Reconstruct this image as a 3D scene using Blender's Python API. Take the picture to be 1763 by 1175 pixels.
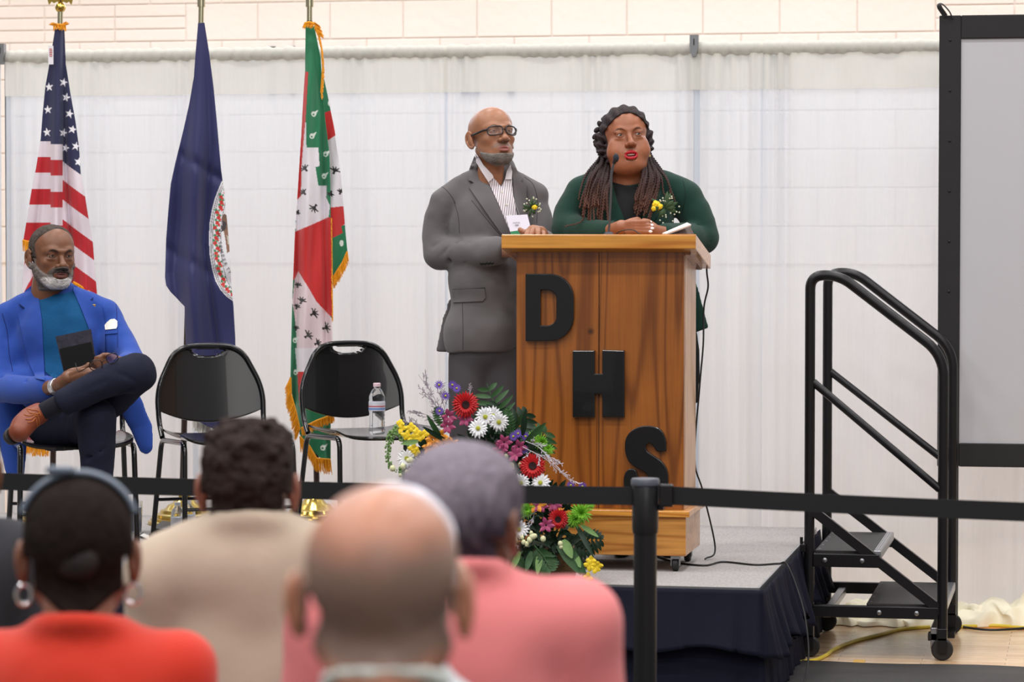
import bpy, bmesh, math, random
import numpy as np
from mathutils import Vector, Matrix
from mathutils.bvhtree import BVHTree

for o in list(bpy.data.objects):
    bpy.data.objects.remove(o, do_unlink=True)
SC = bpy.context.scene
COL = SC.collection
R2 = math.radians

# ------------------------------------------------------------------ camera
FPX, CX, CY, EYE = 5142.0, 881.5, 587.5, 1.6
YAW = R2(11.0)
PITCH = math.atan(183.5 / FPX)
cam_d = bpy.data.cameras.new('camera')
cam_d.sensor_width = 36.0
cam_d.lens = 36.0 * FPX / 1763.0
cam_d.clip_start = 0.1
cam_d.clip_end = 200
cam_d.dof.use_dof = True
cam_d.dof.focus_distance = 10.9
cam_d.dof.aperture_fstop = 4.8
cam_o = bpy.data.objects.new('camera', cam_d)
COL.objects.link(cam_o)
cam_o.location = (0, 0, EYE)
cam_o.rotation_euler = (math.pi / 2 - PITCH, 0, YAW)
SC.camera = cam_o

# ------------------------------------------------------------------ world, lamps, exposure
w = bpy.data.worlds.new('gym_ambience')
SC.world = w
w.use_nodes = True
bg = w.node_tree.nodes['Background']
bg.inputs[0].default_value = (1.0, 0.975, 0.96, 1)
bg.inputs[1].default_value = 0.28
SC.view_settings.view_transform = 'Standard'
SC.view_settings.look = 'None'
SC.view_settings.exposure = 0.17
SC.view_settings.gamma = 1.0
SC.view_settings.use_curve_mapping = False


def area_lamp(name, loc, rot, sx, sy, power, col=(1, 1, 1)):
    l = bpy.data.lights.new(name, 'AREA')
    l.shape = 'RECTANGLE'
    l.size, l.size_y = sx, sy
    l.energy = power
    l.color = col
    o = bpy.data.objects.new(name, l)
    COL.objects.link(o)
    o.location = loc
    o.rotation_euler = rot
    return o


for ix in range(4):
    for iy in range(5):
        area_lamp('gym_ceiling_lamp', (-7.2 + ix * 3.6, -1.0 + iy * 3.6, 7.2), (0, 0, 0), 1.3, 0.5, 92, (1.0, 0.975, 0.955))
# soft area light from high up behind the audience, source unseen
area_lamp('soft_front_light', (2.5, -3.5, 5.2), (R2(62), 0, R2(14)), 6, 2.4, 95, (1.0, 0.98, 0.96))
# added unseen cool light behind the drape, turns its upper part bluish
area_lamp('drape_back_light', (-3.6, 15.0, 3.5), (R2(-52), 0, 0), 9, 0.5, 90, (0.58, 0.78, 1.0))

# ------------------------------------------------------------------ view helpers: a pixel of the photograph -> a point of the place
_cp, _sp, _ct, _st = math.cos(PITCH), math.sin(PITCH), math.cos(YAW), math.sin(YAW)
FW = np.array([-_st * _cp, _ct * _cp, -_sp])
RT = np.array([_ct, _st, 0.0])
UP = np.cross(RT, FW)
EYEV = np.array([0, 0, EYE])


def ray(px, py):
    return FW + (px - CX) / FPX * RT - (py - CY) / FPX * UP


def atD(px, py, D):
    return EYEV + D * ray(px, py)


def atY(px, py, Y):
    r = ray(px, py)
    return EYEV + r * (Y / r[1])


def atZ(px, py, z):
    r = ray(px, py)
    return EYEV + r * ((z - EYE) / r[2])


# ------------------------------------------------------------------ materials
def srgb(r, g, b):
    def c(v):
        v = v / 255.0
        return v / 12.92 if v <= 0.04045 else ((v + 0.055) / 1.055) ** 2.4
    return (c(r), c(g), c(b), 1.0)


_M = {}


def mat(name, rgb=(128, 128, 128), rough=0.6, metal=0.0, var=0.0, vscale=40, bump=0.0, bscale=200, spec=0.5,
        attr=False, sheen=0.0, sub=0.0, trans=0.0, alpha=1.0, ior=1.45, stretch=None, coat=0.0):
    """procedural principled material; var = colour variation by noise, bump = fine relief"""
    if name in _M:
        return _M[name]
    m = bpy.data.materials.new(name)
    m.use_nodes = True
    nt = m.node_tree
    N, L = nt.nodes, nt.links
    p = N['Principled BSDF']
    p.inputs['Roughness'].default_value = rough
    p.inputs['Metallic'].default_value = metal
    p.inputs['Specular IOR Level'].default_value = spec
    p.inputs['IOR'].default_value = ior
    p.inputs['Alpha'].default_value = alpha
    p.inputs['Coat Weight'].default_value = coat
    if sheen:
        p.inputs['Sheen Weight'].default_value = sheen
        p.inputs['Sheen Roughness'].default_value = 0.6
    if sub:
        p.inputs['Subsurface Weight'].default_value = sub
        p.inputs['Subsurface Radius'].default_value = (0.012, 0.005, 0.003)
        p.inputs['Subsurface Scale'].default_value = 0.6
    if trans:
        p.inputs['Transmission Weight'].default_value = trans
    c = srgb(*rgb)
    src = None
    if attr:
        a = N.new('ShaderNodeAttribute')
        a.attribute_name = 'Col'
        src = a.outputs['Color']
    tc = N.new('ShaderNodeTexCoord')
    vec = tc.outputs['Object']
    if stretch:
        mp = N.new('ShaderNodeMapping')
        mp.inputs['Scale'].default_value = stretch
        L.new(vec, mp.inputs[0])
        vec = mp.outputs[0]
    if var:
        n = N.new('ShaderNodeTexNoise')
        n.inputs['Scale'].default_value = vscale
        n.inputs['Detail'].default_value = 4
        L.new(vec, n.inputs['Vector'])
        mr = N.new('ShaderNodeMapRange')
        mr.inputs['To Min'].default_value = 1 - var
        mr.inputs['To Max'].default_value = 1 + var
        L.new(n.outputs['Fac'], mr.inputs['Value'])
        mx = N.new('ShaderNodeVectorMath')
        mx.operation = 'SCALE'
        if src is not None:
            L.new(src, mx.inputs[0])
        else:
            mx.inputs[0].default_value = c[:3]
        L.new(mr.outputs[0], mx.inputs['Scale'])
        src = mx.outputs[0]
    if src is not None:
        L.new(src, p.inputs['Base Color'])
    else:
        p.inputs['Base Color'].default_value = c
    if bump:
        n2 = N.new('ShaderNodeTexNoise')
        n2.inputs['Scale'].default_value = bscale
        n2.inputs['Detail'].default_value = 3
        L.new(vec, n2.inputs['Vector'])
        b = N.new('ShaderNodeBump')
        b.inputs['Strength'].default_value = bump
        b.inputs['Distance'].default_value = 0.002
        L.new(n2.outputs['Fac'], b.inputs['Height'])
        L.new(b.outputs[0], p.inputs['Normal'])
    _M[name] = m
    return m


# ------------------------------------------------------------------ object helpers
def rootpos(par):
    p = Vector((0, 0, 0))
    while par is not None:
        p += par.location
        par = par.parent
    return np.array(p)


def tag(o, label=None, cat=None, group=None, kind=None):
    if label: o['label'] = label
    if cat: o['category'] = cat
    if group: o['group'] = group
    if kind: o['kind'] = kind
    return o


def empty(name, loc, label=None, cat=None, group=None, rz=0.0):
    o = bpy.data.objects.new(name, None)
    o.empty_display_size = 0.05
    COL.objects.link(o)
    o.location = tuple(float(v) for v in loc)
    o.rotation_euler = (0, 0, rz)
    return tag(o, label, cat, group)


def obj(name, V, Fc, m, parent=None, smooth=False, cols=None, local=False, loc=None, mods=None):
    """ONE mesh object. V in world coordinates unless local=True (then relative to the parent)."""
    V = np.asarray(V, dtype=float).reshape(-1, 3)
    if loc is not None:
        V = V - np.array(loc)
    if parent is not None and not local:
        V = V - rootpos(parent)
    me = bpy.data.meshes.new(name)
    me.from_pydata(V.tolist(), [], [tuple(int(i) for i in f) for f in Fc])
    me.materials.append(m)
    if smooth:
        me.polygons.foreach_set('use_smooth', [True] * len(me.polygons))
    if cols is not None:
        cols = np.asarray(cols, dtype=float)
        if cols.shape[1] == 3:
            cols = np.hstack([cols, np.ones((len(cols), 1))])
        ca = me.color_attributes.new('Col', 'FLOAT_COLOR', 'POINT')
        ca.data.foreach_set('color', cols.astype(np.float32).ravel())
    me.update()
    o = bpy.data.objects.new(name, me)
    COL.objects.link(o)
    if parent is not None:
        o.parent = parent
    if loc is not None:
        o.location = tuple(float(v) for v in loc)
    return o


def copy_tree(o, parent=None):
    c = o.copy()
    COL.objects.link(c)
    c.parent = parent
    for ch in [x for x in list(bpy.data.objects) if x.parent == o]:
        copy_tree(ch, c)
    return c


def nrm(v):
    v = np.asarray(v, float)
    return v / (np.linalg.norm(v) + 1e-12)


def spline(P, n=8):
    """Catmull-Rom through the points"""
    P = np.asarray(P, float)
    if len(P) < 3:
        return P
    Q = np.vstack([2 * P[0] - P[1], P, 2 * P[-1] - P[-2]])
    out = []
    for i in range(1, len(Q) - 2):
        for k in range(n):
            t = k / n
            a, b, c, d = Q[i - 1], Q[i], Q[i + 1], Q[i + 2]
            out.append(0.5 * ((2 * b) + (-a + c) * t + (2 * a - 5 * b + 4 * c - d) * t * t + (-a + 3 * b - 3 * c + d) * t ** 3))
    out.append(P[-1])
    return np.array(out)


def rounded(P, r=0.05, n=6):
    """polyline with rounded corners"""
    P = [np.array(p, float) for p in P]
    out = [P[0]]
    for i in range(1, len(P) - 1):
        a, b, c = P[i - 1], P[i], P[i + 1]
        rr = min(r, np.linalg.norm(a - b) * 0.49, np.linalg.norm(c - b) * 0.49)
        p0 = b + nrm(a - b) * rr
        p1 = b + nrm(c - b) * rr
        for k in range(n + 1):
            t = k / n
            out.append((1 - t) ** 2 * p0 + 2 * t * (1 - t) * b + t * t * p1)
    out.append(P[-1])
    return np.array(out)


class MB:
    def __init__(s):
        s.v, s.f, s.c = [], [], []

    def add(s, V, Fc, col=None):
        b = len(s.v)
        V = [tuple(map(float, v)) for v in V]
        s.v += V
        s.f += [tuple(b + int(i) for i in f) for f in Fc]
        if col is not None:
            s.c += [tuple(col)] * len(V)
        return s

    def box(s, lo, hi, M=None, bev=0.0, col=None):
        lo, hi = np.minimum(lo, hi).astype(float), np.maximum(lo, hi).astype(float)
        if bev <= 0:
            V = [(x, y, z) for x in (lo[0], hi[0]) for y in (lo[1], hi[1]) for z in (lo[2], hi[2])]
            Fc = [(0, 1, 3, 2), (4, 6, 7, 5), (0, 4, 5, 1), (2, 3, 7, 6), (0, 2, 6, 4), (1, 5, 7, 3)]
        else:
            bm = bmesh.new()
            bmesh.ops.create_cube(bm, size=1)
            for v in bm.verts:
                v.co = Vector([(lo[i] + hi[i]) / 2 + v.co[i] * (hi[i] - lo[i]) for i in range(3)])
            bev = min(bev, (hi - lo).min() * 0.45)
            bmesh.ops.bevel(bm, geom=bm.edges[:] + bm.verts[:], offset=bev, segments=2, affect='EDGES', profile=0.5)
            bm.verts.ensure_lookup_table()
            bm.verts.index_update()
            V = [tuple(v.co) for v in bm.verts]
            Fc = [[v.index for v in f.verts] for f in bm.faces]
            bm.free()
        if M is not None:
            V = [tuple(M @ Vector(v)) for v in V]
        return s.add(V, Fc, col)

    def tube(s, P, r, n=10, cap=True, col=None, flat=1.0, ref=None):
        P = np.asarray(P, float)
        m = len(P)
        rr = np.full(m, r, float) if np.isscalar(r) else np.interp(np.linspace(0, 1, m), np.linspace(0, 1, len(r)), r)
        T = np.gradient(P, axis=0)
        T = T / (np.linalg.norm(T, axis=1)[:, None] + 1e-12)
        a = np.array(ref, float) if ref is not None else (np.array([0, 0, 1.0]) if abs(T[0][2]) < 0.9 else np.array([1.0, 0, 0]))
        u = nrm(a - T[0] * a.dot(T[0]))
        V = []
        for i in range(m):
            u = nrm(u - T[i] * u.dot(T[i]))
            v = np.cross(T[i], u)
            for k in range(n):
                t = 2 * math.pi * k / n
                V.append(P[i] + rr[i] * (math.cos(t) * u + flat * math.sin(t) * v))
        Fc = []
        for i in range(m - 1):
            for k in range(n):
                k2 = (k + 1) % n
                Fc.append((i * n + k, i * n + k2, (i + 1) * n + k2, (i + 1) * n + k))
        if cap:
            Fc.append(tuple(range(n))[::-1])
            Fc.append(tuple((m - 1) * n + k for k in range(n)))
        return s.add(V, Fc, col)

    def cyl(s, a, b, r, r2=None, n=20, col=None):
        return s.tube([a, (np.array(a, float) + np.array(b, float)) / 2, b], [r, (r + (r2 if r2 is not None else r)) / 2, r2 if r2 is not None else r], n=n, col=col)

    def lathe(s, prof, c=(0, 0, 0), n=24, axis=(0, 0, 1), col=None):
        """prof: (radius, height) pairs from one end to the other"""
        ax = nrm(axis)
        a = np.array([1.0, 0, 0]) if abs(ax[0]) < 0.9 else np.array([0, 1.0, 0])
        u = nrm(a - ax * a.dot(ax))
        v = np.cross(ax, u)
        c = np.array(c, float)
        V, m = [], len(prof)
        for r, h in prof:
            for k in range(n):
                t = 2 * math.pi * k / n
                V.append(c + ax * h + max(r, 1e-5) * (math.cos(t) * u + math.sin(t) * v))
        Fc = []
        for i in range(m - 1):
            for k in range(n):
                k2 = (k + 1) % n
                Fc.append((i * n + k, i * n + k2, (i + 1) * n + k2, (i + 1) * n + k))
        Fc.append(tuple(range(n))[::-1])
        Fc.append(tuple((m - 1) * n + k for k in range(n)))
        return s.add(V, Fc, col)

    def ball(s, c, r, n=10, col=None, M=None):
        r = np.array([r, r, r], float) if np.isscalar(r) else np.array(r, float)
        V, Fc = [], []
        for i in range(n + 1):
            ph = math.pi * i / n
            for k in range(2 * n):
                t = math.pi * k / n
                p = np.array([math.sin(ph) * math.cos(t), math.sin(ph) * math.sin(t), math.cos(ph)]) * r
                if M is not None: p = M @ p
                V.append(np.array(c, float) + p)
        for i in range(n):
            for k in range(2 * n):
                k2 = (k + 1) % (2 * n)
                Fc.append((i * 2 * n + k, (i + 1) * 2 * n + k, (i + 1) * 2 * n + k2, i * 2 * n + k2))
        return s.add(V, Fc, col)

    def prism(s, poly, d, frame=None, col=None):
        """poly: 2-D points (u, v); frame = (origin, u, v, n); extruded d along n"""
        o_, u, v, nn = [np.array(x, float) for x in (frame or ((0, 0, 0), (1, 0, 0), (0, 0, 1), (0, -1, 0)))]
        n = len(poly)
        V = [o_ + p[0] * u + p[1] * v for p in poly] + [o_ + p[0] * u + p[1] * v + nn * d for p in poly]
        Fc = [tuple(range(n))[::-1], tuple(range(n, 2 * n))] + [(i, (i + 1) % n, n + (i + 1) % n, n + i) for i in range(n)]
        return s.add(V, Fc, col)

    def build(s, name, m, parent=None, smooth=False, local=False, loc=None):
        o = obj(name, s.v, s.f, m, parent, smooth, s.c if len(s.c) == len(s.v) and s.c else None, local, loc)
        if smooth:
            auto_smooth(o)
        return o


def auto_smooth(o, ang=40):
    me = o.data
    bm = bmesh.new()
    bm.from_mesh(me)
    bmesh.ops.recalc_face_normals(bm, faces=bm.faces[:])
    for e in bm.edges:
        if len(e.link_faces) == 2 and e.calc_face_angle(0) > R2(ang):
            e.smooth = False
    bm.to_mesh(me)
    bm.free()


def rotz(a):
    return Matrix.Rotation(a, 4, 'Z')


def in_poly(X, Y, poly):
    """vectorised point in polygon"""
    X, Y = np.asarray(X, float), np.asarray(Y, float)
    ins = np.zeros(X.shape, bool)
    n = len(poly)
    for i in range(n):
        x1, y1 = poly[i]
        x2, y2 = poly[(i + 1) % n]
        c = ((y1 > Y) != (y2 > Y))
        with np.errstate(divide='ignore', invalid='ignore'):
            xi = (x2 - x1) * (Y - y1) / ((y2 - y1) if y2 != y1 else 1e-9) + x1
        ins ^= c & (X < xi)
    return ins
# ================================================================== THE SETTING
def wall_material():
    m = bpy.data.materials.new('painted_block_wall')
    m.use_nodes = True
    N, L = m.node_tree.nodes, m.node_tree.links
    p = N['Principled BSDF']
    p.inputs['Roughness'].default_value = 0.55
    tc = N.new('ShaderNodeTexCoord')
    n = N.new('ShaderNodeTexNoise'); n.inputs['Scale'].default_value = 1.3
    L.new(tc.outputs['Object'], n.inputs['Vector'])
    r = N.new('ShaderNodeValToRGB')
    r.color_ramp.elements[0].color = srgb(228, 215, 205)
    r.color_ramp.elements[1].color = srgb(238, 227, 218)
    L.new(n.outputs['Fac'], r.inputs[0]); L.new(r.outputs[0], p.inputs['Base Color'])
    n2 = N.new('ShaderNodeTexNoise'); n2.inputs['Scale'].default_value = 22; n2.inputs['Detail'].default_value = 5
    L.new(tc.outputs['Object'], n2.inputs['Vector'])
    b = N.new('ShaderNodeBump'); b.inputs['Strength'].default_value = 0.25; b.inputs['Distance'].default_value = 0.01
    L.new(n2.outputs['Fac'], b.inputs['Height']); L.new(b.outputs[0], p.inputs['Normal'])
    return m


WY = 15.5
mb = MB()
mb.box((-12, WY, 0), (8, WY + 0.3, 7.6))
# blocks laid proud of the mortar, real relief
rnd = random.Random(4)
hz = 0.2
row = 0
z = 2.641 - hz * 6
while z < 3.4:
    x = -7.2 + (row % 2) * 0.2
    while x < 1.5:
        half = (x < -4.95 and z > 2.3) or (x > -0.95 and z > 2.6)
        parts = [(z + 0.004, z + hz / 3 - .004), (z + hz / 3 + .004, z + 2 * hz / 3 - .004), (z + 2 * hz / 3 + .004, z + hz - 0.004)] if half and z + .02 > 2.64 else [(z + 0.004, z + hz - 0.004)]
        for a, b in parts:
            mb.box((x + 0.003, WY - 0.006 - rnd.random() * 0.002, a), (x + 0.4 - 0.003, WY + 0.05, b), bev=0.003)
        x += 0.4
    z += hz
    row += 1
o = mb.build('wall_back', wall_material()); tag(o, kind='structure')


def floor_material():
    m = bpy.data.materials.new('gym_maple_floor')
    m.use_nodes = True
    N, L = m.node_tree.nodes, m.node_tree.links
    p = N['Principled BSDF']
    p.inputs['Roughness'].default_value = 0.22
    tc = N.new('ShaderNodeTexCoord')
    br = N.new('ShaderNodeTexBrick')
    br.inputs['Scale'].default_value = 1.0
    br.inputs['Brick Width'].default_value = 0.62
    br.inputs['Row Height'].default_value = 0.056
    br.inputs['Mortar Size'].default_value = 0.0012
    br.inputs['Color1'].default_value = srgb(226, 196, 160)
    br.inputs['Color2'].default_value = srgb(206, 170, 130)
    br.inputs['Mortar'].default_value = srgb(150, 118, 88)
    L.new(tc.outputs['Object'], br.inputs['Vector'])
    mp = N.new('ShaderNodeMapping'); mp.inputs['Scale'].default_value = (2.0, 30, 1)
    L.new(tc.outputs['Object'], mp.inputs[0])
    n = N.new('ShaderNodeTexNoise'); n.inputs['Scale'].default_value = 3; n.inputs['Detail'].default_value = 5
    L.new(mp.outputs[0], n.inputs['Vector'])
    mx = N.new('ShaderNodeMix'); mx.data_type = 'RGBA'; mx.blend_type = 'MULTIPLY'
    mx.inputs[0].default_value = 0.45
    r = N.new('ShaderNodeValToRGB')
    r.color_ramp.elements[0].position = 0.3; r.color_ramp.elements[0].color = (0.6, 0.55, 0.5, 1)
    r.color_ramp.elements[1].position = 0.65; r.color_ramp.elements[1].color = (1, 1, 1, 1)
    L.new(n.outputs['Fac'], r.inputs[0])
    L.new(br.outputs['Color'], mx.inputs[6]); L.new(r.outputs[0], mx.inputs[7])
    L.new(mx.outputs[2], p.inputs['Base Color'])
    return m


mb = MB(); mb.box((-12, -4, -0.1), (8, WY + 0.3, 0.0))
tag(mb.build('floor', floor_material()), kind='structure')

# dark protective mat in front of the stage, rippled
mat_cover = mat('dark_vinyl_mat', (52, 50, 50), 0.55, var=0.25, vscale=6, bump=0.5, bscale=9, stretch=(1, 4, 1))
V, Fc = [], []
nx, ny = 120, 60
for j in range(ny + 1):
    for i in range(nx + 1):
        x = -7 + 10 * i / nx
        y = 0.6 + (11.07 - 0.6) * j / ny
        zz = 0.004 + 0.003 * (1 + math.sin(x * 9 + y * 5)) * (0.5 + 0.5 * math.sin(y * 3)) + (0.004 if j == ny else 0)
        V.append((x, y + 0.006 * math.sin(x * 7), zz))
for j in range(ny):
    for i in range(nx):
        a = j * (nx + 1) + i
        Fc.append((a, a + 1, a + nx + 2, a + nx + 1))
o = obj('floor_mat', V, Fc, mat_cover, smooth=True, loc=(-2, 6, 0))
sm = o.modifiers.new('thick', 'SOLIDIFY'); sm.thickness = 0.003; sm.offset = 1
tag(o, 'dark grey protective mat covering the gym floor in front of the stage', 'floor mat')

# strip of yellow court tape near the stairs
mb = MB(); a = atZ(1465, 1147, 0); b = atZ(1492, 1134, 0)
mb.box((a[0], 11.09, 0.0005), (b[0], 11.22, 0.002))
tag(mb.build('court_tape', mat('yellow_court_tape', (222, 176, 92), 0.5, var=.05)), 'short yellow tape mark on the wooden floor beneath the stairs', 'tape')
mb = MB(); mb.box((-0.9, 12.2, 0.0003), (1.6, 12.26, 0.0015))
tag(mb.build('court_line', mat('orange_court_line', (214, 140, 62), 0.5, var=.05)), 'orange painted line on the floor along the drape hem', 'floor line')

# black letters on the block wall; only their tops rise above the drape
blk = mat('black_gloss_paint', (24, 22, 24), 0.35)
for px, w_, h_, kind in ((470, 0.035, .012, 0), (505, 0.03, .012, 0), (605, 0.10, .02, 1), (811, 0.10, 0.014, 0), (881, 0.035, 0.012, 0)):
    c = atY(px, 84.5, WY)
    mb = MB()
    if kind:
        t = np.linspace(0, 2 * math.pi, 33)[:-1]
        poly = [(math.cos(q) * w_ * .5, math.sin(q) * .12 - .12 + .012) for q in t]
    else:
        poly = [(-w_ / 2, -0.24), (w_ / 2, -0.24), (w_ / 2, h_), (-w_ / 2, h_)]
    mb.prism(poly, 0.02, (c - np.array([0, 0.006, 0]), (1, 0, 0), (0, 0, 1), (0, -1, 0)))
    tag(mb.build('wall_letter', blk), 'black wall letter whose top just shows over the drape', 'letter', 'black wall letters behind the drape')

# ================================================================== STAGE
SZ = 0.41
SX, SY0, SY1 = -1.09, 9.97, 12.10
stage = empty('stage_platform', (-4.0, 11.0, 0), 'low portable stage with grey carpet deck and navy pleated skirt', 'stage')
carpet = mat('grey_stage_carpet', (158, 154, 153), 0.95, var=0.6, vscale=120, bump=0.8, bscale=260)
metal = mat('aluminium_trim', (170, 172, 176), 0.35, metal=0.9)
mb = MB(); mb.box((-7.2, SY0 + .01, SZ - 0.02), (SX - .008, SY1, SZ), bev=0.004); mb.build('carpet_deck', carpet, stage)
mb = MB(); mb.box((-7.2, SY0 + .015, SZ - 0.11), (SX - .012, SY1 - .005, SZ - 0.0205)); mb.build('deck_frame', mat('black_steel', (26, 25, 27), 0.45, metal=0.3), stage)
mb = MB()
mb.box((-7.2, SY0 + 0.003, SZ - 0.03), (SX - .003, SY0 + .0095, SZ + 0.002))
mb.box((SX - .0075, SY0 + 0.0035, SZ - 0.03), (SX - .002, SY1, SZ + 0.002))
mb.build('edge_trim', metal, stage)
for x in (-6.8, -5.2, -3.6, -2.3, -1.25):
    for y in (10.2, 11.9):
        mb = MB(); mb.cyl((x, y, 0), (x, y, SZ - .11), .022); mb.build('leg', _M['black_steel'], stage)

navy = mat('navy_skirt_cloth', (13, 14, 33), 0.8, var=0.18, vscale=14, bump=0.3, bscale=60, spec=.25)


def skirt_path():
    """points along the front then round the corner down the right side; (pos, outward normal)"""
    P = []
    L1 = SX - (-7.2)
    n1 = int(L1 / 0.012)
    for i in range(n1):
        P.append((np.array([-7.2 + L1 * i / n1, SY0 - 0.004]), np.array([0, -1.0]), -L1 + L1 * i / n1))
    for k in range(6):
        a = math.pi / 2 * k / 5
        P.append((np.array([SX + 0.0, SY0]) + 0.006 * np.array([math.sin(a), -math.cos(a)]), np.array([math.sin(a), -math.cos(a)]), 0.002 * k))
    L2 = SY1 - SY0
    n2 = int(L2 / 0.012)
    for i in range(1, n2):
        P.append((np.array([SX + .006, SY0 + L2 * i / n2]), np.array([1.0, 0]), 0.01 + L2 * i / n2))
    return P


def skirt(name, z0, z1, flare, amp, seed, nz=14, ruffle=False):
    P = skirt_path()
    V, Fc = [], []
    rs = random.Random(seed)
    ph = [rs.random() * 6.28 for _ in range(6)]
    for j in range(nz + 1):
        t = j / nz
        z = z1 + (z0 - z1) * t
        for pos, nn, s in P:
            side = s > 0
            if side:
                q = amp * (0.6 + 0.5 * math.sin(s * 31 + ph[0]) + 0.35 * math.sin(s * 53 + ph[1] + t) + .2 * math.sin(s * 97 + ph[2]))
            else:
                # flat box pleats about every 0.17 m
                u = ((s + 40) / 0.165) % 1.0
                q = amp * (0.35 + (0.85 if u < .93 else .85 * (1 - u) / .07) * (0.5 + .5 * u) + 0.3 * math.sin(s * 5 + ph[3]))
            d = flare * t ** 1.3 + q * (0.12 + 0.88 * t)
            zz = z + (0.012 * math.sin(s * 17 + ph[4]) * t * t if ruffle else 0)
            if side and ruffle:
                zz -= 0.05 * t * (0.5 + 0.5 * math.sin(s * 13 + ph[5]))
            pp = pos + nn * (0.004 + d)
            V.append((pp[0], pp[1], max(zz, 0.006)))
    n = len(P)
    for j in range(nz):
        for i in range(n - 1):
            a = j * n + i
            Fc.append((a, a + 1, a + n + 1, a + n))
    o = obj(name, V, Fc, navy, stage, smooth=True)
    md = o.modifiers.new('thick', 'SOLIDIFY'); md.thickness = 0.002
    return o


skirt('lower_skirt', 0.004, SZ - 0.16, 0.012, 0.012, 3)
skirt('ruffled_valance', SZ - 0.205, SZ - 0.004, 0.035, 0.032, 5, ruffle=True)

# ================================================================== PIPE AND DRAPE
YC = 12.45
steel = mat('brushed_steel', (150, 152, 156), 0.35, metal=0.85)


def drape_material(name, a, tint):
    m = bpy.data.materials.new(name)
    m.use_nodes = True
    nt = m.node_tree
    N, L = nt.nodes, nt.links
    N.remove(N['Principled BSDF'])
    out = N['Material Output']
    d = N.new('ShaderNodeBsdfDiffuse'); t = N.new('ShaderNodeBsdfTranslucent'); tr = N.new('ShaderNodeBsdfTransparent')
    d.inputs[0].default_value = srgb(*tint); t.inputs[0].default_value = srgb(*tint)
    m1 = N.new('ShaderNodeMixShader'); m1.inputs[0].default_value = 0.5
    m2 = N.new('ShaderNodeMixShader')
    L.new(d.outputs[0], m1.inputs[1]); L.new(t.outputs[0], m1.inputs[2])
    # sheer weave: faint horizontal creases and threads
    tc = N.new('ShaderNodeTexCoord'); mp = N.new('ShaderNodeMapping'); mp.inputs['Scale'].default_value = (30, 30, 1.2)
    n = N.new('ShaderNodeTexNoise'); n.inputs['Scale'].default_value = 2.0; n.inputs['Detail'].default_value = 4
    L.new(tc.outputs['Object'], mp.inputs[0]); L.new(mp.outputs[0], n.inputs['Vector'])
    mr = N.new('ShaderNodeMapRange'); mr.inputs['To Min'].default_value = a - 0.06; mr.inputs['To Max'].default_value = a + 0.06
    L.new(n.outputs['Fac'], mr.inputs[0]); L.new(mr.outputs[0], m2.inputs[0])
    L.new(tr.outputs[0], m2.inputs[1]); L.new(m1.outputs[0], m2.inputs[2])
    L.new(m2.outputs[0], out.inputs['Surface'])
    return m


sheer = drape_material('sheer_ivory_drape', 0.80, (216, 222, 230))
header_m = drape_material('double_hem_drape', 0.88, (238, 236, 228))
ZT = 2.405


def drape(x0, x1, label, seed, hang_l=True, hang_r=True, zb=0.03):
    rs = random.Random(seed)
    wd = x1 - x0
    root = empty('sheer_drape', ((x0 + x1) / 2, YC, zb), label, 'curtain')
    K = [(rs.uniform(5, 30), rs.random() * 6.28, rs.uniform(.3, 1)) for _ in range(7)]
    clusters = [(x0 + 0.07, 0.06), (x1 - 0.06, 0.06)] + [(x0 + wd * rs.uniform(.25, .75), .08)]

    def fold(x, z):
        t = (ZT - z) / ZT
        a = 0.0
        for fr, ph, am in K:
            a += am * math.sin(x * fr + ph + 0.5 * math.sin(z * 1.3 + ph))
        base = a * 0.0095 * (0.5 + t)
        for c, wdt in clusters:
            g = math.exp(-((x - c) / wdt) ** 2)
            base += 0.020 * g * math.sin((x - c) * 115 + seed) * (0.8 + .4 * math.sin(z * 2 + seed))
        return base

    def sheet(name, za, zb_, off, m, nz, dx=0.009):
        nx = max(8, int(wd / dx))
        V, Fc = [], []
        for j in range(nz + 1):
            z = za + (zb_ - za) * j / nz
            for i in range(nx + 1):
                x = x0 + wd * i / nx
                V.append((x, YC + off + fold(x, z) + 0.0012 * math.exp(-(((z * 1.0) % 0.29) - 0.145) ** 2 / 0.0002) + (0.03 if z < SZ + .5 else 0) * 0, z))
        for j in range(nz):
            for i in range(nx):
                a = j * (nx + 1) + i
                Fc.append((a, a + 1, a + nx + 2, a + nx + 1))
        return obj(name, V, Fc, m, root, smooth=True)

    sheet('curtain_cloth', ZT - .055, zb, 0, sheer, 90)
    # double header below the rod
    sheet('header_hem', ZT - 0.05, ZT - 0.20, -0.012, header_m, 10)
    # rod pocket wrapped round the pipe, gathered
    nx = max(8, int(wd / 0.006))
    V, Fc = [], []
    n = 14
    for i in range(nx + 1):
        x = x0 + wd * i / nx
        g = 0.5 + 0.5 * math.sin(x * 60 + 3 * math.sin(x * 17)) * math.sin(x * 9 + seed)
        for k in range(n):
            a = 2 * math.pi * k / n
            r = 0.027 + 0.006 * g * (1 if math.sin(a) > 0 else .5) + 0.0022 * math.sin(x * 140) + .0015 * math.sin(x * 61 + 1)
            V.append((x, YC - .002 + math.cos(a) * r * .9, ZT - 0.028 + math.sin(a) * r))
    for i in range(nx):
        for k in range(n):
            k2 = (k + 1) % n
            Fc.append((i * n + k, i * n + k2, (i + 1) * n + k2, (i + 1) * n + k))
    obj('rod_pocket', V, Fc, header_m, root, smooth=True)
    return root


def xs(px):
    return atY(px, 300, YC)[0]


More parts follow.
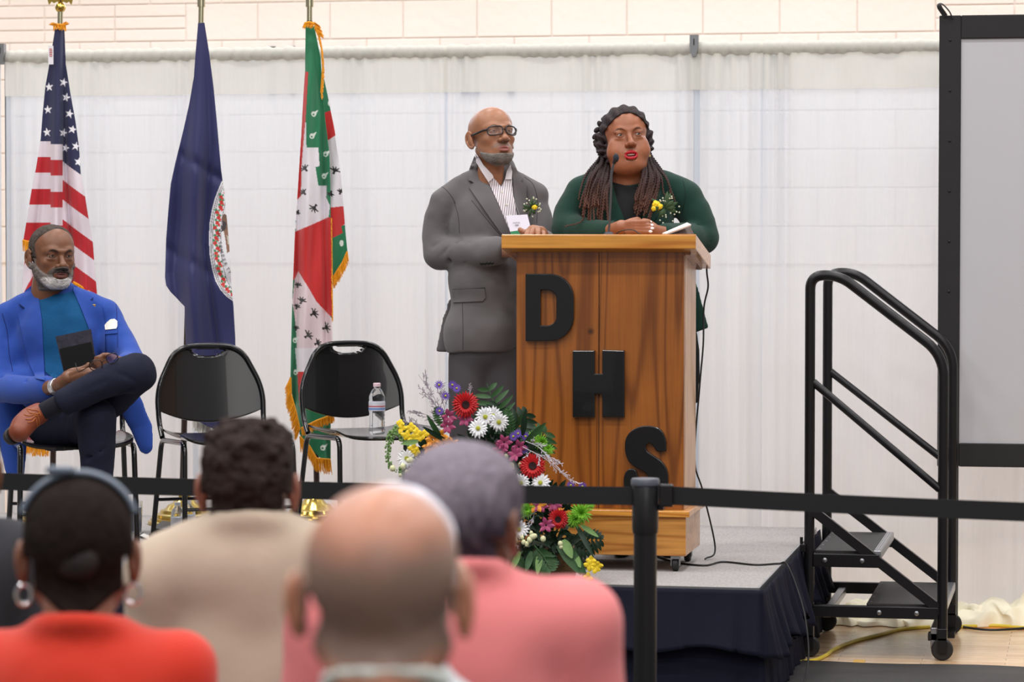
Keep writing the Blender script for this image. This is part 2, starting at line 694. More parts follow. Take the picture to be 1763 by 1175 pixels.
drape(xs(-420), xs(2), 'ivory sheer drape at the far left edge, left of the steel upright', 11)
drape(xs(12), xs(337), 'ivory sheer drape panel behind the striped flag and seated man', 12)
drape(xs(333), xs(770), 'ivory sheer drape panel behind the green, red and white flag', 13)
drape(xs(766), xs(1205), 'ivory sheer drape panel behind the two standing speakers', 14)
drape(xs(1196), xs(1314), 'narrow ivory sheer drape panel just right of the taller visible steel upright', 15)
drape(xs(1310), xs(2300), 'ivory sheer drape panel behind the stairs and projection screen', 16)

for px, lab in ((6, 'steel drape upright at the left edge of the picture'), (1197, 'steel drape upright between drape panels right of the speakers')):
    c = atY(px, 80, YC)
    up = empty('drape_upright', (c[0], YC, 0), lab, 'drape pole')
    mb = MB(); mb.cyl((c[0], YC + 0.05, 0.006), (c[0], YC + 0.05, ZT), 0.014); mb.build('pole', steel, up, smooth=True)
    mb = MB(); mb.box((c[0] - .17, YC - .17, 0), (c[0] + .17, YC + .17, .008), bev=.002)
    mb.build('base_plate', steel, up)
    mb = MB()
    mb.prism([(-.018, .02), (.018, .02), (.018, -.03), (.008, -.07), (-.008, -.07), (-.018, -.03)], .03, (np.array([c[0], YC - .014, ZT + .008]), (1, 0, 0), (0, 0, 1), (0, -1, 0)))
    mb.build('slotted_head', steel, up)
    mb = MB(); mb.box((c[0] - .002, YC - .046, ZT - .015), (c[0] + .002, YC - .0442, ZT + .012)); mb.build('slot', blk, up)
for a, b, lab in ((xs(-420), xs(4), 'steel drape crossbar at the far left edge'), (xs(10), xs(1194), 'long steel drape crossbar above the flags and speakers'), (xs(1201), xs(2300), 'steel drape crossbar behind the projection screen')):
    mb = MB(); mb.cyl((a, YC, ZT - .028), (b, YC, ZT - .028), .018)
    tag(mb.build('drape_crossbar', steel, smooth=True), lab, 'drape pole')

# surplus drape cloth heaped on the floor at right
def cloth_heap(cx, cy, wx, wy, hz_, label, seed):
    rs = random.Random(seed)
    K = [(rs.uniform(8, 26), rs.uniform(8, 26), rs.random() * 6.28, rs.uniform(.3, 1)) for _ in range(6)]
    V, Fc = [], []
    nx, ny = 90, 40
    for j in range(ny + 1):
        for i in range(nx + 1):
            u, v = -1 + 2 * i / nx, -1 + 2 * j / ny
            e = max(0, 1 - u ** 4) * max(0, 1 - v * v)
            h = 0.0
            for a, b, p, am in K:
                h += am * abs(math.sin(u * a * wx + v * b * wy + p + 1.5 * math.sin(v * 3 + p)))
            h = hz_ * (h / 3.2) ** 1.4 * e ** .6
            V.append((cx + u * wx + .02 * math.sin(v * 7 + u * 9), cy + v * wy + .02 * math.sin(u * 21), 0.004 + h))
    for j in range(ny):
        for i in range(nx):
            a = j * (nx + 1) + i
            Fc.append((a, a + 1, a + nx + 2, a + nx + 1))
    o = obj('cloth_heap', V, Fc, mat('ivory_drape_heap', (240, 232, 206), 0.7, sheen=.2, bump=.3, bscale=30), smooth=True, loc=(cx, cy, 0))
    tag(o, label, 'cloth')


cloth_heap(-0.16, 12.36, 0.42, 0.11, 0.20, 'ivory surplus drape cloth heaped on the floor right of the stairs', 7)
cloth_heap(-0.86, 12.30, 0.30, 0.12, 0.08, 'low ivory drape cloth spilling on the floor behind the stairs', 9)

# ================================================================== PROJECTION SCREEN
YS = 12.15
scr = empty('projection_screen', (0.3, YS, 0), 'large white projection screen with black fabric border on the right', 'projection screen')
TL, BL = atY(1618, 27, YS), atY(1613, 803, YS)
xl = (TL[0] + BL[0]) / 2
xr, zt, zb = xl + 2.6, TL[2], BL[2]
iw = atY(1655, 67, YS)[0] - xl
it, ib = atY(1660, 67, YS)[2], atY(1650, 763, YS)[2]
blackcloth = mat('black_border_fabric', (30, 29, 31), 0.7, var=.15, vscale=10, bump=.4, bscale=25)
for nm, lo, hi in (('side_border', (xl, zb), (xl + iw, zt)), ('side_border', (xr - iw, zb), (xr, zt)),
                   ('top_border', (xl + iw, it), (xr - iw, zt)), ('bottom_border', (xl + iw, zb), (xr - iw, ib))):
    mb = MB(); mb.box((lo[0], YS - .012, lo[1]), (hi[0], YS + .012, hi[1]), bev=.004); mb.build(nm, blackcloth, scr)
mb = MB(); mb.box((xl + iw - .01, YS - .003, ib - .01), (xr - iw + .01, YS + .003, it + .01))
mb.build('screen_surface', mat('white_screen_vinyl', (186, 185, 190), 0.6, var=.02, vscale=3), scr)
mb = MB()
for a, b in (((xl + .02, zb + .02), (xl + .02, zt - .02)), ((xr - .02, zb + .02), (xr - .02, zt - .02))):
    mb.box((a[0] - .016, YS + .0125, a[1]), (a[0] + .016, YS + .04, b[1]))
for zz in (zb + .02, zt - .02):
    mb.box((xl + .02, YS + .0125, zz - .016), (xr - .02, YS + .04, zz + .016))
mb.build('rear_frame', metal, scr)
for x in (xl + .07, xr - .07):
    mb = MB(); mb.box((x - .014, YS + .0125, 0.02), (x + .014, YS + .045, zb + .25), bev=.003)
    mb.box((x - .014, YS - .25, 0), (x + .014, YS + .25, .02)); mb.build('leg', _M['black_steel'], scr)
# pull strap at the corner
P = spline([atY(1640, 32, YS - .01), atY(1634, 19, YS - .015), atY(1622, 7, YS - .02), atY(1617, 11, YS - .03), atY(1628, 28, YS - .025)], 6)
mb = MB(); mb.tube(P, .012, n=8, flat=.25, ref=(0, 1, 0)); mb.build('corner_strap', blackcloth, scr, smooth=True)
# snap buttons along the border
for q in range(9):
    zz = zb + .1 + q * (zt - zb - .2) / 8
    mb = MB(); mb.ball((xl + iw * .5, YS - .012, zz), (.006, .003, .006), 5); mb.build('snap', _M['black_steel'], scr)
# ================================================================== PORTABLE STAIRS
bsteel = mat('black_powder_steel', (24, 23, 26), 0.33, metal=0.2, bump=.15, bscale=300)
rubber = mat('black_rubber', (28, 27, 28), 0.6)
tread_m = mat('ribbed_tread', (44, 42, 42), 0.6, var=.2, vscale=60, bump=.6, bscale=300)
st = empty('portable_stairs', (-0.80, 11.65, 0), 'black steel two-step portable stairs with handrails at the right end of the stage', 'stairs')
YN, YF = 11.27, 12.03
XL, XR = -1.045, -0.545


def rail_pts(Y, dx=0.0, dz=0.0):
    return [(XL + dx, Y, 0.13), (XL + dx, Y, 1.475), (XL + 0.05 + dx, Y, 1.475), (XR + dx, Y, 1.155), (XR + dx, Y, 0.10)]


for Y in (YN, YF):
    top = [(XL, Y, 0.13), (XL, Y, 1.40), (XL + .03, Y, 1.475), (XL + .11, Y, 1.475), (XR - .05, Y, 1.17), (XR, Y, 1.10), (XR, Y, 0.12)]
    z_left = onz = atY(1376 if Y == YN else 1408, 465 if Y == YN else 461, Y)[2]
    zr = atY(1615 if Y == YN else 1632, 612 if Y == YN else 600, Y)[2]
    P = rounded([(XL, Y, 0.12), (XL, Y, z_left - .02), (XL + .11, Y, z_left - .02), (XR, Y, zr), (XR, Y, 0.10)], 0.085, 8)
    mb = MB(); mb.tube(P, 0.0195, n=14); mb.build('handrail', bsteel, st, smooth=True)
    za = atY(1378 if Y == YN else 1410, 658 if Y == YN else 640, Y)[2]
    zb_ = atY(1618 if Y == YN else 1618, 843 if Y == YN else 800, Y)[2]
    mb = MB(); mb.tube([(XL + .012, Y, za), ((XL + XR) / 2, Y, (za + zb_) / 2), (XR - .012, Y, zb_)], 0.015, n=12); mb.build('mid_rail', bsteel, st, smooth=True)
    # stringer brace: flat bar
    s0, s1 = atY(1380, 878, YN)[2], atY(1615, 1050, YN)[2]
    fr = (np.array([0, Y, 0]), (1, 0, 0), (0, 0, 1), (0, -1, 0))
    mb = MB(); mb.prism([(XL + .01, s0 + .022), (XL + .01, s0 - .022), (XR - .01, s1 - .022), (XR - .01, s1 + .022)], .03, (np.array([0, Y + .015, 0]), (1, 0, 0), (0, 0, 1), (0, -1, 0)))
    mb.build('stringer', bsteel, st)
    # side rails under the treads
    mb = MB(); mb.box((XL + .015, Y - .016, .345), (-0.78, Y + .016, .395), bev=.003)
    mb.build('tread_rail', bsteel, st)
    mb = MB(); mb.box((XL + .015, Y - .016, .155), (XR - .015, Y + .016, .2), bev=.003)
    mb.build('tread_rail', bsteel, st)
    sg = -1 if Y == YN else 1
    for bx, bz in ((-0.985, .371), (-0.845, .371), (-0.78, .177), (-0.64, .177)):
        mb = MB(); mb.lathe([(.009, 0), (.009, .004), (.006, .006), (.0, .0062)], (bx, Y + sg * .016, bz), 12, (0, sg, 0))
        mb.build('bolt', steel, st, smooth=True)
    # caster under each post
    for X in (XL, XR):
        cz = .042
        cast = empty('caster', (0, 0, 0)); cast.parent = st
        cast.location = Vector((X, Y, 0)) - Vector(st.location)
        mb = MB(); mb.box((X - .018, Y - .022, .075), (X + .018, Y + .022, .122), bev=.003)
        mb.box((X - .016, Y - .022, .03), (X + .018, Y - .017, .085)); mb.box((X - .016, Y + .017, .03), (X + .018, Y + .022, .085))
        mb.build('caster_fork', bsteel, cast)
        mb = MB(); mb.lathe([(.008, -.013), (.036, -.013), (.041, -.008), (.041, .008), (.036, .013), (.008, .013)], (X, Y, .0415), 28, (0, 1, 0))
        mb.build('wheel', rubber, cast, smooth=True)
for x0, x1, z, nx0 in ((XL + .02, -0.775, .405, -0.80), (-0.83, XR + .015, .208, -.57)):
    tr_ = MB(); tr_.box((x0, YN + .018, z - .02), (x1 - .03, YF - .018, z), bev=.003)
    t_o = tr_.build('tread', tread_m, st)
    mb = MB(); mb.box((x1 - .0295, YN + .018, z - .03), (x1, YF - .018, z + .002), bev=.003)
    for k in range(3):
        mb.box((x1 - .026 + k * .009, YN + .03, z + .002), (x1 - .022 + k * .009, YF - .03, z + .004))
    mb.build('tread_nosing', metal, t_o)
    for k in range(5):
        mb = MB(); mb.ball((x0 + .014, YN + .06 + k * .15, z + .0005), (.005, .005, .002), 5)
        mb.build('screw', steel, t_o)
mb = MB(); mb.box((XL + .05, YN + .016, .15), (XL + .08, YF - .016, .18), bev=.003); mb.build('cross_bar', metal, st)
mb = MB(); mb.box((XR - .045, YN + .02, .04), (XR - .02, YF - .02, .12), bev=.003); mb.build('cross_bar', metal, st)
mb = MB(); mb.box((XR - .055, YN + .02, .07), (XR - .015, YN + .07, .1), bev=.003); mb.build('rubber_stop', rubber, st)
mb = MB(); mb.box((XL - .035, YN - .02, .40), (XL - .012, YN + .02, .43), bev=.003)
mb.cyl((XL - .03, YN, .43), (XL - .03, YN, .455), .006); mb.build('stage_clamp', bsteel, st)

# ================================================================== CABLES
def cable(name, pts, r, m, label, nseg=10, off=0.0):
    P = spline(pts, nseg)
    mb = MB(); mb.tube(P, r, n=8)
    return tag(mb.build(name, m, smooth=True), label, 'cable')


yellow = mat('yellow_cable_rubber', (214, 190, 60), 0.45)
blackc = mat('black_cable_rubber', (26, 25, 27), 0.45)
zf = 0.0075
P = [atZ(1340, 1151, zf + .004), atZ(1362, 1143, zf + .004), atZ(1400, 1138, zf), atZ(1422, 1129, zf), atZ(1436, 1119, zf), atZ(1470, 1105, zf), atZ(1520, 1092, zf), atZ(1552, 1084, zf), atZ(1600, 1080, zf)]
cable('extension_cord', P, .0075, yellow, 'yellow extension cord snaking across the wood floor under the stairs')
P = [atZ(1648, 1080, zf), atZ(1670, 1079, zf), atZ(1715, 1078, zf), atZ(1775, 1083, zf)]
cable('extension_cord', P, .0075, yellow, 'yellow extension cord in front of the cloth heap at far right')
P = [atZ(1640, 1071, zf), atZ(1660, 1080, zf), atZ(1700, 1085, zf), atZ(1740, 1084, zf), atZ(1775, 1081, zf)]
cable('power_cable', P, .005, blackc, 'black power cable curving beside the cloth heap at far right')
P = [atZ(1650, 1068, zf), atZ(1668, 1071, zf), atZ(1676, 1074, zf), atZ(1662, 1075, zf), atZ(1646, 1072, zf)]
cable('power_cable', P, .004, blackc, 'small black cable loop under the heaped cloth by the rear stair post')
# microphone lead across the deck and down the skirt
zs = SZ + .004
P = [atZ(1120, 955, zs), atZ(1150, 965, zs), atZ(1175, 971, zs), atZ(1215, 974, zs), atZ(1245, 968, zs), atZ(1300, 973, zs), atZ(1340, 971, zs)]
P = [np.array(p) for p in P]
e = P[-1]
P += [np.array([SX + .02, e[1] - .03, SZ + .004]), np.array([SX + .065, e[1] - .07, SZ - .09]), np.array([SX + .10, e[1] - .15, .22]), np.array([SX + .115, e[1] - .22, .10]), np.array([SX + .10, e[1] - .35, .02]), np.array([SX + .02, e[1] - .45, .015])]
cable('microphone_cable', P, .0035, blackc, 'thin black cable running from the lectern across the carpet and over the stage edge')

# ================================================================== LECTERN
def wood_material(name, base, dark, rough=.28, scale=1.0, coat=.5, knots=True, axis='Z'):
    m = bpy.data.materials.new(name)
    m.use_nodes = True
    N, L = m.node_tree.nodes, m.node_tree.links
    p = N['Principled BSDF']
    p.inputs['Roughness'].default_value = rough
    p.inputs['Coat Weight'].default_value = coat
    p.inputs['Coat Roughness'].default_value = .18
    tc = N.new('ShaderNodeTexCoord'); mp = N.new('ShaderNodeMapping')
    s = {'Z': (9, 9, .55), 'X': (.55, 9, 9)}[axis]
    mp.inputs['Scale'].default_value = tuple(v * scale for v in s)
    L.new(tc.outputs['Object'], mp.inputs[0])
    n0 = N.new('ShaderNodeTexNoise'); n0.inputs['Scale'].default_value = .55; n0.inputs['Detail'].default_value = 1.5
    L.new(mp.outputs[0], n0.inputs['Vector'])
    mu = N.new('ShaderNodeMath'); mu.operation = 'MULTIPLY'; mu.inputs[1].default_value = 95
    L.new(n0.outputs['Fac'], mu.inputs[0])
    sn = N.new('ShaderNodeMath'); sn.operation = 'SINE'
    L.new(mu.outputs[0], sn.inputs[0])
    mr = N.new('ShaderNodeMapRange'); mr.inputs['From Min'].default_value = -1
    L.new(sn.outputs[0], mr.inputs[0])
    pw = N.new('ShaderNodeMath'); pw.operation = 'POWER'; pw.inputs[1].default_value = 3.5
    L.new(mr.outputs[0], pw.inputs[0])
    cr = N.new('ShaderNodeValToRGB')
    cr.color_ramp.elements[0].color = srgb(*base); cr.color_ramp.elements[1].color = srgb(*dark)
    L.new(pw.outputs[0], cr.inputs[0])
    mp2 = N.new('ShaderNodeMapping'); s2 = {'Z': (60, 60, 2), 'X': (2, 60, 60)}[axis]; mp2.inputs['Scale'].default_value = s2
    L.new(tc.outputs['Object'], mp2.inputs[0])
    n1 = N.new('ShaderNodeTexNoise'); n1.inputs['Scale'].default_value = 2; n1.inputs['Detail'].default_value = 6
    L.new(mp2.outputs[0], n1.inputs['Vector'])
    mr1 = N.new('ShaderNodeMapRange'); mr1.inputs['To Min'].default_value = .62; mr1.inputs['To Max'].default_value = 1.3
    L.new(n1.outputs['Fac'], mr1.inputs[0])
    n3 = N.new('ShaderNodeTexNoise'); n3.inputs['Scale'].default_value = 5; n3.inputs['Detail'].default_value = 3
    L.new(tc.outputs['Object'], n3.inputs['Vector'])
    mr3 = N.new('ShaderNodeMapRange'); mr3.inputs['To Min'].default_value = .72; mr3.inputs['To Max'].default_value = 1.25
    L.new(n3.outputs['Fac'], mr3.inputs[0])
    q = N.new('ShaderNodeMath'); q.operation = 'MULTIPLY'
    L.new(mr1.outputs[0], q.inputs[0]); L.new(mr3.outputs[0], q.inputs[1])
    last = q.outputs[0]
    if knots:
        vo = N.new('ShaderNodeTexVoronoi'); vo.inputs['Scale'].default_value = 4.3; vo.inputs['Randomness'].default_value = 1
        L.new(tc.outputs['Object'], vo.inputs['Vector'])
        mk = N.new('ShaderNodeMapRange'); mk.inputs['From Min'].default_value = .02; mk.inputs['From Max'].default_value = .07
        mk.inputs['To Min'].default_value = .25
        L.new(vo.outputs['Distance'], mk.inputs[0])
        q2 = N.new('ShaderNodeMath'); q2.operation = 'MULTIPLY'
        L.new(last, q2.inputs[0]); L.new(mk.outputs[0], q2.inputs[1]); last = q2.outputs[0]
    sc_ = N.new('ShaderNodeVectorMath'); sc_.operation = 'SCALE'
    L.new(cr.outputs[0], sc_.inputs[0]); L.new(last, sc_.inputs['Scale'])
    L.new(sc_.outputs[0], p.inputs['Base Color'])
    b = N.new('ShaderNodeBump'); b.inputs['Strength'].default_value = .2; b.inputs['Distance'].default_value = .001
    L.new(n1.outputs['Fac'], b.inputs['Height']); L.new(b.outputs[0], p.inputs['Normal'])
    return m


pine_front = wood_material('stained_pine', (158, 92, 34), (122, 66, 22), scale=1.0)
pine_light = wood_material('light_pine', (206, 152, 92), (176, 118, 62), scale=1.1, rough=.4)
pine_base = wood_material('honey_pine', (196, 136, 66), (164, 104, 44), scale=1.0, axis='X', knots=True)
pine_lid = wood_material('varnished_pine', (214, 148, 62), (184, 112, 36), axis='X', scale=1.3, knots=False)
PX0, PX1, PY0, PY1 = -2.015, -1.412, 10.45, 10.76
lec = empty('lectern', ((PX0 + PX1) / 2, 10.6, SZ), 'tall pine lectern with black letters D H S on a wheeled box base', 'lectern')
mid = atY(1031, 700, PY0)[0]
zt0 = 1.548
for a, b in ((PX0, mid - .0012), (mid + .0012, PX1 - .001)):
    mb = MB(); mb.box((a, PY0, .627), (b, PY0 + .02, zt0), bev=.0015); mb.build('front_board', pine_front, lec)
fr = (np.array([0, 0, 0]), (0, 1, 0), (0, 0, 1), (1, 0, 0))
for x in (PX0, PX1 - .02):
    mb = MB(); mb.prism([(PY0 + .0205, .627), (PY1, .627), (PY1, 1.49), (PY0 + .0205, zt0)], .02, (np.array([x, 0, 0]), (0, 1, 0), (0, 0, 1), (1, 0, 0)))
    mb.build('side_panel', pine_light, lec)
mb = MB(); mb.box((PX0 + .02, PY0 + .021, 1.02), (PX1 - .0205, PY1 - .01, 1.04)); mb.build('inner_shelf', pine_light, lec)
# sloping lid
def slope(p):
    return p
LX0, LX1, LY0, LY1 = -2.056, -1.363, 10.38, 10.80
dz = -0.075
fr = (np.array([LX0, 0, 0]), (0, 1, 0), (0, 0, 1), (1, 0, 0))
mb = MB(); mb.prism([(LY0, 1.550), (LY0, 1.598), (LY0 + .004, 1.601), (LY1, 1.601 + dz), (LY1, 1.550 + dz)], LX1 - LX0, fr)
lid = mb.build('sloping_lid', pine_lid, lec)
bv = lid.modifiers.new('b', 'BEVEL'); bv.width = .003; bv.segments = 2
fr2 = (np.array([PX1 + .0, 0, 0]), (0, 1, 0), (0, 0, 1), (1, 0, 0))
mb = MB(); mb.prism([(PY0 - .0, 1.549), (PY1, 1.494), (PY1, 1.472), (PY0, 1.528)], .022, fr2); mb.build('lid_cleat', pine_front, lec)
mb = MB(); mb.prism([(PY0 - .0, 1.549), (PY1, 1.494), (PY1, 1.472), (PY0, 1.528)], .022, (np.array([PX0 - .022, 0, 0]), (0, 1, 0), (0, 0, 1), (1, 0, 0))); mb.build('lid_cleat', pine_front, lec)
# base box on casters
BX0, BX1, BY0, BY1 = -2.06, -1.40, 10.41, 10.80
mb = MB(); mb.box((BX0, BY0, .466), (BX1, BY1, .604), bev=.003); mb.build('base_box', pine_base, lec)
mb = MB(); mb.box((BX0 - .012, BY0 - .012, .6045), (BX1 + .014, BY1 + .01, .6265), bev=.003); mb.build('base_trim', pine_lid, lec)
for x in (BX0 + .05, BX1 - .04):
    for y in (BY0 + .03, BY1 - .04):
        c = empty('caster', (0, 0, 0)); c.parent = lec; c.location = Vector((x, y, SZ)) - Vector(lec.location)
        mb = MB(); mb.box((x - .015, y - .02, SZ + .045), (x + .015, y + .02, SZ + .056)); mb.box((x - .016, y - .012, SZ + .02), (x - .013, y + .012, SZ + .05)); mb.box((x + .013, y - .012, SZ + .02), (x + .016, y + .012, SZ + .05))
        mb.build('caster_fork', steel, c)
        mb = MB(); mb.lathe([(.004, -.011), (.019, -.011), (.023, -.007), (.023, .007), (.019, .011), (.004, .011)], (x, y, SZ + .0235), 24, (1, 0, 0)); mb.build('wheel', rubber, c, smooth=True)

# black wooden letters, cut as solid boards
black_letter = mat('black_letter_paint', (17, 17, 20), 0.32, bump=.12, bscale=90, coat=.3)


def letter(name, outer, holes=()):
    """outer / holes: pixel outlines on the lectern front, extruded 2.2 cm"""
    c = bpy.data.curves.new(name, 'CURVE')
    c.dimensions = '2D'
    c.fill_mode = 'BOTH'
    c.extrude = .008
    c.bevel_depth = .003
    c.bevel_resolution = 2
    for loop in (outer,) + tuple(holes):
        pts = [atY(x, y, PY0) for x, y in loop]
        s = c.splines.new('POLY')
        s.points.add(len(pts) - 1)
        for q, p in zip(s.points, pts):
            q.co = (p[0], p[2], 0, 1)
        s.use_cyclic_u = True
    o = bpy.data.objects.new('tmp', c)
    COL.objects.link(o)
    me = bpy.data.meshes.new_from_object(o.evaluated_get(bpy.context.evaluated_depsgraph_get()))
    V = [(v.co.x, PY0 - .0115 - v.co.z, v.co.y) for v in me.vertices]
    Fc = [list(p.vertices) for p in me.polygons]
    bpy.data.objects.remove(o); bpy.data.curves.remove(c); bpy.data.meshes.remove(me)
    r = obj(name, V, Fc, black_letter, lec)
    auto_smooth(r, 30)
    return r


def arc(cx, cy, rx, ry, a0, a1, n=14):
    return [(cx + rx * math.cos(R2(a0 + (a1 - a0) * i / n)), cy + ry * math.sin(R2(a0 + (a1 - a0) * i / n))) for i in range(n + 1)]


letter('letter_D', [(908, 586), (908, 473), (940, 473)] + arc(948, 514, 40, 41, -90, 0, 10) + arc(948, 545, 40, 41, 0, 90, 10),
       [[(931, 562), (931, 498), (940, 498)] + arc(943, 514, 18, 16, -90, 0, 8) + arc(943, 546, 18, 16, 0, 90, 8)])
letter('letter_H', [(989, 605), (1024, 605), (1024, 645), (1040, 645), (1040, 604), (1075, 605), (1075, 717), (1040, 717), (1040, 677), (1024, 677), (1024, 717), (989, 717)])
S_ = [(1147, 775)] + [(1146, 757), (1138, 741), (1122, 735), (1103, 736), (1088, 744), (1080, 757), (1079, 775), (1084, 792), (1096, 803), (1110, 810), (1118, 819), (1117, 830), (1110, 833), (1101, 829), (1097, 817), (1094, 810), (1085, 809), (1078, 818), (1077, 835), (1083, 852), (1095, 863), (1112, 867), (1130, 863), (1144, 851), (1150, 834), (1149, 812), (1141, 797), (1128, 787), (1116, 779), (1112, 770), (1115, 762), (1122, 762), (1128, 768), (1134, 776)]
Sm = spline([np.array([a, b, 0.0]) for a, b in S_ + [S_[0]]], 4)[:-1]
letter('letter_S', [(p[0], p[1]) for p in Sm])

# gooseneck microphone on the lid
mic = empty('gooseneck_microphone', atY(1049, 408, 10.62), 'black gooseneck microphone standing on the lectern lid', 'microphone')
zl = 1.601 + dz * (10.62 - LY0) / (LY1 - LY0)
YM = 10.62
b0 = atY(1048, 404, YM)
bx_ = b0[0]
mic.location = (bx_, YM, zl)
mb = MB(); mb.lathe([(.056, -.004), (.056, .01), (.048, .024), (.022, .03), (.014, .045), (.0, .046)], (bx_, YM, zl + .006), 28); mb.build('weighted_base', mat('dark_grey_plastic', (60, 62, 70), .35), mic, smooth=True)
P = spline([(bx_, YM, zl + .045), atY(1050, 370, YM), atY(1052, 330, YM), atY(1053, 300, YM), atY(1057, 281, YM)], 8)
mb = MB(); mb.tube(P, .0042, n=10); mb.build('gooseneck', mat('gooseneck_metal', (96, 96, 100), .3, metal=.7), mic, smooth=True)
hd = atY(1060.5, 272, YM - .01)
mb = MB(); mb.ball(hd, (.011, .013, .016), 9); mb.cyl(P[-1], hd, .007); mb.build('mic_capsule', mat('mic_foam', (34, 40, 52), .8, bump=.6, bscale=500), mic, smooth=True)
P = spline([(bx_ + .03, YM - .02, zl + .012), atY(1062, 402, YM - .05), atY(1078, 396, YM - .07), atY(1092, 397, YM - .08), atY(1104, 404, YM - .08), atY(1130, 407, YM)], 8)
mb = MB(); mb.tube(P, .002, n=6); mb.build('mic_lead', blackc, mic, smooth=True)
# lead hanging off the right edge of the lid
P = [atY(1216, 448, 10.80), atY(1217, 470, 10.82), atY(1219, 495, 10.83), atY(1212, 530, 10.83), (PX1 + .022, 10.80, 1.2), (PX1 + .012, 10.78, 1.05), atY(1196, 790, 10.78), (PX1 + .018, 10.83, .66), (PX1 + .06, 10.86, .45), (PX1 + .03, 10.80, SZ + .005)]
cable('power_cable', P, .0032, blackc, 'black cable hanging from the right edge of the lectern lid')

# open book propped on the lid at right
bk = empty('open_notebook', atY(1165, 404, 10.68), 'open notebook with white pages lying at the right end of the lectern lid', 'notebook')
a, b, c, d = atY(1140, 404, 10.66), atY(1186, 386, 10.70), atY(1195, 405, 10.69), atY(1150, 407, 10.62)
def slab(name, quad, th, m, par, up=np.array([0, -0.3, 1.0])):
    u = nrm(up) * th
    V = list(quad) + [q + u for q in quad]
    return obj(name, V, [(3, 2, 1, 0), (4, 5, 6, 7), (0, 1, 5, 4), (1, 2, 6, 5), (2, 3, 7, 6), (3, 0, 4, 7)], m, par)
slab('brown_cover', [a + (0, .03, -.004), atY(1188, 390, 10.74) , c + (0, .0, 0), d], .003, mat('brown_leather', (74, 52, 44), .5), bk)
slab('page_block', [a, atY(1183, 385.5, 10.72), atY(1190, 389, 10.69), atY(1147, 404.5, 10.63)], .005, mat('page_white', (226, 214, 210), .8), bk)

# ================================================================== CHAIRS
chair_m = mat('black_gloss_plastic', (22, 21, 22), 0.22, coat=.4)
tube_m = mat('black_gloss_tube', (20, 20, 22), 0.2, metal=.2, coat=.4)


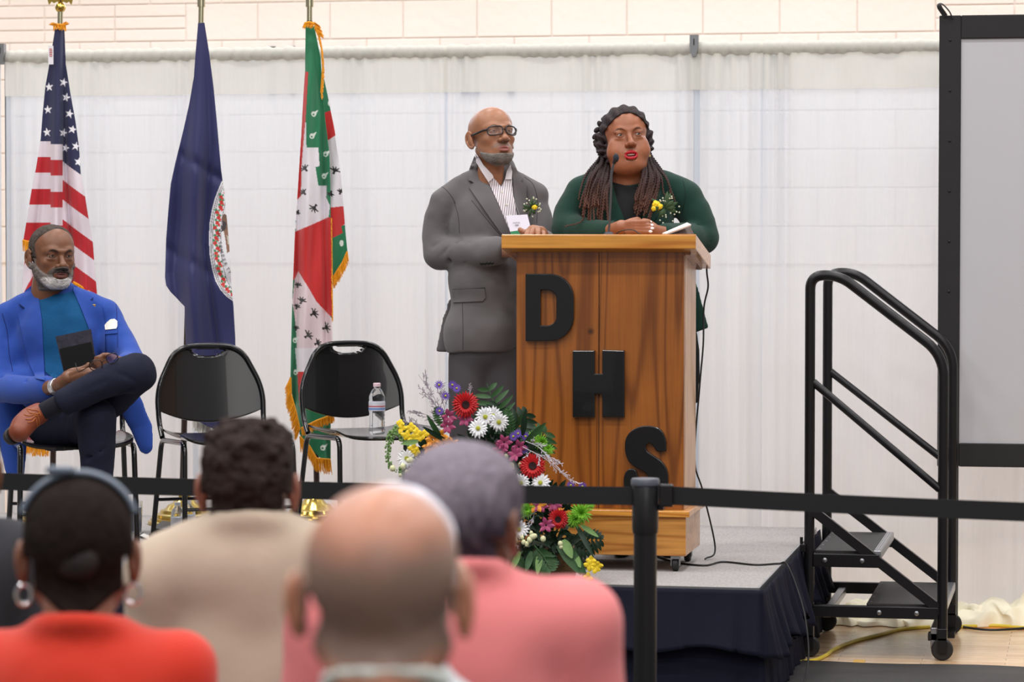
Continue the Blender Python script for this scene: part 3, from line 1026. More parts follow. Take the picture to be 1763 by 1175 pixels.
def make_chair(label):
    """local frame: faces -Y, origin on the floor under the seat middle"""
    c = empty('stacking_chair', (0, 0, 0), label, 'chair', 'black stacking chairs on the stage')
    SH = .405
    hw, hd_ = .208, .21
    for sx in (-1, 1):
        x = sx * hw
        P = rounded([(x * 1.10, .27, 0.0), (x, hd_ - .02, SH - .01), (x, -hd_, SH + .002), (x * 1.04, -hd_ - .035, 0.0)], .045, 7)
        mb = MB(); mb.tube(P, .0105, n=10); l = mb.build('leg_frame', tube_m, c, smooth=True, local=True)
        for y in (.27, -hd_ - .035):
            mb = MB(); mb.cyl((x * (1.10 if y > 0 else 1.04), y, 0), (x * (1.10 if y > 0 else 1.04), y, .025), .0135); mb.build('foot_cap', rubber, l, smooth=True, local=True)
    for y, f in ((-hd_ - .022, 1.02), (.235, 1.05)):
        mb = MB(); mb.tube([(-hw * f, y, .16), (0, y, .16), (hw * f, y, .16)], .0065, n=8)
        mb.build('cross_rung', tube_m, c, smooth=True, local=True)
    # seat: a dished shell with rolled front
    V, Fc = [], []
    nx, ny = 28, 26
    for k in range(2):
        for j in range(ny + 1):
            for i in range(nx + 1):
                u, v = -1 + 2 * i / nx, -1 + 2 * j / ny
                f = 1 - .10 * max(0, v) ** 2 - .06 * max(0, -v) ** 3
                x = u * .216 * f
                y = v * .225 - .028 * (1 - u * u) * (v < 0) * abs(v)
                zz = SH + .012 - .018 * (1 - u * u) * (1 - v * v) - .035 * max(0, -v - .72) ** 2 * 12 * (1 - .3 * u * u) * .35 + .02 * abs(u) ** 6 - (.008 if k else 0)
                V.append((x, y, zz))
    n1 = (nx + 1) * (ny + 1)
    for j in range(ny):
        for i in range(nx):
            a = j * (nx + 1) + i
            Fc.append((a, a + 1, a + nx + 2, a + nx + 1)); Fc.append((n1 + a, n1 + a + nx + 1, n1 + a + nx + 2, n1 + a + 1))
    for i in range(nx):
        Fc.append((i, n1 + i, n1 + i + 1, i + 1)); a = ny * (nx + 1) + i; Fc.append((a, a + 1, n1 + a + 1, n1 + a))
    for j in range(ny):
        a = j * (nx + 1); Fc.append((a, a + nx + 1, n1 + a + nx + 1, n1 + a)); a += nx; Fc.append((a, n1 + a, n1 + a + nx + 1, a + nx + 1))
    so = obj('seat', V, Fc, chair_m, c, smooth=True, local=True); auto_smooth(so, 60)
    # back uprights and rolled top tube
    P = rounded([(-hw, hd_ - .03, SH), (-hw, .235, SH + .05), (-hw - .004, .258, .585), (-.13, .292, .748), (0, .297, .757), (.13, .292, .748), (hw + .004, .258, .585), (hw, .235, SH + .05), (hw, hd_ - .03, SH)], .08, 8)
    mb = MB(); mb.tube(P, .0105, n=10); mb.build('back_tube', tube_m, c, smooth=True, local=True)
    # backrest shell with hand slot
    V, Fc = [], []
    nu, nv = 60, 44
    idx = {}

    def hwz(z):
        t = (z - .53) / (.845 - .53)
        if t > .55:
            return .232 * math.sqrt(max(0.0, 1 - ((t - .55) / .475) ** 2.6))
        return .232
    def zlow(u):
        return .505 - .05 * (1 - u * u)
    for j in range(nv + 1):
        for i in range(nu + 1):
            u = -1 + 2 * i / nu
            x = u * .207
            top = .500 + .252 * (1 - abs(u) ** 3.4) ** (1 / 2.2) if abs(u) < 1 else .505
            top = max(top, zlow(u) + .004)
            z = zlow(u) + (top - zlow(u)) * j / nv
            y = .262 + (z - .52) * .16 - .012 + .03 * (1 - u * u)
            V.append((x, y, z))
    for i_, (x, y, z) in enumerate(V):      # crisp edge for the hand slot
        rr = math.hypot(x / .062, (z - .738) / .024)
        if z < .742 and .72 < rr < 1.28:
            V[i_] = (x / rr, y, .738 + (z - .738) / rr)
        elif rr < .95 and .737 < z < .748:
            V[i_] = (x, y, .742)
    def inslot(x, z):
        return (x / .062) ** 2 + ((z - .738) / .024) ** 2 < 1 and z < .742
    for j in range(nv):
        for i in range(nu):
            a = j * (nu + 1) + i
            cx_ = (V[a][0] + V[a + nu + 2][0]) / 2; cz_ = (V[a][2] + V[a + nu + 2][2]) / 2
            if inslot(cx_, cz_): continue
            Fc.append((a, a + 1, a + nu + 2, a + nu + 1))
    bo = obj('backrest', V, Fc, chair_m, c, smooth=True, local=True)
    md = bo.modifiers.new('t', 'SOLIDIFY'); md.thickness = .006; md.offset = 0
    return c


ch = make_chair('black stacking chair at left with the man in the blue blazer sitting on it')
CA = R2(32)
f_ = np.array([math.sin(CA), -math.cos(CA)]); l_ = np.array([math.cos(CA), math.sin(CA)])
def place_chair(c, rl, ang=CA):
    """rl: world xy of the rear-left (viewer's left) foot"""
    f_ = np.array([math.sin(ang), -math.cos(ang)]); l_ = np.array([math.cos(ang), math.sin(ang)])
    p = np.array(rl) + l_ * .229 + f_ * .27
    c.location = (p[0], p[1], SZ); c.rotation_euler = (0, 0, ang)
C2 = np.array([-3.59, 11.125]); C3 = np.array([-3.11, 11.49]); C1 = C2 - (C3 - C2) * .98
ch1, ch2, ch3 = ch, copy_tree(ch), copy_tree(ch)
place_chair(ch1, atZ(13, 938, SZ)[:2], R2(24)); place_chair(ch2, C2, R2(30)); place_chair(ch3, C3, R2(33))
ch2['label'] = 'empty black stacking chair in the middle, next to the seated man'
ch3['label'] = 'empty black stacking chair at right with a water bottle on its seat'

# ================================================================== BELT BARRIER
post = empty('belt_stanchion', (-1.172, 7.9, 0), 'black belt barrier post standing in front of the stage', 'stanchion')
pm = mat('black_stanchion_paint', (22, 22, 25), .35, bump=.1, bscale=100)
X_, Y_ = -1.172, 7.9
mb = MB(); mb.lathe([(.001, 0), (.17, 0), (.17, .012), (.15, .02), (.05, .035), (.035, .04)], (X_, Y_, .006), 40); mb.build('round_base', pm, post, smooth=True)
mb = MB(); mb.lathe([(.03, .04), (.031, .05), (.031, .80)], (X_, Y_, 0.004), 32); mb.build('post_tube', pm, post, smooth=True)
mb = MB(); mb.lathe([(.034, .80), (.0355, .815), (.0355, .925), (.034, .928)], (X_, Y_, 0), 32); mb.build('belt_cassette', pm, post, smooth=True)
mb = MB(); mb.lathe([(.0375, .9285), (.0385, .931), (.0385, .942), (.036, .947), (.001, .948)], (X_, Y_, 0), 32); mb.build('post_cap', mat('grey_cap', (88, 92, 102), .3), post, smooth=True)
mb = MB(); mb.box((X_ + .038, Y_ - .012, .872), (X_ + .075, Y_ + .012, .932), bev=.004); mb.box((X_ + .036, Y_ - .008, .862), (X_ + .05, Y_ + .008, .88), bev=.003); mb.build('belt_clip', pm, post)
beltm = mat('black_nylon_belt', (18, 18, 21), .6, bump=.3, bscale=700)


def belt(p0, p1, sag):
    V, Fc = [], []
    n = 40
    for i in range(n + 1):
        t = i / n
        p = np.array(p0) * (1 - t) + np.array(p1) * t
        s = -sag * 4 * t * (1 - t)
        V += [(p[0], p[1], p[2] + .0245 + s), (p[0], p[1], p[2] - .0245 + s)]
    for i in range(n):
        Fc.append((2 * i, 2 * i + 1, 2 * i + 3, 2 * i + 2))
    o = obj('belt', V, Fc, beltm, post)
    md = o.modifiers.new('t', 'SOLIDIFY'); md.thickness = .002; md.offset = 0


belt((X_ + .07, Y_, .902), (X_ + 2.6, Y_ - .455, .905), .014)
belt((X_ - .036, Y_, .899), (X_ - 2.6, Y_ + .30, .899), .01)
# a chrome-capped post corner at the far left of the belt (seen above the belt near the headband)
# ================================================================== IMPLICIT SURFACE MODELLER (bodies, clothes, hair)
def vnoise(X, Y, Z, s, seed=0):
    """smooth value noise in -1..1"""
    x, y, z = X * s + seed * 17.3, Y * s + seed * 5.7, Z * s + seed * 11.1
    xi, yi, zi = np.floor(x).astype(np.int64), np.floor(y).astype(np.int64), np.floor(z).astype(np.int64)
    fx, fy, fz = x - xi, y - yi, z - zi
    fx, fy, fz = fx * fx * (3 - 2 * fx), fy * fy * (3 - 2 * fy), fz * fz * (3 - 2 * fz)

    def h(a, b, c):
        n = (a * 73856093) ^ (b * 19349663) ^ (c * 83492791)
        n = (n ^ (n >> 13)) * 1274126177 & 0x7fffffff
        return (n % 10007) / 5003.5 - 1.0
    r = 0
    for dx in (0, 1):
        for dy in (0, 1):
            for dz in (0, 1):
                wgt = (fx if dx else 1 - fx) * (fy if dy else 1 - fy) * (fz if dz else 1 - fz)
                r = r + wgt * h(xi + dx, yi + dy, zi + dz)
    return r


class Field:
    def __init__(s, lo, hi, h):
        s.h = h
        s.lo = np.array(lo, float)
        s.n = np.ceil((np.array(hi, float) - s.lo) / h).astype(int) + 1
        s.ax = [s.lo[i] + h * np.arange(s.n[i]) for i in range(3)]
        s.F = np.full(tuple(s.n), 1.0, dtype=np.float32)

    def region(s, lo, hi, m):
        sl = []
        for i in range(3):
            a = int(np.clip(math.floor((lo[i] - m - s.lo[i]) / s.h), 0, s.n[i]))
            b = int(np.clip(math.ceil((hi[i] + m - s.lo[i]) / s.h) + 1, 0, s.n[i]))
            sl.append(slice(a, b))
        return tuple(sl)

    def grid(s, sl):
        return np.meshgrid(*[s.ax[i][sl[i]] for i in range(3)], indexing='ij', sparse=True)

    def _merge(s, sl, d, k, op):
        A = s.F[sl]
        if op == 'add':
            if k > 0:
                hh = np.clip(0.5 + 0.5 * (A - d) / k, 0, 1)
                r = A * (1 - hh) + d * hh - k * hh * (1 - hh)
            else:
                r = np.minimum(A, d)
        elif op == 'sub':
            if k > 0:
                hh = np.clip(0.5 - 0.5 * (A + d) / k, 0, 1)
                r = A * (1 - hh) - d * hh + k * hh * (1 - hh)
            else:
                r = np.maximum(A, -d)
        s.F[sl] = r

    def ell(s, c, r, k=0.0, op='add', R=None):
        c = np.array(c, float)
        r = np.array([r, r, r] if np.isscalar(r) else r, float)
        m = r.max() if R is not None else r
        sl = s.region(c - m, c + m, max(k, 0) + 3 * s.h)
        if min(x.stop - x.start for x in sl) <= 0: return s
        X, Y, Z = s.grid(sl)
        X, Y, Z = X - c[0], Y - c[1], Z - c[2]
        if R is not None:
            R = np.asarray(R)
            X, Y, Z = (R[0, 0] * X + R[1, 0] * Y + R[2, 0] * Z, R[0, 1] * X + R[1, 1] * Y + R[2, 1] * Z, R[0, 2] * X + R[1, 2] * Y + R[2, 2] * Z)
        k0 = np.sqrt((X / r[0]) ** 2 + (Y / r[1]) ** 2 + (Z / r[2]) ** 2)
        k1 = np.sqrt((X / r[0] ** 2) ** 2 + (Y / r[1] ** 2) ** 2 + (Z / r[2] ** 2) ** 2) + 1e-9
        d = k0 * (k0 - 1) / k1
        s._merge(sl, d, k, op)
        return s

    def cap(s, a, b, ra, rb=None, k=0.0, op='add', flat=None):
        """tapered capsule; flat=(axis, factor) squashes it along an axis about its own line"""
        a, b = np.array(a, float), np.array(b, float)
        rb = ra if rb is None else rb
        m = max(ra, rb)
        sl = s.region(np.minimum(a, b) - m, np.maximum(a, b) + m, max(k, 0) + 3 * s.h)
        if min(x.stop - x.start for x in sl) <= 0: return s
        X, Y, Z = s.grid(sl)
        ab = b - a
        L = ab.dot(ab) + 1e-12
        t = np.clip(((X - a[0]) * ab[0] + (Y - a[1]) * ab[1] + (Z - a[2]) * ab[2]) / L, 0, 1)
        dx, dy, dz = X - a[0] - t * ab[0], Y - a[1] - t * ab[1], Z - a[2] - t * ab[2]
        if flat is not None:
            q = [dx, dy, dz]
            q[flat[0]] = q[flat[0]] / flat[1]
            dx, dy, dz = q
        d = np.sqrt(dx * dx + dy * dy + dz * dz) - (ra + (rb - ra) * t)
        s._merge(sl, d, k, op)
        return s

    def path(s, P, r, k=0.0, op='add', sm=0, flat=None):
        P = [np.array(p, float) for p in P]
        if np.isscalar(r): r = [r] * len(P)
        if sm:
            rr = np.interp(np.linspace(0, len(P) - 1, (len(P) - 1) * sm + 1), range(len(P)), r)
            P = spline(P, sm)
            r = list(rr)
        # internal chain joined without blending, then merged once with k
        lo = np.min(P, 0) - max(r); hi = np.max(P, 0) + max(r)
        sl = s.region(lo, hi, max(k, 0) + 3 * s.h)
        if min(x.stop - x.start for x in sl) <= 0: return s
        X, Y, Z = s.grid(sl)
        D = None
        for i in range(len(P) - 1):
            a, b = P[i], P[i + 1]
            ab = b - a
            L = ab.dot(ab) + 1e-12
            t = np.clip(((X - a[0]) * ab[0] + (Y - a[1]) * ab[1] + (Z - a[2]) * ab[2]) / L, 0, 1)
            dx, dy, dz = X - a[0] - t * ab[0], Y - a[1] - t * ab[1], Z - a[2] - t * ab[2]
            if flat is not None:
                q = [dx, dy, dz]; q[flat[0]] = q[flat[0]] / flat[1]; dx, dy, dz = q
            d = np.sqrt(dx * dx + dy * dy + dz * dz) - (r[i] + (r[i + 1] - r[i]) * t)
            D = d if D is None else np.minimum(D, d)
        s._merge(sl, D, k, op)
        return s

    def plane(s, p, n, k=0.0):
        """keep only the side opposite to n"""
        n = nrm(n)
        X, Y, Z = np.meshgrid(*s.ax, indexing='ij', sparse=True)
        d = (X - p[0]) * n[0] + (Y - p[1]) * n[1] + (Z - p[2]) * n[2]
        if k > 0:
            hh = np.clip(0.5 - 0.5 * (s.F - d) / k, 0, 1)
            s.F = (s.F * (1 - hh) + d * hh + k * hh * (1 - hh)).astype(np.float32)
        else:
            s.F = np.maximum(s.F, d).astype(np.float32)
        return s

    def noise(s, amp, scale, seed=0, aniso=(1, 1, 1)):
        X, Y, Z = np.meshgrid(*s.ax, indexing='ij')
        near = np.abs(s.F) < 0.03
        v = vnoise(X[near] * aniso[0], Y[near] * aniso[1], Z[near] * aniso[2], scale, seed)
        s.F[near] -= (amp * v).astype(np.float32)
        return s

    def copy(s):
        f = Field.__new__(Field)
        f.h, f.lo, f.n, f.ax, f.F = s.h, s.lo, s.n, s.ax, s.F.copy()
        return f

    def mesh(s):
        """naive surface nets"""
        F = s.F.copy()
        F[0, :, :] = F[-1, :, :] = 1; F[:, 0, :] = F[:, -1, :] = 1; F[:, :, 0] = F[:, :, -1] = 1
        ins = F < 0
        nx, ny, nz = F.shape
        c = [ins[i:nx - 1 + i, j:ny - 1 + j, k:nz - 1 + k] for i in (0, 1) for j in (0, 1) for k in (0, 1)]
        cnt = sum(x.astype(np.int8) for x in c)
        act = (cnt > 0) & (cnt < 8)
        I = np.argwhere(act)
        idm = np.full(act.shape, -1, dtype=np.int64)
        idm[act] = np.arange(len(I))
        pos = np.zeros((len(I), 3)); num = np.zeros(len(I))
        corners = [(i, j, k) for i in (0, 1) for j in (0, 1) for k in (0, 1)]
        vals = {o_: F[I[:, 0] + o_[0], I[:, 1] + o_[1], I[:, 2] + o_[2]] for o_ in corners}
        for a in corners:
            for ax in range(3):
                if a[ax] == 0:
                    b = list(a); b[ax] = 1; b = tuple(b)
                    va, vb = vals[a], vals[b]
                    m = (va < 0) != (vb < 0)
                    t = va[m] / (va[m] - vb[m])
                    p = np.tile(np.array(a, float), (m.sum(), 1)); p[:, ax] += t
                    pos[m] += p; num[m] += 1
        V = s.lo + (I + pos / num[:, None]) * s.h
        faces = []
        for ax in range(3):
            u, v = [(1, 2), (2, 0), (0, 1)][ax]
            sl0 = [slice(1, -1)] * 3; sl1 = [slice(1, -1)] * 3
            sl0[ax] = slice(0, -1); sl1[ax] = slice(1, None)
            A = F[tuple(sl0)] < 0; B = F[tuple(sl1)] < 0
            E_ = np.argwhere(A != B)
            if len(E_) == 0: continue
            st_ = A[tuple(E_.T)]
            base = E_.copy()
            for q in range(3):
                if q != ax: base[:, q] += 1
            def gi(du, dv):
                J = base.copy(); J[:, u] -= du; J[:, v] -= dv
                return idm[J[:, 0], J[:, 1], J[:, 2]]
            q = np.stack([gi(1, 1), gi(0, 1), gi(0, 0), gi(1, 0)], 1)
            q[~st_] = q[~st_][:, ::-1]
            faces.append(q)
        Fc = np.vstack(faces)
        Fc = Fc[(Fc >= 0).all(1)]
        return V, Fc


def relax(V, Fc, it=2, lam=0.5):
    """light Laplacian smoothing of a quad mesh"""
    V = V.copy()
    E_ = np.vstack([Fc[:, [0, 1]], Fc[:, [1, 2]], Fc[:, [2, 3]], Fc[:, [3, 0]]])
    deg = np.bincount(E_.ravel(), minlength=len(V)).astype(float)[:, None]
    for _ in range(it):
        S = np.zeros_like(V)
        for c_ in range(3):
            S[:, c_] = np.bincount(E_[:, 0], V[E_[:, 1], c_], len(V)) + np.bincount(E_[:, 1], V[E_[:, 0], c_], len(V))
        V += lam * (S / np.maximum(deg, 1) - V)
    return V


def fobj(name, V, Fc, m, parent=None, cols=None):
    """fast mesh object for big quad meshes (world coordinates)"""
    V = V - (rootpos(parent) if parent is not None else 0)
    me = bpy.data.meshes.new(name)
    n, f = len(V), len(Fc)
    me.vertices.add(n); me.vertices.foreach_set('co', V.astype(np.float32).ravel())
    me.loops.add(4 * f); me.loops.foreach_set('vertex_index', Fc.astype(np.int32).ravel())
    me.polygons.add(f); me.polygons.foreach_set('loop_start', np.arange(0, 4 * f, 4, dtype=np.int32))
    me.polygons.foreach_set('use_smooth', np.ones(f, dtype=bool))
    me.materials.append(m)
    me.update(calc_edges=True)
    if cols is not None:
        cols = np.asarray(cols, float)
        if cols.shape[1] == 3: cols = np.hstack([cols, np.ones((n, 1))])
        ca = me.color_attributes.new('Col', 'FLOAT_COLOR', 'POINT')
        ca.data.foreach_set('color', cols.astype(np.float32).ravel())
    o = bpy.data.objects.new(name, me)
    COL.objects.link(o)
    if parent is not None: o.parent = parent
    return o


# ------------------------------------------------------------------ view frame: x right, y towards the viewer, z up, origin at the eye
VF = np.array([RT, -FW, UP])          # rows = axes in world coordinates


def v2w(V):
    return EYEV + np.asarray(V) @ VF


def w2v(P):
    return (np.asarray(P) - EYEV) @ VF.T


class Fig:
    """a figure standing at depth D; p(px, py, w): pixel and distance w in front of that depth -> view-frame point"""
    def __init__(s, D):
        s.D = D
        s.s = D / FPX

    def p(s, px, py, w=0.0):
        d = s.D - w
        return np.array([(px - CX) / FPX * d, -d, -(py - CY) / FPX * d])

    def ps(s, L):
        return [s.p(*q) for q in L]

    def field(s, x0, y0, x1, y1, w0, w1, h):
        a, b = s.p(x0, y1, w0), s.p(x1, y0, w1)
        lo = np.minimum(a, b) - h * 2; hi = np.maximum(a, b) + h * 2
        return Field(lo, hi, h)


def bvh_of(objs):
    V, Fc = [], []
    for o in objs:
        b = len(V)
        off = rootpos(o)
        V += [Vector(off) + v.co for v in o.data.vertices]
        Fc += [tuple(b + i for i in p.vertices) for p in o.data.polygons]
    return BVHTree.FromPolygons(V, Fc)


from mathutils.geometry import delaunay_2d_cdt


def cast(bvh, px, py, fallback=11.0):
    r = ray(px, py)
    hit = bvh.ray_cast(Vector(EYEV), Vector(r).normalized(), 60)
    if hit[0] is None:
        return None
    return np.array(hit[0])


def patch(name, poly, bvh, m, parent, off=0.004, th=0.003, step=2.5, curve=False, cols=None, back=False):
    """cloth piece cut to a pixel outline and laid on the body surface, with its own thickness"""
    poly = [np.array(q, float) for q in poly]
    if curve:
        poly = list(spline([np.append(q, 0) for q in poly + [poly[0]]], 5)[:-1, :2])
    B = []
    n = len(poly)
    for i in range(n):
        a, b = poly[i], poly[(i + 1) % n]
        kk = max(1, int(np.linalg.norm(b - a) / step))
        for q in range(kk):
            B.append(a + (b - a) * q / kk)
    B = np.array(B)
    x0, y0 = B.min(0); x1, y1 = B.max(0)
    gx, gy = np.meshgrid(np.arange(x0, x1, step), np.arange(y0, y1, step))
    gx, gy = gx.ravel(), gy.ravel()
    ins = in_poly(gx, gy, B)
    # keep interior points a little away from the outline
    G = np.stack([gx[ins], gy[ins]], 1)
    if len(G):
        d = np.min(np.linalg.norm(G[:, None, :] - B[None, :, :], axis=2), axis=1)
        G = G[d > step * 0.45]
    allp = [Vector((float(a), float(b))) for a, b in np.vstack([B, G])] if len(G) else [Vector((float(a), float(b))) for a, b in B]
    nb = len(B)
    res = delaunay_2d_cdt(allp, [], [list(range(nb))], 1, 1e-4)
    P2, faces = [np.array(v) for v in res[0]], [tuple(f) for f in res[2]]
    dep, hits = [], []
    for q in P2:
        h = cast(bvh, q[0], q[1])
        hits.append(h)
        dep.append(None if h is None else (h - EYEV).dot(FW))
    ok = [i for i, d in enumerate(dep) if d is not None]
    if not ok:
        return None
    PA = np.array([P2[i] for i in ok]); DA = np.array([dep[i] for i in ok])
    D = np.array([dep[i] if dep[i] is not None else DA[np.argmin(((PA - P2[i]) ** 2).sum(1))] for i in range(len(P2))])
    # relax depth so the piece bridges small folds
    nb_ = [[] for _ in P2]
    for f in faces:
        for a, b in zip(f, f[1:] + f[:1]):
            nb_[a].append(b); nb_[b].append(a)
    for _ in range(2):
        D2 = D.copy()
        for i, ns in enumerate(nb_):
            if ns: D2[i] = min(D[i], 0.5 * D[i] + 0.5 * np.mean(D[ns]))
        D = D2
    Vf = [atD(q[0], q[1], d - off - th) for q, d in zip(P2, D)]
    Vb = [atD(q[0], q[1], d - off + 0.001) for q, d in zip(P2, D)]
    n = len(P2)
    Fc = [f for f in faces] + [tuple(n + i for i in f[::-1]) for f in faces]
    ec = {}
    for f in faces:
        for a, b in zip(f, f[1:] + f[:1]):
            ec[(a, b)] = 1
    for (a, b) in list(ec):
        if (b, a) not in ec:
            Fc.append((a, n + a, n + b, b))
    cc = None
    if cols is not None:
        c1 = cols(np.array(P2)); cc = np.vstack([c1, c1])
    o = obj(name, Vf + Vb, Fc, m, parent, smooth=True, cols=cc)
    auto_smooth(o, 50)
    return o


def stroke(name, pts, bvh, r, m, parent, off=0.001, sm=6, n=6):
    """thin seam / cord laid along the surface"""
    P = spline([np.array([a, b, 0.0]) for a, b in pts], sm) if len(pts) > 2 else np.array([[*pts[0], 0], [*((np.array(pts[0]) + np.array(pts[1])) / 2), 0], [*pts[1], 0]])
    Q = []
    for q in P:
        h = cast(bvh, q[0], q[1])
        if h is not None:
            Q.append(h - off * FW)
    if len(Q) < 2: return None
    mb = MB(); mb.tube(Q, r, n=n)
    return mb.build(name, m, parent, smooth=True)


# ------------------------------------------------------------------ heads
def rot3(yaw, pitch, roll):
    """columns: head x (viewer's right at yaw 0), head y (face direction), head z; yaw > 0 turns towards the viewer's right"""
    y, p, r = R2(yaw), R2(pitch), R2(roll)
    Rz = np.array([[math.cos(y), math.sin(y), 0], [-math.sin(y), math.cos(y), 0], [0, 0, 1]])
    # head x axis (1,0,0); y axis (0,1,0) is towards viewer
    Rx = np.array([[1, 0, 0], [0, math.cos(p), -math.sin(p)], [0, math.sin(p), math.cos(p)]])
    Ry = np.array([[math.cos(r), 0, math.sin(r)], [0, 1, 0], [-math.sin(r), 0, math.cos(r)]])
    return Ry @ Rz @ Rx


def sm01(x, a, b):
    t = np.clip((x - a) / (b - a), 0, 1)
    return t * t * (3 - 2 * t)


def head_field(h=0.0025, wide=1.0, jaw=1.0, cheek=0.0, chin2=0.0, mouth_open=0.0, lip=1.0, nose=1.0, neck_r=.058, neck_len=.20, eye_open=1.0, brow=1.0, neck_back=-.03, smile=0.0, skull=1.0):
    f = Field((-.115, -.135, -neck_len - .03), (.115, .14, .135), h)
    W = wide
    f.ell((0, -.010, .034), (.076 * W, .098, .082 * skull))
    f.ell((0, .032, .040), (.062 * W, .055, .060), .03)
    f.ell((0, .030, -.028), (.064 * W, .058, .072), .022)
    f.ell((0, .030, -.070), (.050 * W * jaw, .052, .040 * jaw), .022)
    f.ell((0, .072, -.094), (.022 * jaw, .016, .016), .018)
    for s in (-1, 1):
        f.cap((s * .053 * W * jaw, .0, -.052), (s * .022 * W, .062, -.094), .018, .014, .025)
        f.ell((s * .044 * W, .060, -.022), (.019, .017, .015), .018)
        if cheek:
            f.ell((s * .044 * W, .052, -.052), (.030 + cheek, .030 + cheek * .7, .030 + cheek), .022)
    if chin2:
        f.ell((0, .030, -.105), (.060 + chin2, .050 + chin2 * .6, .032 + chin2), .025)
    # brow ridge
    f.path([(-.050 * W, .060, .020), (-.032, .083, .025), (-.012, .090, .020), (.012, .090, .020), (.032, .083, .025), (.050 * W, .060, .020)], .0085 * brow, .012, sm=3)
    # sockets
    for s in (-1, 1):
        f.ell((s * .032, .100, .004), (.021, .017, .013), .010, 'sub')
    # nose
    f.path([(0, .086, .014), (0, .096, -.008), (0, .109, -.028)], [.0075, .0085 * nose, .0115 * nose], .009, sm=3)
    f.ell((0, .1125, -.0315), (.0125 * nose, .0115, .0105), .005)
    for s in (-1, 1):
        f.ell((s * .0145 * nose, .100, -.0345), (.0085 * nose, .0115, .0085), .005)
        f.ell((s * .0075 * nose, .108, -.0425), (.0042, .0055, .0035), .002, 'sub')
    f.cap((0, .100, -.046), (0, .097, -.053), .0025, .0025, .004, 'sub')
    # mouth mound and lips
    mo = mouth_open
    f.ell((0, .074, -.062 - mo * .4), (.033, .022, .026 + mo * .4), .014)
    sx = .0245 + smile
    zc = -.0635
    up = [(-sx, .0855 - smile * .6, zc - .002 + smile * .5), (-.012, .0955, zc + .0015), (-.004, .0985, zc + .003), (0, .0975, zc + .002), (.004, .0985, zc + .003), (.012, .0955, zc + .0015), (sx, .0855 - smile * .6, zc - .002 + smile * .5)]
    lo = [(-sx, .0850 - smile * .6, zc - .003 + smile * .5), (-.011, .0935, zc - .009 - mo), (0, .0955, zc - .0105 - mo), (.011, .0935, zc - .009 - mo), (sx, .0850 - smile * .6, zc - .003 + smile * .5)]
    f.path(up, [.002, .0042 * lip, .0048 * lip, .0042 * lip, .0048 * lip, .0042 * lip, .002], .003, sm=3)
    f.path(lo, [.002, .0050 * lip, .0058 * lip, .0050 * lip, .002], .003, sm=3)
    cut = [(-sx, .090, zc - .0035 + smile * .5), (-.01, .101, zc - .004 - mo * .5), (0, .103, zc - .0035 - mo * .5), (.01, .101, zc - .004 - mo * .5), (sx, .090, zc - .0035 + smile * .5)]
    f.path(cut, [.0012, .0016 + mo * .45, .0016 + mo * .5, .0016 + mo * .45, .0012], .0015, 'sub', sm=3)
    if mo:
        f.ell((0, .088, zc - .004 - mo * .5), (.017, .022, mo * .62 + .001), .001, 'sub')
    f.cap((-.012, .088, -.083), (.012, .088, -.083), .004, .004, .008, 'sub')
    # eyelids hugging the ball
    for s in (-1, 1):
        ex, ey, ez = s * .0320, .0745, .0025
        R_ = .0135
        for kind in (1, -1):
            P = []
            for t in np.linspace(-1, 1, 7):
                a = t * 1.15
                op = (.0048 * eye_open + .0006) if kind > 0 else .0036 * eye_open
                zz = ez + kind * op * math.cos(a * 1.25) - (.0006 * s * t)
                xx = ex + math.sin(a) * R_ * .98
                yy = ey + math.sqrt(max(1e-6, (R_ + .0010) ** 2 - (xx - ex) ** 2 - (zz - ez) ** 2 * 1.0))
                P.append((xx, yy, zz))
            f.path(P, .0023 if kind > 0 else .0019, .003)
        f.ell((ex, .079, ez + .0115), (.019, .0095, .0065), .007)   # upper lid fullness
        f.ell((ex, .078, ez - .0115), (.017, .0085, .006), .007)
    # ears
    for s in (-1, 1):
        Re = rot3(0, 0, 0)
        c = np.array([s * .079 * W, -.008, -.006])
        f.path([c + np.array([0, .012, -.026]), c + np.array([s * .004, .006, -.034]), c + np.array([s * .008, -.008, -.026]), c + np.array([s * .014, -.018, -.004]), c + np.array([s * .013, -.014, .020]), c + np.array([s * .008, .000, .030]), c + np.array([s * .003, .010, .020])], [.005, .006, .0055, .0042, .0042, .004, .004], .006, sm=3)
        f.ell(c + np.array([s * .001, -.004, -.002]), (.0075, .014, .025), .006)
        f.cap(c + np.array([s * .004, .004, -.018]), c + np.array([s * .008, -.007, .016]), .0115, .0145, .004, flat=(0, .35))
        f.ell(c + np.array([s * .0165, .002, -.004]), (.006, .0075, .013), .003, 'sub')
    for s in (-1, 1):
        f.ell((s * .084 * W, -.008, -.012), (.0075, .014, .021), .003)
    # neck
    f.cap((0, -.018, -.060), (0, neck_back - .010, -neck_len), neck_r, neck_r * 1.06, .022)
    return f


def head_parts(fig, root, c, yaw, pitch, roll, f, skin_cols, skin_m, scale=1.0, eyes=True, iris=(60, 38, 26)):
    """places a head field; returns (head transform, mesh arrays)"""
    M = rot3(yaw, pitch, roll)
    cv = fig.p(*c)

    def T(P):
        return v2w(cv + (np.asarray(P, float) * scale) @ M.T)
    V, Fc = f.mesh()
    V = relax(V, Fc, 1, .4)
    cols = skin_cols(V)
    return T, V, Fc, cols


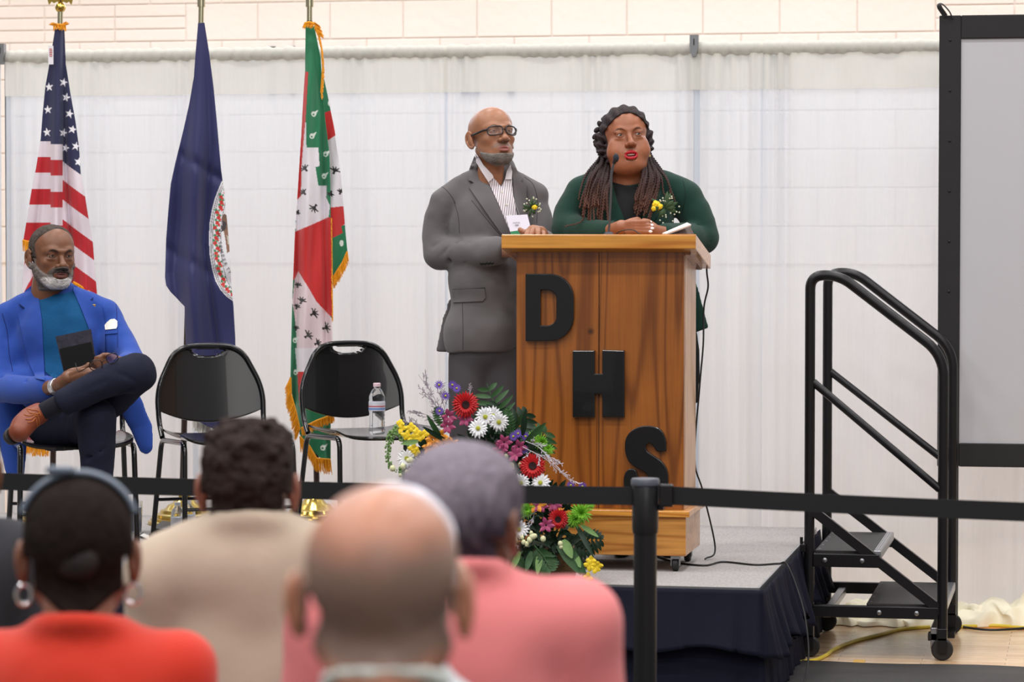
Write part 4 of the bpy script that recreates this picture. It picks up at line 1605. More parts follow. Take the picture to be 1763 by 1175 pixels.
def shell(f, mask, t, under=-.004, noise=None):
    """hair / beard: the head surface grown by t where mask = 1, sunk under the skin elsewhere"""
    g = f.copy()
    X, Y, Z = np.meshgrid(*g.ax, indexing='ij')
    near = np.abs(f.F) < 0.06
    x, y, z = X[near], Y[near], Z[near]
    mk = mask(x, y, z)
    tt = t * np.ones_like(mk)
    if noise is not None:
        amp, sc, sd = noise
        tt = tt + amp * vnoise(x, y, z, sc, sd) + amp * .5 * vnoise(x, y, z, sc * 2.1, sd + 3)
    g.F[near] = f.F[near] - (under + (tt - under) * mk)
    # drop what is only sunken copy: shift keeps it inside the skin
    return g


def mesh_masked(g, mask, thr=0.18):
    V, Fc = g.mesh()
    mk = mask(V[:, 0], V[:, 1], V[:, 2])
    keep = mk > thr
    fk = keep[Fc].all(1)
    Fc = Fc[fk]
    used = np.unique(Fc)
    mp = np.full(len(V), -1); mp[used] = np.arange(len(used))
    return V[used], mp[Fc]


def lin(rgb):
    return np.array(srgb(*rgb)[:3])


def eye_meshes(root, T, iris, gaze=(0.0, 0.0), ez=.0025):
    for s in (-1, 1):
        c = np.array([s * .0320, .0745, ez])
        V, Fc, cc = [], [], []
        n = 20
        g = nrm([gaze[0], 1.0, gaze[1]])
        a = nrm(np.cross(g, [0, 0, 1])); b = np.cross(a, g)
        for i in range(n + 1):
            ph = math.pi * i / n
            for k in range(24):
                t = 2 * math.pi * k / 24
                p = math.cos(ph) * g + math.sin(ph) * (math.cos(t) * a + math.sin(t) * b)
                V.append(c + .0132 * p)
                cc.append(lin((12, 10, 10)) if ph < .17 else (lin(iris) if ph < .46 else lin((176, 162, 154))))
        for i in range(n):
            for k in range(24):
                k2 = (k + 1) % 24
                Fc.append((i * 24 + k, (i + 1) * 24 + k, (i + 1) * 24 + k2, i * 24 + k2))
        obj('eye', T(V), Fc, mat('eye_surface', (200, 200, 200), .12, attr=True, coat=.5), root, smooth=True, cols=cc)
# ================================================================== PEOPLE
skin_m = mat('skin', (150, 100, 75), .38, attr=True, var=.08, vscale=60, bump=.15, bscale=900, spec=.45, sub=.06)
hair_m = mat('coarse_hair', (80, 76, 74), .9, attr=True, var=.45, vscale=330, bump=1.0, bscale=420, spec=.15)
shoe_blk = mat('black_shoe_leather', (20, 19, 20), .35)


def join(parts):
    V, Fc, C_ = [], [], []
    b = 0
    for v, f, c in parts:
        V.append(v); Fc.append(f + b); b += len(v)
        C_.append(c if len(np.shape(c)) == 2 else np.tile(c, (len(v), 1)))
    return np.vstack(V), np.vstack(Fc), np.vstack(C_)


def fmesh(f, col, sm=1):
    V, Fc = f.mesh()
    V = relax(V, Fc, sm, .5)
    W = v2w(V)
    c = col(V) if callable(col) else np.tile(lin(col), (len(V), 1))
    return W, Fc, c


def cloth(name, f, m, root, sm=2, cols=None):
    V, Fc = f.mesh()
    V = relax(V, Fc, sm, .5)
    return fobj(name, v2w(V), Fc, m, root, cols=cols(V) if cols else None)


def boutonniere(fig, root, c, label, yellow_pts, r0, seed, wflow):
    rs = random.Random(seed)
    bt = empty('boutonniere', v2w(fig.p(*c)), label, 'corsage')
    gm = mat('leaf_green_dark', (46, 72, 38), .6, var=.3, vscale=90)
    wm = mat('tiny_white_bloom', (196, 200, 178), .7)
    ym = mat('yellow_petal', (236, 204, 40), .6, var=.12, vscale=120)
    for i, (px, py, rr) in enumerate(yellow_pts):
        mb = MB()
        cc = v2w(fig.p(px, py, c[2] + .018))
        for k in range(9):
            a = k * 2.4; q = .35 + .65 * k / 9
            d = (math.cos(a) * RT + math.sin(a) * UP) * rr * .5 * q
            mb.ball(cc + d - FW * (.006 * (1 - q)), (rr * .5, rr * .34, rr * .5), 5)
        mb.build('yellow_bloom', ym, bt, smooth=True)
    for i in range(13):
        a = rs.uniform(0, 6.28); L_ = r0 * rs.uniform(.6, 1.1)
        d = math.cos(a) * RT + math.sin(a) * UP
        s = np.cross(FW, d)
        o_ = v2w(fig.p(c[0], c[1], c[2] + .006 + rs.random() * .01))
        V = []
        for t, wd in ((0, .1), (.3, .8), (.6, 1), (.85, .6), (1, .02)):
            q = o_ + d * L_ * t - FW * .01 * math.sin(t * 3)
            V += [q - s * wd * r0 * .13, q - FW * .002, q + s * wd * r0 * .13]
        Fc = []
        for k in range(4):
            for e in (0, 1):
                Fc.append((3 * k + e, 3 * k + e + 1, 3 * k + 4 + e, 3 * k + 3 + e))
        obj('leaf', V, Fc, gm, bt, smooth=True)
    for i in range(wflow):
        a = rs.uniform(0, 6.28); L_ = r0 * rs.uniform(.4, 1.05)
        o_ = v2w(fig.p(c[0], c[1], c[2] + .016)) + (math.cos(a) * RT + math.sin(a) * UP) * L_
        mb = MB(); mb.ball(o_, .0035, 4); mb.build('filler_bloom', wm, bt, smooth=True)
    return bt


# ------------------------------------------------------------------ man in the grey suit
fg = Fig(11.25)
base = v2w(fg.p(845, 948, 0)); base[2] = SZ
gman = empty('person', base, 'bald man with glasses and grey beard in a grey suit standing left behind the lectern', 'person')
hf = head_field(h=.0024, wide=1.03, jaw=1.0, cheek=.0, brow=1.15, nose=1.15, lip=.8, neck_r=.049, neck_len=.17, neck_back=-.045, eye_open=.8, mouth_open=0)
G_HAIR = lambda x, y, z: np.zeros_like(x)


def beard_mask(low=-.118, side=-.030, top=-.078, slope=.62, must=0.0, ystart=-.003):
    def fn(x, y, z):
        line = side - slope * np.clip(y, -.02, .075)
        m = sm01(line - z, -.003, .005) * sm01(y, ystart - .012, ystart + .012) * sm01(z, low - .006, low + .003)
        # clear the mouth
        mo = ((x / .031) ** 2 + ((z + .067) / .0155) ** 2)
        m = m * np.where(y > .06, sm01(mo, .85, 1.25), 1)
        if must:
            mu = sm01(1.0 - ((x / .036) ** 2 + ((z + .0535) / .0085) ** 2), 0, .5) * (y > .07) * must
            ring = sm01(1.0 - np.abs(np.sqrt((x / .037) ** 2 + ((z + .068) / .026) ** 2) - 1) / .30, 0, .6) * (y > .06) * must
            m = np.maximum(m, np.maximum(mu, ring))
            m = m * np.where(y > .06, sm01((x / .026) ** 2 + ((z + .0665) / .0095) ** 2, .9, 1.15), 1)
        return m
    return fn


def skin_fn(base, lipc, dark, beard=None, beardc=None, brow_c=(40, 32, 28), brow_w=1.0, hairline=None, hairc=None, lipz=-.0665, lipr=.0118, lip_s=1.0):
    b, l, d, bc = lin(base), lin(lipc), lin(dark), lin(brow_c)

    def fn(V):
        x, y, z = V[:, 0], V[:, 1], V[:, 2]
        n = vnoise(x, y, z, 45, 3)[:, None] * .10 + vnoise(x, y, z, 130, 5)[:, None] * .05
        c = b * (1 + n)
        # darker around the eyes and under the nose, brow and lip colour
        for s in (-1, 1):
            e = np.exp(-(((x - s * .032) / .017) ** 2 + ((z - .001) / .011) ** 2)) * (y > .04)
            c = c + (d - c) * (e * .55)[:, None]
            br = sm01(1 - (((x - s * .033) / .0215) ** 2 + ((z - .0235 + .02 * abs(1) * ((np.abs(x) - .033) / .03) ** 2) / (.0042 * brow_w)) ** 2), 0, .55) * (y > .05)
            c = c + (bc - c) * (br * .85)[:, None]
        li = sm01(1 - ((x / .0255) ** 2 + ((z - lipz) / lipr) ** 2), 0, .25 / lip_s) * (y > .088 - 6 * x * x * 3)
        c = c + (l - c) * li[:, None]
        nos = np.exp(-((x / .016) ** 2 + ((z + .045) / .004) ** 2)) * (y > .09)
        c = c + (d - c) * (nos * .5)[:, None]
        if beard is not None:
            m = beard(x, y, z)
            c = c + (lin(beardc) - c) * (m * .8)[:, None]
        if hairline is not None:
            m = hairline(x, y, z)
            c = c + (lin(hairc) - c) * (m * .85)[:, None]
        return c
    return fn


gb = beard_mask(low=-.122, side=-.050, slope=.42, ystart=.022)
sk = skin_fn((156, 107, 80), (150, 92, 84), (96, 60, 46), beard=lambda x, y, z: np.maximum(gb(x, y, z), .5 * beard_mask(must=1.0)(x, y, z) * (z > -.06)), beardc=(104, 98, 96), brow_c=(92, 70, 58))
HC = (846, 237, .02)
T, V, Fc, cols = head_parts(fg, gman, HC, 27, 10, -2, hf, sk, skin_m, scale=.985)
parts = [(T(V), Fc, cols)]
# hidden torso, arms, legs in one body; left hand resting over the lid
SKG = (154, 106, 80)
bf = fg.field(730, 300, 960, 955, -.2, .34, .012)
bf.ell(fg.p(842, 400, -.02), (.12, .08, .2)).ell(fg.p(838, 540, -.01), (.11, .09, .17), .05)
bf.path(fg.ps([(780, 345, -.02), (842, 325, -.03), (915, 345, -.02)]), .035, .04)
bf.path(fg.ps([(770, 350, -.02), (760, 430, -.02), (855, 430, .14)]), [.03, .022, .02], .02)
bf.path(fg.ps([(915, 350, -.02), (932, 425, .02), (936, 412, .2)]), [.033, .028, .024], .02)
bf.path(fg.ps([(812, 620, 0), (808, 780, 0), (806, 930, 0)]), [.06, .045, .035], .03)
bf.path(fg.ps([(872, 620, 0), (876, 780, 0), (878, 930, 0)]), [.06, .045, .035], .03)
parts.append(fmesh(bf, SKG))
hd = fg.field(865, 375, 960, 445, .1, .42, .0022)
kn = [(936, 412, .22), (930, 402, .26), (918, 399, .30)]
hd.path(fg.ps(kn), [.026, .027, .025], .0)
hd.path(fg.ps([(934, 401, .27), (936, 403, .31), (934, 412, .33), (932, 418, .325)]), [.0105, .0100, .009, .008], .006, sm=3)
hd.path(fg.ps([(926, 397, .285), (927, 398, .325), (925, 408, .345), (923, 416, .34)]), [.0110, .0105, .0095, .008], .006, sm=3)
hd.path(fg.ps([(917, 396, .295), (917, 397, .335), (914, 406, .355), (913, 414, .35)]), [.0110, .0105, .0095, .008], .006, sm=3)
hd.path(fg.ps([(909, 399, .295), (908, 400, .33), (905, 408, .35), (904, 415, .345)]), [.0100, .0098, .009, .008], .006, sm=3)
hd.path(fg.ps([(915, 403, .29), (905, 402, .305), (898, 398, .31), (895.5, 395.5, .31)]), [.015, .0115, .0105, .0088], .008, sm=3)
hd.path(fg.ps([(855, 430, .16), (872, 430, .22), (884, 432, .27)]), [.028, .03, .024], 0)
for k in range(4):
    hd.path(fg.ps([(882, 424 + 5 * k, .27), (896, 423 + 5 * k, .30), (900, 426 + 5 * k, .31)]), [.010, .009, .008], .006)
parts.append(fmesh(hd, SKG))
V, Fc, C_ = join(parts)
gbody = fobj('body', V, Fc, skin_m, gman, C_)
eye_meshes(gman, T, (52, 34, 26), gaze=(.10, -.02))
# beard
g = shell(hf, gb, .0045, noise=(.0018, 420, 2))
Vb, Fb = mesh_masked(g, gb)
bc = lin((122, 116, 112)) * (1 + .35 * vnoise(Vb[:, 0], Vb[:, 1], Vb[:, 2], 60, 9)[:, None])
# darker streak at the chin's left
fobj('beard', T(Vb), Fb, hair_m, gman, cols=bc)

# glasses
gl_m = mat('dark_tortoise_frame', (30, 20, 22), .35)
frame = None
for s in (-1, 1):
    mb = MB()
    c = np.array([s * .0335, .104, .0005])
    P = []
    for k in range(33):
        t = 2 * math.pi * k / 32
        cx_, cz_ = math.cos(t), math.sin(t)
        ex = np.sign(cx_) * abs(cx_) ** .62 * .0265
        ez_ = np.sign(cz_) * abs(cz_) ** .62 * .0165
        P.append(c + np.array([ex, -.10 * ex * ex / .0265 * s * s - .012 * (s * ex / .0265) , ez_ + (.001 if cz_ > 0 else 0)]))
    mb.tube(T(P), .0027, n=8, cap=False)
    if s < 0:
        gl = mb.build('glasses', gl_m, gman, smooth=True)
    else:
        mb.build('lens_rim', gl_m, gl, smooth=True)
    lens = T([c + np.array([np.sign(math.cos(t)) * abs(math.cos(t)) ** .62 * .0258, -.012 * s * math.cos(t), np.sign(math.sin(t)) * abs(math.sin(t)) ** .62 * .016]) for t in np.linspace(0, 2 * math.pi, 33)[:-1]])
    lm = mat('clear_lens', (235, 238, 240), .03, alpha=.05, coat=.0)
    obj('lens', lens, [tuple(range(32))], lm, gl)
    mb = MB(); mb.tube(T(spline([c + np.array([s * .027, -.012, .008]), (s * .071, .075, .008), (s * .083, .03, .006), (s * .085, -.008, .006), (s * .083, -.03, -.012)], 6)), .0026, n=8, flat=1.9, ref=tuple(RT))
    mb.build('temple', gl_m, gl, smooth=True)
mb = MB(); mb.tube(T(spline([(-.008, .1045, .004), (0, .107, .006), (.008, .1045, .004)], 5)), .0022, n=8); mb.build('bridge', gl_m, gl, smooth=True)

# suit
suit = mat('grey_sharkskin_suit', (98, 94, 96), .85, var=.10, vscale=500, bump=.3, bscale=900, spec=.2, sheen=.15)
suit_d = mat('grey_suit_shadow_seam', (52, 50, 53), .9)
jf = fg.field(712, 262, 975, 628, -.24, .30, .0058)
jf.path(fg.ps([(757, 437, -.02), (800, 437, .05), (852, 432, .15)]), [.057, .060, .056], 0, sm=3)
for a, b, r in (((768, 470, .05), (790, 412, .08), .007), ((800, 466, .09), (812, 420, .12), .005), ((782, 405, .03), (800, 418, .12), .006), ((748, 450, .05), (775, 424, .075), .004)):
    jf.cap(fg.p(*a), fg.p(*b), r, r * .6, .012, 'sub')
jf.ell(fg.p(911, 431, .24), .092, .004, 'sub')
jf.path(fg.ps([(766, 347, -.02), (752, 395, -.035), (756, 437, -.02)]), [.055, .056, .058], .022, sm=3)
for a, b, r in (((745, 425, .035), (775, 405, .045), .004), ((745, 402, .03), (778, 388, .035), .004)):
    jf.cap(fg.p(*a), fg.p(*b), r, r * .5, .012, 'sub')
jf2 = fg.field(712, 262, 975, 628, -.24, .30, .0058)
jf2.ell(fg.p(842, 388, -.015), (.158, .112, .175))
jf2.path(fg.ps([(778, 338, -.02), (806, 316, -.025), (842, 303, -.04), (880, 312, -.025), (922, 334, -.015)]), [.050, .046, .040, .044, .048], .035, sm=3)
jf2.ell(fg.p(838, 480, .0), (.148, .125, .17), .05)
jf2.ell(fg.p(833, 575, .0), (.152, .132, .16), .05)
jf2.path(fg.ps([(921, 350, -.02), (932, 385, .0), (934, 428, .03)]), [.048, .047, .046], .018, sm=3)
jf2.path(fg.ps([(934, 428, .03), (936, 416, .19)]), [.046, .042], .02)
jf2.path(fg.ps([(820, 287, .005), (824, 277, -.04), (846, 272, -.085), (874, 279, -.05), (884, 291, .0)]), [.012, .014, .016, .014, .012], .018, sm=4)
jf2.path(fg.ps([(776, 515, -.07), (768, 560, -.08), (763, 602, -.08)]), [.006, .020, .028], .006, flat=(1, .3))
jf2.plane(fg.p(840, 607, .1), (0, 0, -1.0))
jf2.noise(.004, 9, 4, (1, 1, .5)).noise(.002, 26, 7)
jf.noise(.004, 16, 3).noise(.002, 34, 5)
m_ = jf2.F; k = .014
hh = np.clip(0.5 + 0.5 * (jf.F - m_) / k, 0, 1)
jf.F = jf.F * (1 - hh) + m_ * hh - k * hh * (1 - hh)
jk = cloth('suit_jacket', jf, suit, gman)
tf = fg.field(750, 560, 925, 955, -.2, .2, .0075)
tf.ell(fg.p(838, 600, 0), (.135, .11, .12))
tf.path(fg.ps([(812, 620, 0), (810, 700, .02), (808, 800, .01), (806, 935, .0)]), [.088, .082, .072, .062], .02, sm=3)
tf.path(fg.ps([(868, 620, 0), (874, 700, .03), (876, 800, .02), (878, 935, .0)]), [.088, .082, .072, .062], .02, sm=3)
tf.plane(fg.p(840, 942, 0), (0, 0, -1.0))
tf.cap(fg.p(842, 700, .12), fg.p(842, 900, .12), .012, .02, .02, 'sub')
tf.noise(.004, 9, 8, (1, 1, .4))
cloth('trousers', tf, mat('charcoal_trousers', (74, 71, 74), .85, var=.1, vscale=400, bump=.3, bscale=800, spec=.2), gman)
for sx in (806, 878):
    sf = fg.field(sx - 45, 900, sx + 45, 975, -.1, .26, .005)
    sf.path(fg.ps([(sx, 938, -.03), (sx, 941, .06), (sx, 945, .15)]), [.045, .042, .036], .0)
    o_ = fg.p(sx, 948, 0); sf.plane(w2v([base[0], base[1], SZ + .002]), (0, 0, -1.0))
    cloth('shoe', sf, shoe_blk, gman)

bv = bvh_of([jk])
bvc = bvh_of([jk, gbody])
shirt_c = mat('striped_shirt_cloth', (222, 217, 223), .8)
_n, _l = shirt_c.node_tree.nodes, shirt_c.node_tree.links
_tc = _n.new('ShaderNodeTexCoord'); _mp = _n.new('ShaderNodeMapping'); _mp.inputs['Rotation'].default_value = (0, -.12, -YAW)
_wv = _n.new('ShaderNodeTexWave'); _wv.inputs['Scale'].default_value = 38; _wv.bands_direction = 'X'
_cr = _n.new('ShaderNodeValToRGB')
_cr.color_ramp.elements[0].position = .18; _cr.color_ramp.elements[0].color = srgb(150, 130, 140)
_cr.color_ramp.elements[1].position = .36; _cr.color_ramp.elements[1].color = srgb(224, 219, 225)
_l.new(_tc.outputs['Object'], _mp.inputs[0]); _l.new(_mp.outputs[0], _wv.inputs['Vector']); _l.new(_wv.outputs['Fac'], _cr.inputs[0])
_l.new(_cr.outputs[0], _n['Principled BSDF'].inputs['Base Color'])


sh = patch('shirt_front', [(817, 270), (826, 290), (840, 312), (860, 355), (880, 404), (888, 404), (890, 370), (883, 330), (881, 305), (879, 287), (872, 296), (869, 310), (863, 322), (855, 312), (846, 303), (836, 291)], bvc, shirt_c, gman, off=.004, th=.002, step=2)
whitec = mat('shirt_white', (222, 216, 222), .8, bump=.3, bscale=300)
patch('shirt_collar', [(818, 264), (824, 270), (832, 284), (848, 301), (850, 306), (841, 314), (830, 297), (820, 280)], bvc, whitec, gman, off=.010, th=.004, step=1.5)
patch('shirt_collar', [(879, 283), (882, 296), (881, 309), (870, 309), (872, 296)], bvc, whitec, gman, off=.010, th=.004, step=1.5)
for px, py in ((864, 331), (872, 352), (878, 372)):
    h = cast(bv, px, py)
    mb = MB(); mb.lathe([(.0001, 0), (.005, 0), (.005, .002), (.0001, .0025)], h - FW * .008, 12, -FW); mb.build('shirt_button', mat('pearl_button', (230, 224, 216), .3), gman, smooth=True)
lap1 = patch('lapel', [(817, 268), (808, 291), (806, 310), (814.5, 315), (807, 322), (818, 338), (840, 370), (864, 404), (880, 404), (864, 365), (845, 325), (832, 300), (822, 281)], bv, suit, gman, off=.006, th=.006, step=2)
lap2 = patch('lapel', [(882, 287), (893, 297), (900, 307), (897, 313), (906, 318), (907, 345), (905, 388), (898, 404), (885, 404), (891, 372), (885, 335), (883, 308)], bv, suit, gman, off=.006, th=.006, step=2)
bvl = bvh_of([jk] + [x for x in (lap1, lap2) if x])
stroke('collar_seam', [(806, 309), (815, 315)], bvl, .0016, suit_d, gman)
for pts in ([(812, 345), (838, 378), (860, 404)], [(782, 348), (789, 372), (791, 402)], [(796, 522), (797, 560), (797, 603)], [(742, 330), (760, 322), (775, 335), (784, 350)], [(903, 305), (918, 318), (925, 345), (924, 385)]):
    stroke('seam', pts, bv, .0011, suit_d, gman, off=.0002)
patch('pocket_flap', [(779, 499), (834, 497), (836, 513), (831, 519), (779, 521)], bv, suit, gman, off=.003, th=.003, step=3)
stroke('pocket_seam', [(779, 499), (806, 498), (835, 496)], bv, .0018, suit_d, gman, off=.003)
for i in range(4):
    h = cast(bv, 829 + i * 6, 454 - i * .4)
    if h is not None:
        mb = MB(); mb.ball(h - FW * .001, (.007, .004, .007), 6); mb.build('cuff_button', shoe_blk, gman, smooth=True)

# name badge on a clip: held in front of the jacket, a thing of its own
bq = [fg.p(870.5, 371.5, .155), fg.p(908, 369.5, .155), fg.p(914, 394, .165), fg.p(878.5, 399, .165)]
bq2 = [fg.p(878.5, 399, .165), fg.p(914, 394, .165), fg.p(916, 404, .167), fg.p(880, 405, .167)]
badge = empty('name_badge', v2w(bq[0]), 'white name badge with green lower band on the grey suit', 'badge')
slab('card', [v2w(q) for q in bq[::-1]], .0015, mat('badge_card', (226, 222, 236), .4), badge, up=-FW)
slab('green_band', [v2w(q) for q in bq2[::-1]], .0015, mat('badge_green', (38, 130, 82), .4), badge, up=-FW)
mb = MB(); mb.tube([v2w(q) for q in fg.ps([(881, 325, .13), (887, 350, .145), (895, 371, .158)])], .0008, n=5); mb.build('badge_cord', mat('cord_grey', (150, 150, 155), .5), badge)


def text_mesh(txt, size, m, parent, name, org, u, v, nn, ext=.0004):
    c = bpy.data.curves.new('t', 'FONT')
    c.body = txt; c.size = size; c.extrude = ext; c.align_x = 'CENTER'
    o = bpy.data.objects.new('t', c); COL.objects.link(o)
    me = bpy.data.meshes.new_from_object(o.evaluated_get(bpy.context.evaluated_depsgraph_get()))
    org, u, v, nn = [np.array(q, float) for q in (org, u, v, nn)]
    V = [org + w_.co.x * u + w_.co.y * v + w_.co.z * nn for w_ in me.vertices]
    Fc = [list(p.vertices) for p in me.polygons]
    bpy.data.objects.remove(o); bpy.data.curves.remove(c); bpy.data.meshes.remove(me)
    return obj(name, V, Fc, m, parent)


ink = mat('badge_ink', (40, 40, 60), .6)
ub = nrm(v2w(bq[1]) - v2w(bq[0])); nb2 = -FW; vb = nrm(np.cross(nb2, ub))
for k, t in enumerate(('CHARLES', 'BIBB')):
    text_mesh(t, .0062, ink, badge, 'badge_text', v2w(fg.p(889 + k, 384.5 + 4.2 * k, .163)) - FW * .003, ub, vb, nb2)
boutonniere(fg, gman, (915, 357, .135), 'yellow rosebud boutonniere with greenery pinned on the grey suit lapel', [(920, 357, .013)], .036, 3, 22)
# ------------------------------------------------------------------ woman in the green blazer
fw = Fig(11.15)
base = v2w(fw.p(1090, 952, 0)); base[2] = SZ
wom = empty('person', base, 'woman with long braids and red lips in a dark green blazer speaking at the microphone', 'person')
hw_ = head_field(h=.0024, wide=1.03, jaw=1.06, cheek=.0015, chin2=.002, skull=.93, mouth_open=.0075, lip=1.25, nose=.96, neck_r=.060, neck_len=.16, neck_back=-.030, eye_open=1.35, brow=.6, smile=.007)
sk = skin_fn((156, 100, 74), (176, 22, 42), (92, 52, 40), brow_c=(46, 30, 26), brow_w=.8, lipz=-.0710, lipr=.0170)
HW = (1076, 240, .02)
T, V, Fc, cols = head_parts(fw, wom, HW, 8, 5, -4, hw_, sk, skin_m, scale=1.06)
parts = [(T(V), Fc, cols)]
SKW = (154, 100, 75)
bf = fw.field(940, 290, 1250, 960, -.22, .36, .012)
bf.ell(fw.p(1085, 400, -.01), (.12, .085, .18)).ell(fw.p(1090, 540, -.01), (.13, .1, .2), .05)
bf.path(fw.ps([(1010, 335, -.02), (1084, 318, -.03), (1165, 340, -.02)]), .035, .04)
bf.path(fw.ps([(1000, 340, -.02), (978, 392, .02), (1050, 398, .2)]), [.035, .03, .024], .02)
bf.path(fw.ps([(1175, 345, -.02), (1205, 412, .0), (1142, 402, .2)]), [.035, .03, .024], .02)
for x in (1065, 1120):
    bf.path(fw.ps([(x, 640, 0), (x, 780, 0), (x, 935, 0)]), [.065, .045, .035], .03)
parts.append(fmesh(bf, SKW))
hd = fw.field(1040, 365, 1150, 415, .12, .42, .0022)
hd.path(fw.ps([(1044, 398, .18), (1056, 395, .235), (1070, 391, .275)]), [.024, .023, .026], 0, sm=3)
hd.ell(fw.p(1078, 391, .285), (.026, .018, .021), .01)
for (y0, y1, x1, w1) in ((385, 383, 1119, .275), (389, 388.5, 1122, .30), (394, 394, 1123, .312), (399, 399.5, 1120, .315)):
    hd.path(fw.ps([(1080, y0, .295), (1094, (y0 + y1) / 2 - 1.2, .318), (1108, y1 - .6, .316), (x1, y1, w1)]), [.0108, .0102, .0092, .0078], .003, sm=3)
hd.path(fw.ps([(1076, 386, .29), (1087, 381, .295), (1096, 378.5, .285), (1100, 378.5, .275)]), [.012, .0112, .010, .0085], .005, sm=3)
# other hand, folded under
hd.path(fw.ps([(1146, 402, .20), (1135, 400, .235), (1122, 396, .262)]), [.025, .024, .025], 0, sm=3)
for (y0, y1) in ((389, 388), (394, 394), (399, 400), (403, 405)):
    hd.path(fw.ps([(1122, y0, .262), (1108, y1 - 1, .265), (1094, y1, .27), (1084, y1 + 2, .262)]), [.0105, .010, .009, .008], .003, sm=3)
hd.path(fw.ps([(1126, 390, .262), (1117, 383, .262), (1108, 380, .262)]), [.012, .011, .009], .005, sm=3)
parts.append(fmesh(hd, SKW))
V, Fc, C_ = join(parts)
fobj('body', V, Fc, skin_m, wom, C_)
eye_meshes(wom, T, (46, 28, 20), gaze=(.12, .02))
mb = MB()
mb.ball((0, .0870, -.0690), (.0150, .0090, .0036), 8)
V_ = T(mb.v); obj('teeth', V_, mb.f, mat('tooth_enamel', (226, 218, 208), .25), wom, smooth=True)
nail = mat('white_nail_polish', (238, 232, 236), .2)
for x, y, w_ in ((1119, 383, .284), (1123, 394, .321), (1120, 399.5, .324), (1122, 388.5, .309)):
    mb = MB(); mb.ball(fw.p(x, y - .6, w_), (.0075, .003, .0052), 6)
    obj('fingernail', v2w(mb.v), mb.f, nail, wom, smooth=True)

# scalp hair in cornrows with side rolls
def whair(x, y, z):
    m = np.maximum(sm01(z - (.079 - 9 * x * x), -.004, .004) * (y > .0), sm01(.028 - y + .10 * np.clip(z, -.05, .03), -.006, .006))
    m = m * sm01(z, -.10, -.08)
    # keep the ear clear
    return m
g = shell(hw_, whair, .006)
X, Y, Z = np.meshgrid(*g.ax, indexing='ij')
near = np.abs(g.F) < .02
ang = np.arctan2(X[near], Z[near] + .05)
g.F[near] -= (.0032 * np.cos(ang * 26 + 6 * Y[near]) * whair(X[near], Y[near], Z[near]) + .0010 * np.sin(Y[near] * 420)).astype(np.float32)
Vh, Fh = mesh_masked(g, whair)
hc = lin((44, 33, 36)) * (1 + .35 * np.cos(np.arctan2(Vh[:, 0], Vh[:, 2] + .05) * 26 + 6 * Vh[:, 1]))[:, None]
braid_m = mat('braided_hair', (50, 36, 34), .6, attr=True, bump=.8, bscale=600, spec=.3)
hair = fobj('hair', T(Vh), Fh, braid_m, wom, cols=np.clip(hc, 0, 1))
rs = random.Random(21)


def braid(P, r=.0056, tip=.45, name='braid'):
    P = spline([v2w(fw.p(*q)) for q in P], 14)
    d = np.concatenate([[0], np.cumsum(np.linalg.norm(np.diff(P, axis=0), axis=1))])
    n = max(20, int(d[-1] / .0032))
    t = np.linspace(0, d[-1], n)
    Q = np.stack([np.interp(t, d, P[:, i]) for i in range(3)], 1)
    Tn = np.gradient(Q, axis=0); Tn /= np.linalg.norm(Tn, axis=1)[:, None]
    side = np.cross(Tn, -FW); side /= np.linalg.norm(side, axis=1)[:, None] + 1e-9
    Q = Q + side * (.0016 * np.sign(np.sin(t / .0058 * math.pi)) * np.abs(np.sin(t / .0058 * math.pi)) ** .5)[:, None]
    rad = r * (1 - (1 - tip) * (t / d[-1]) ** 2) * (.82 + .25 * np.abs(np.sin(t / .0058 * math.pi)))
    V, Fc, C_ = [], [], []
    m = 8
    for i in range(n):
        a = nrm(np.cross(Tn[i], side[i]))
        f = (t[i] / d[-1])
        col = lin((40, 29, 31)) * (1 - f ** 3) + lin((88, 56, 44)) * f ** 3
        for k in range(m):
            q = 2 * math.pi * k / m
            V.append(Q[i] + rad[i] * (math.cos(q) * side[i] + math.sin(q) * a)); C_.append(col)
    for i in range(n - 1):
        for k in range(m):
            k2 = (k + 1) % m
            Fc.append((i * m + k, i * m + k2, (i + 1) * m + k2, (i + 1) * m + k))
    Fc += [tuple(range(m))[::-1], tuple((n - 1) * m + k for k in range(m))]
    return obj(name, V, Fc, braid_m, hair, smooth=True, cols=C_)


for i in range(26):
    u = i / 25; j = rs.random
    y1 = 352 + 40 * j()
    braid([(1030 + 14 * u, 240 + 24 * j(), -.03 + .04 * u), (1032 + 17 * u + 3 * j(), 276 + 6 * j(), .0 + .05 * j()), (1014 + 36 * u + 4 * j(), 306, .085 + .03 * j()), (1002 + 42 * u + 5 * j(), 334, .128 + .018 * j()), (996 + 44 * u + 8 * j(), y1, .145 + .02 * j())], r=.0068 + .0014 * j())
for i in range(23):
    u = i / 22; j = rs.random
    y1 = 345 + 34 * j()
    braid([(1104 + 12 * u, 240 + 24 * j(), -.03 + .04 * (1 - u)), (1108 + 14 * u, 276 + 6 * j(), .0 + .05 * j()), (1104 + 30 * u + 3 * j(), 306, .10 + .03 * j()), (1094 + 34 * u + 4 * j(), 336, .135 + .02 * j()), (1090 + 26 * u + 6 * j(), y1, .150 + .02 * j())], r=.0068 + .0014 * j())
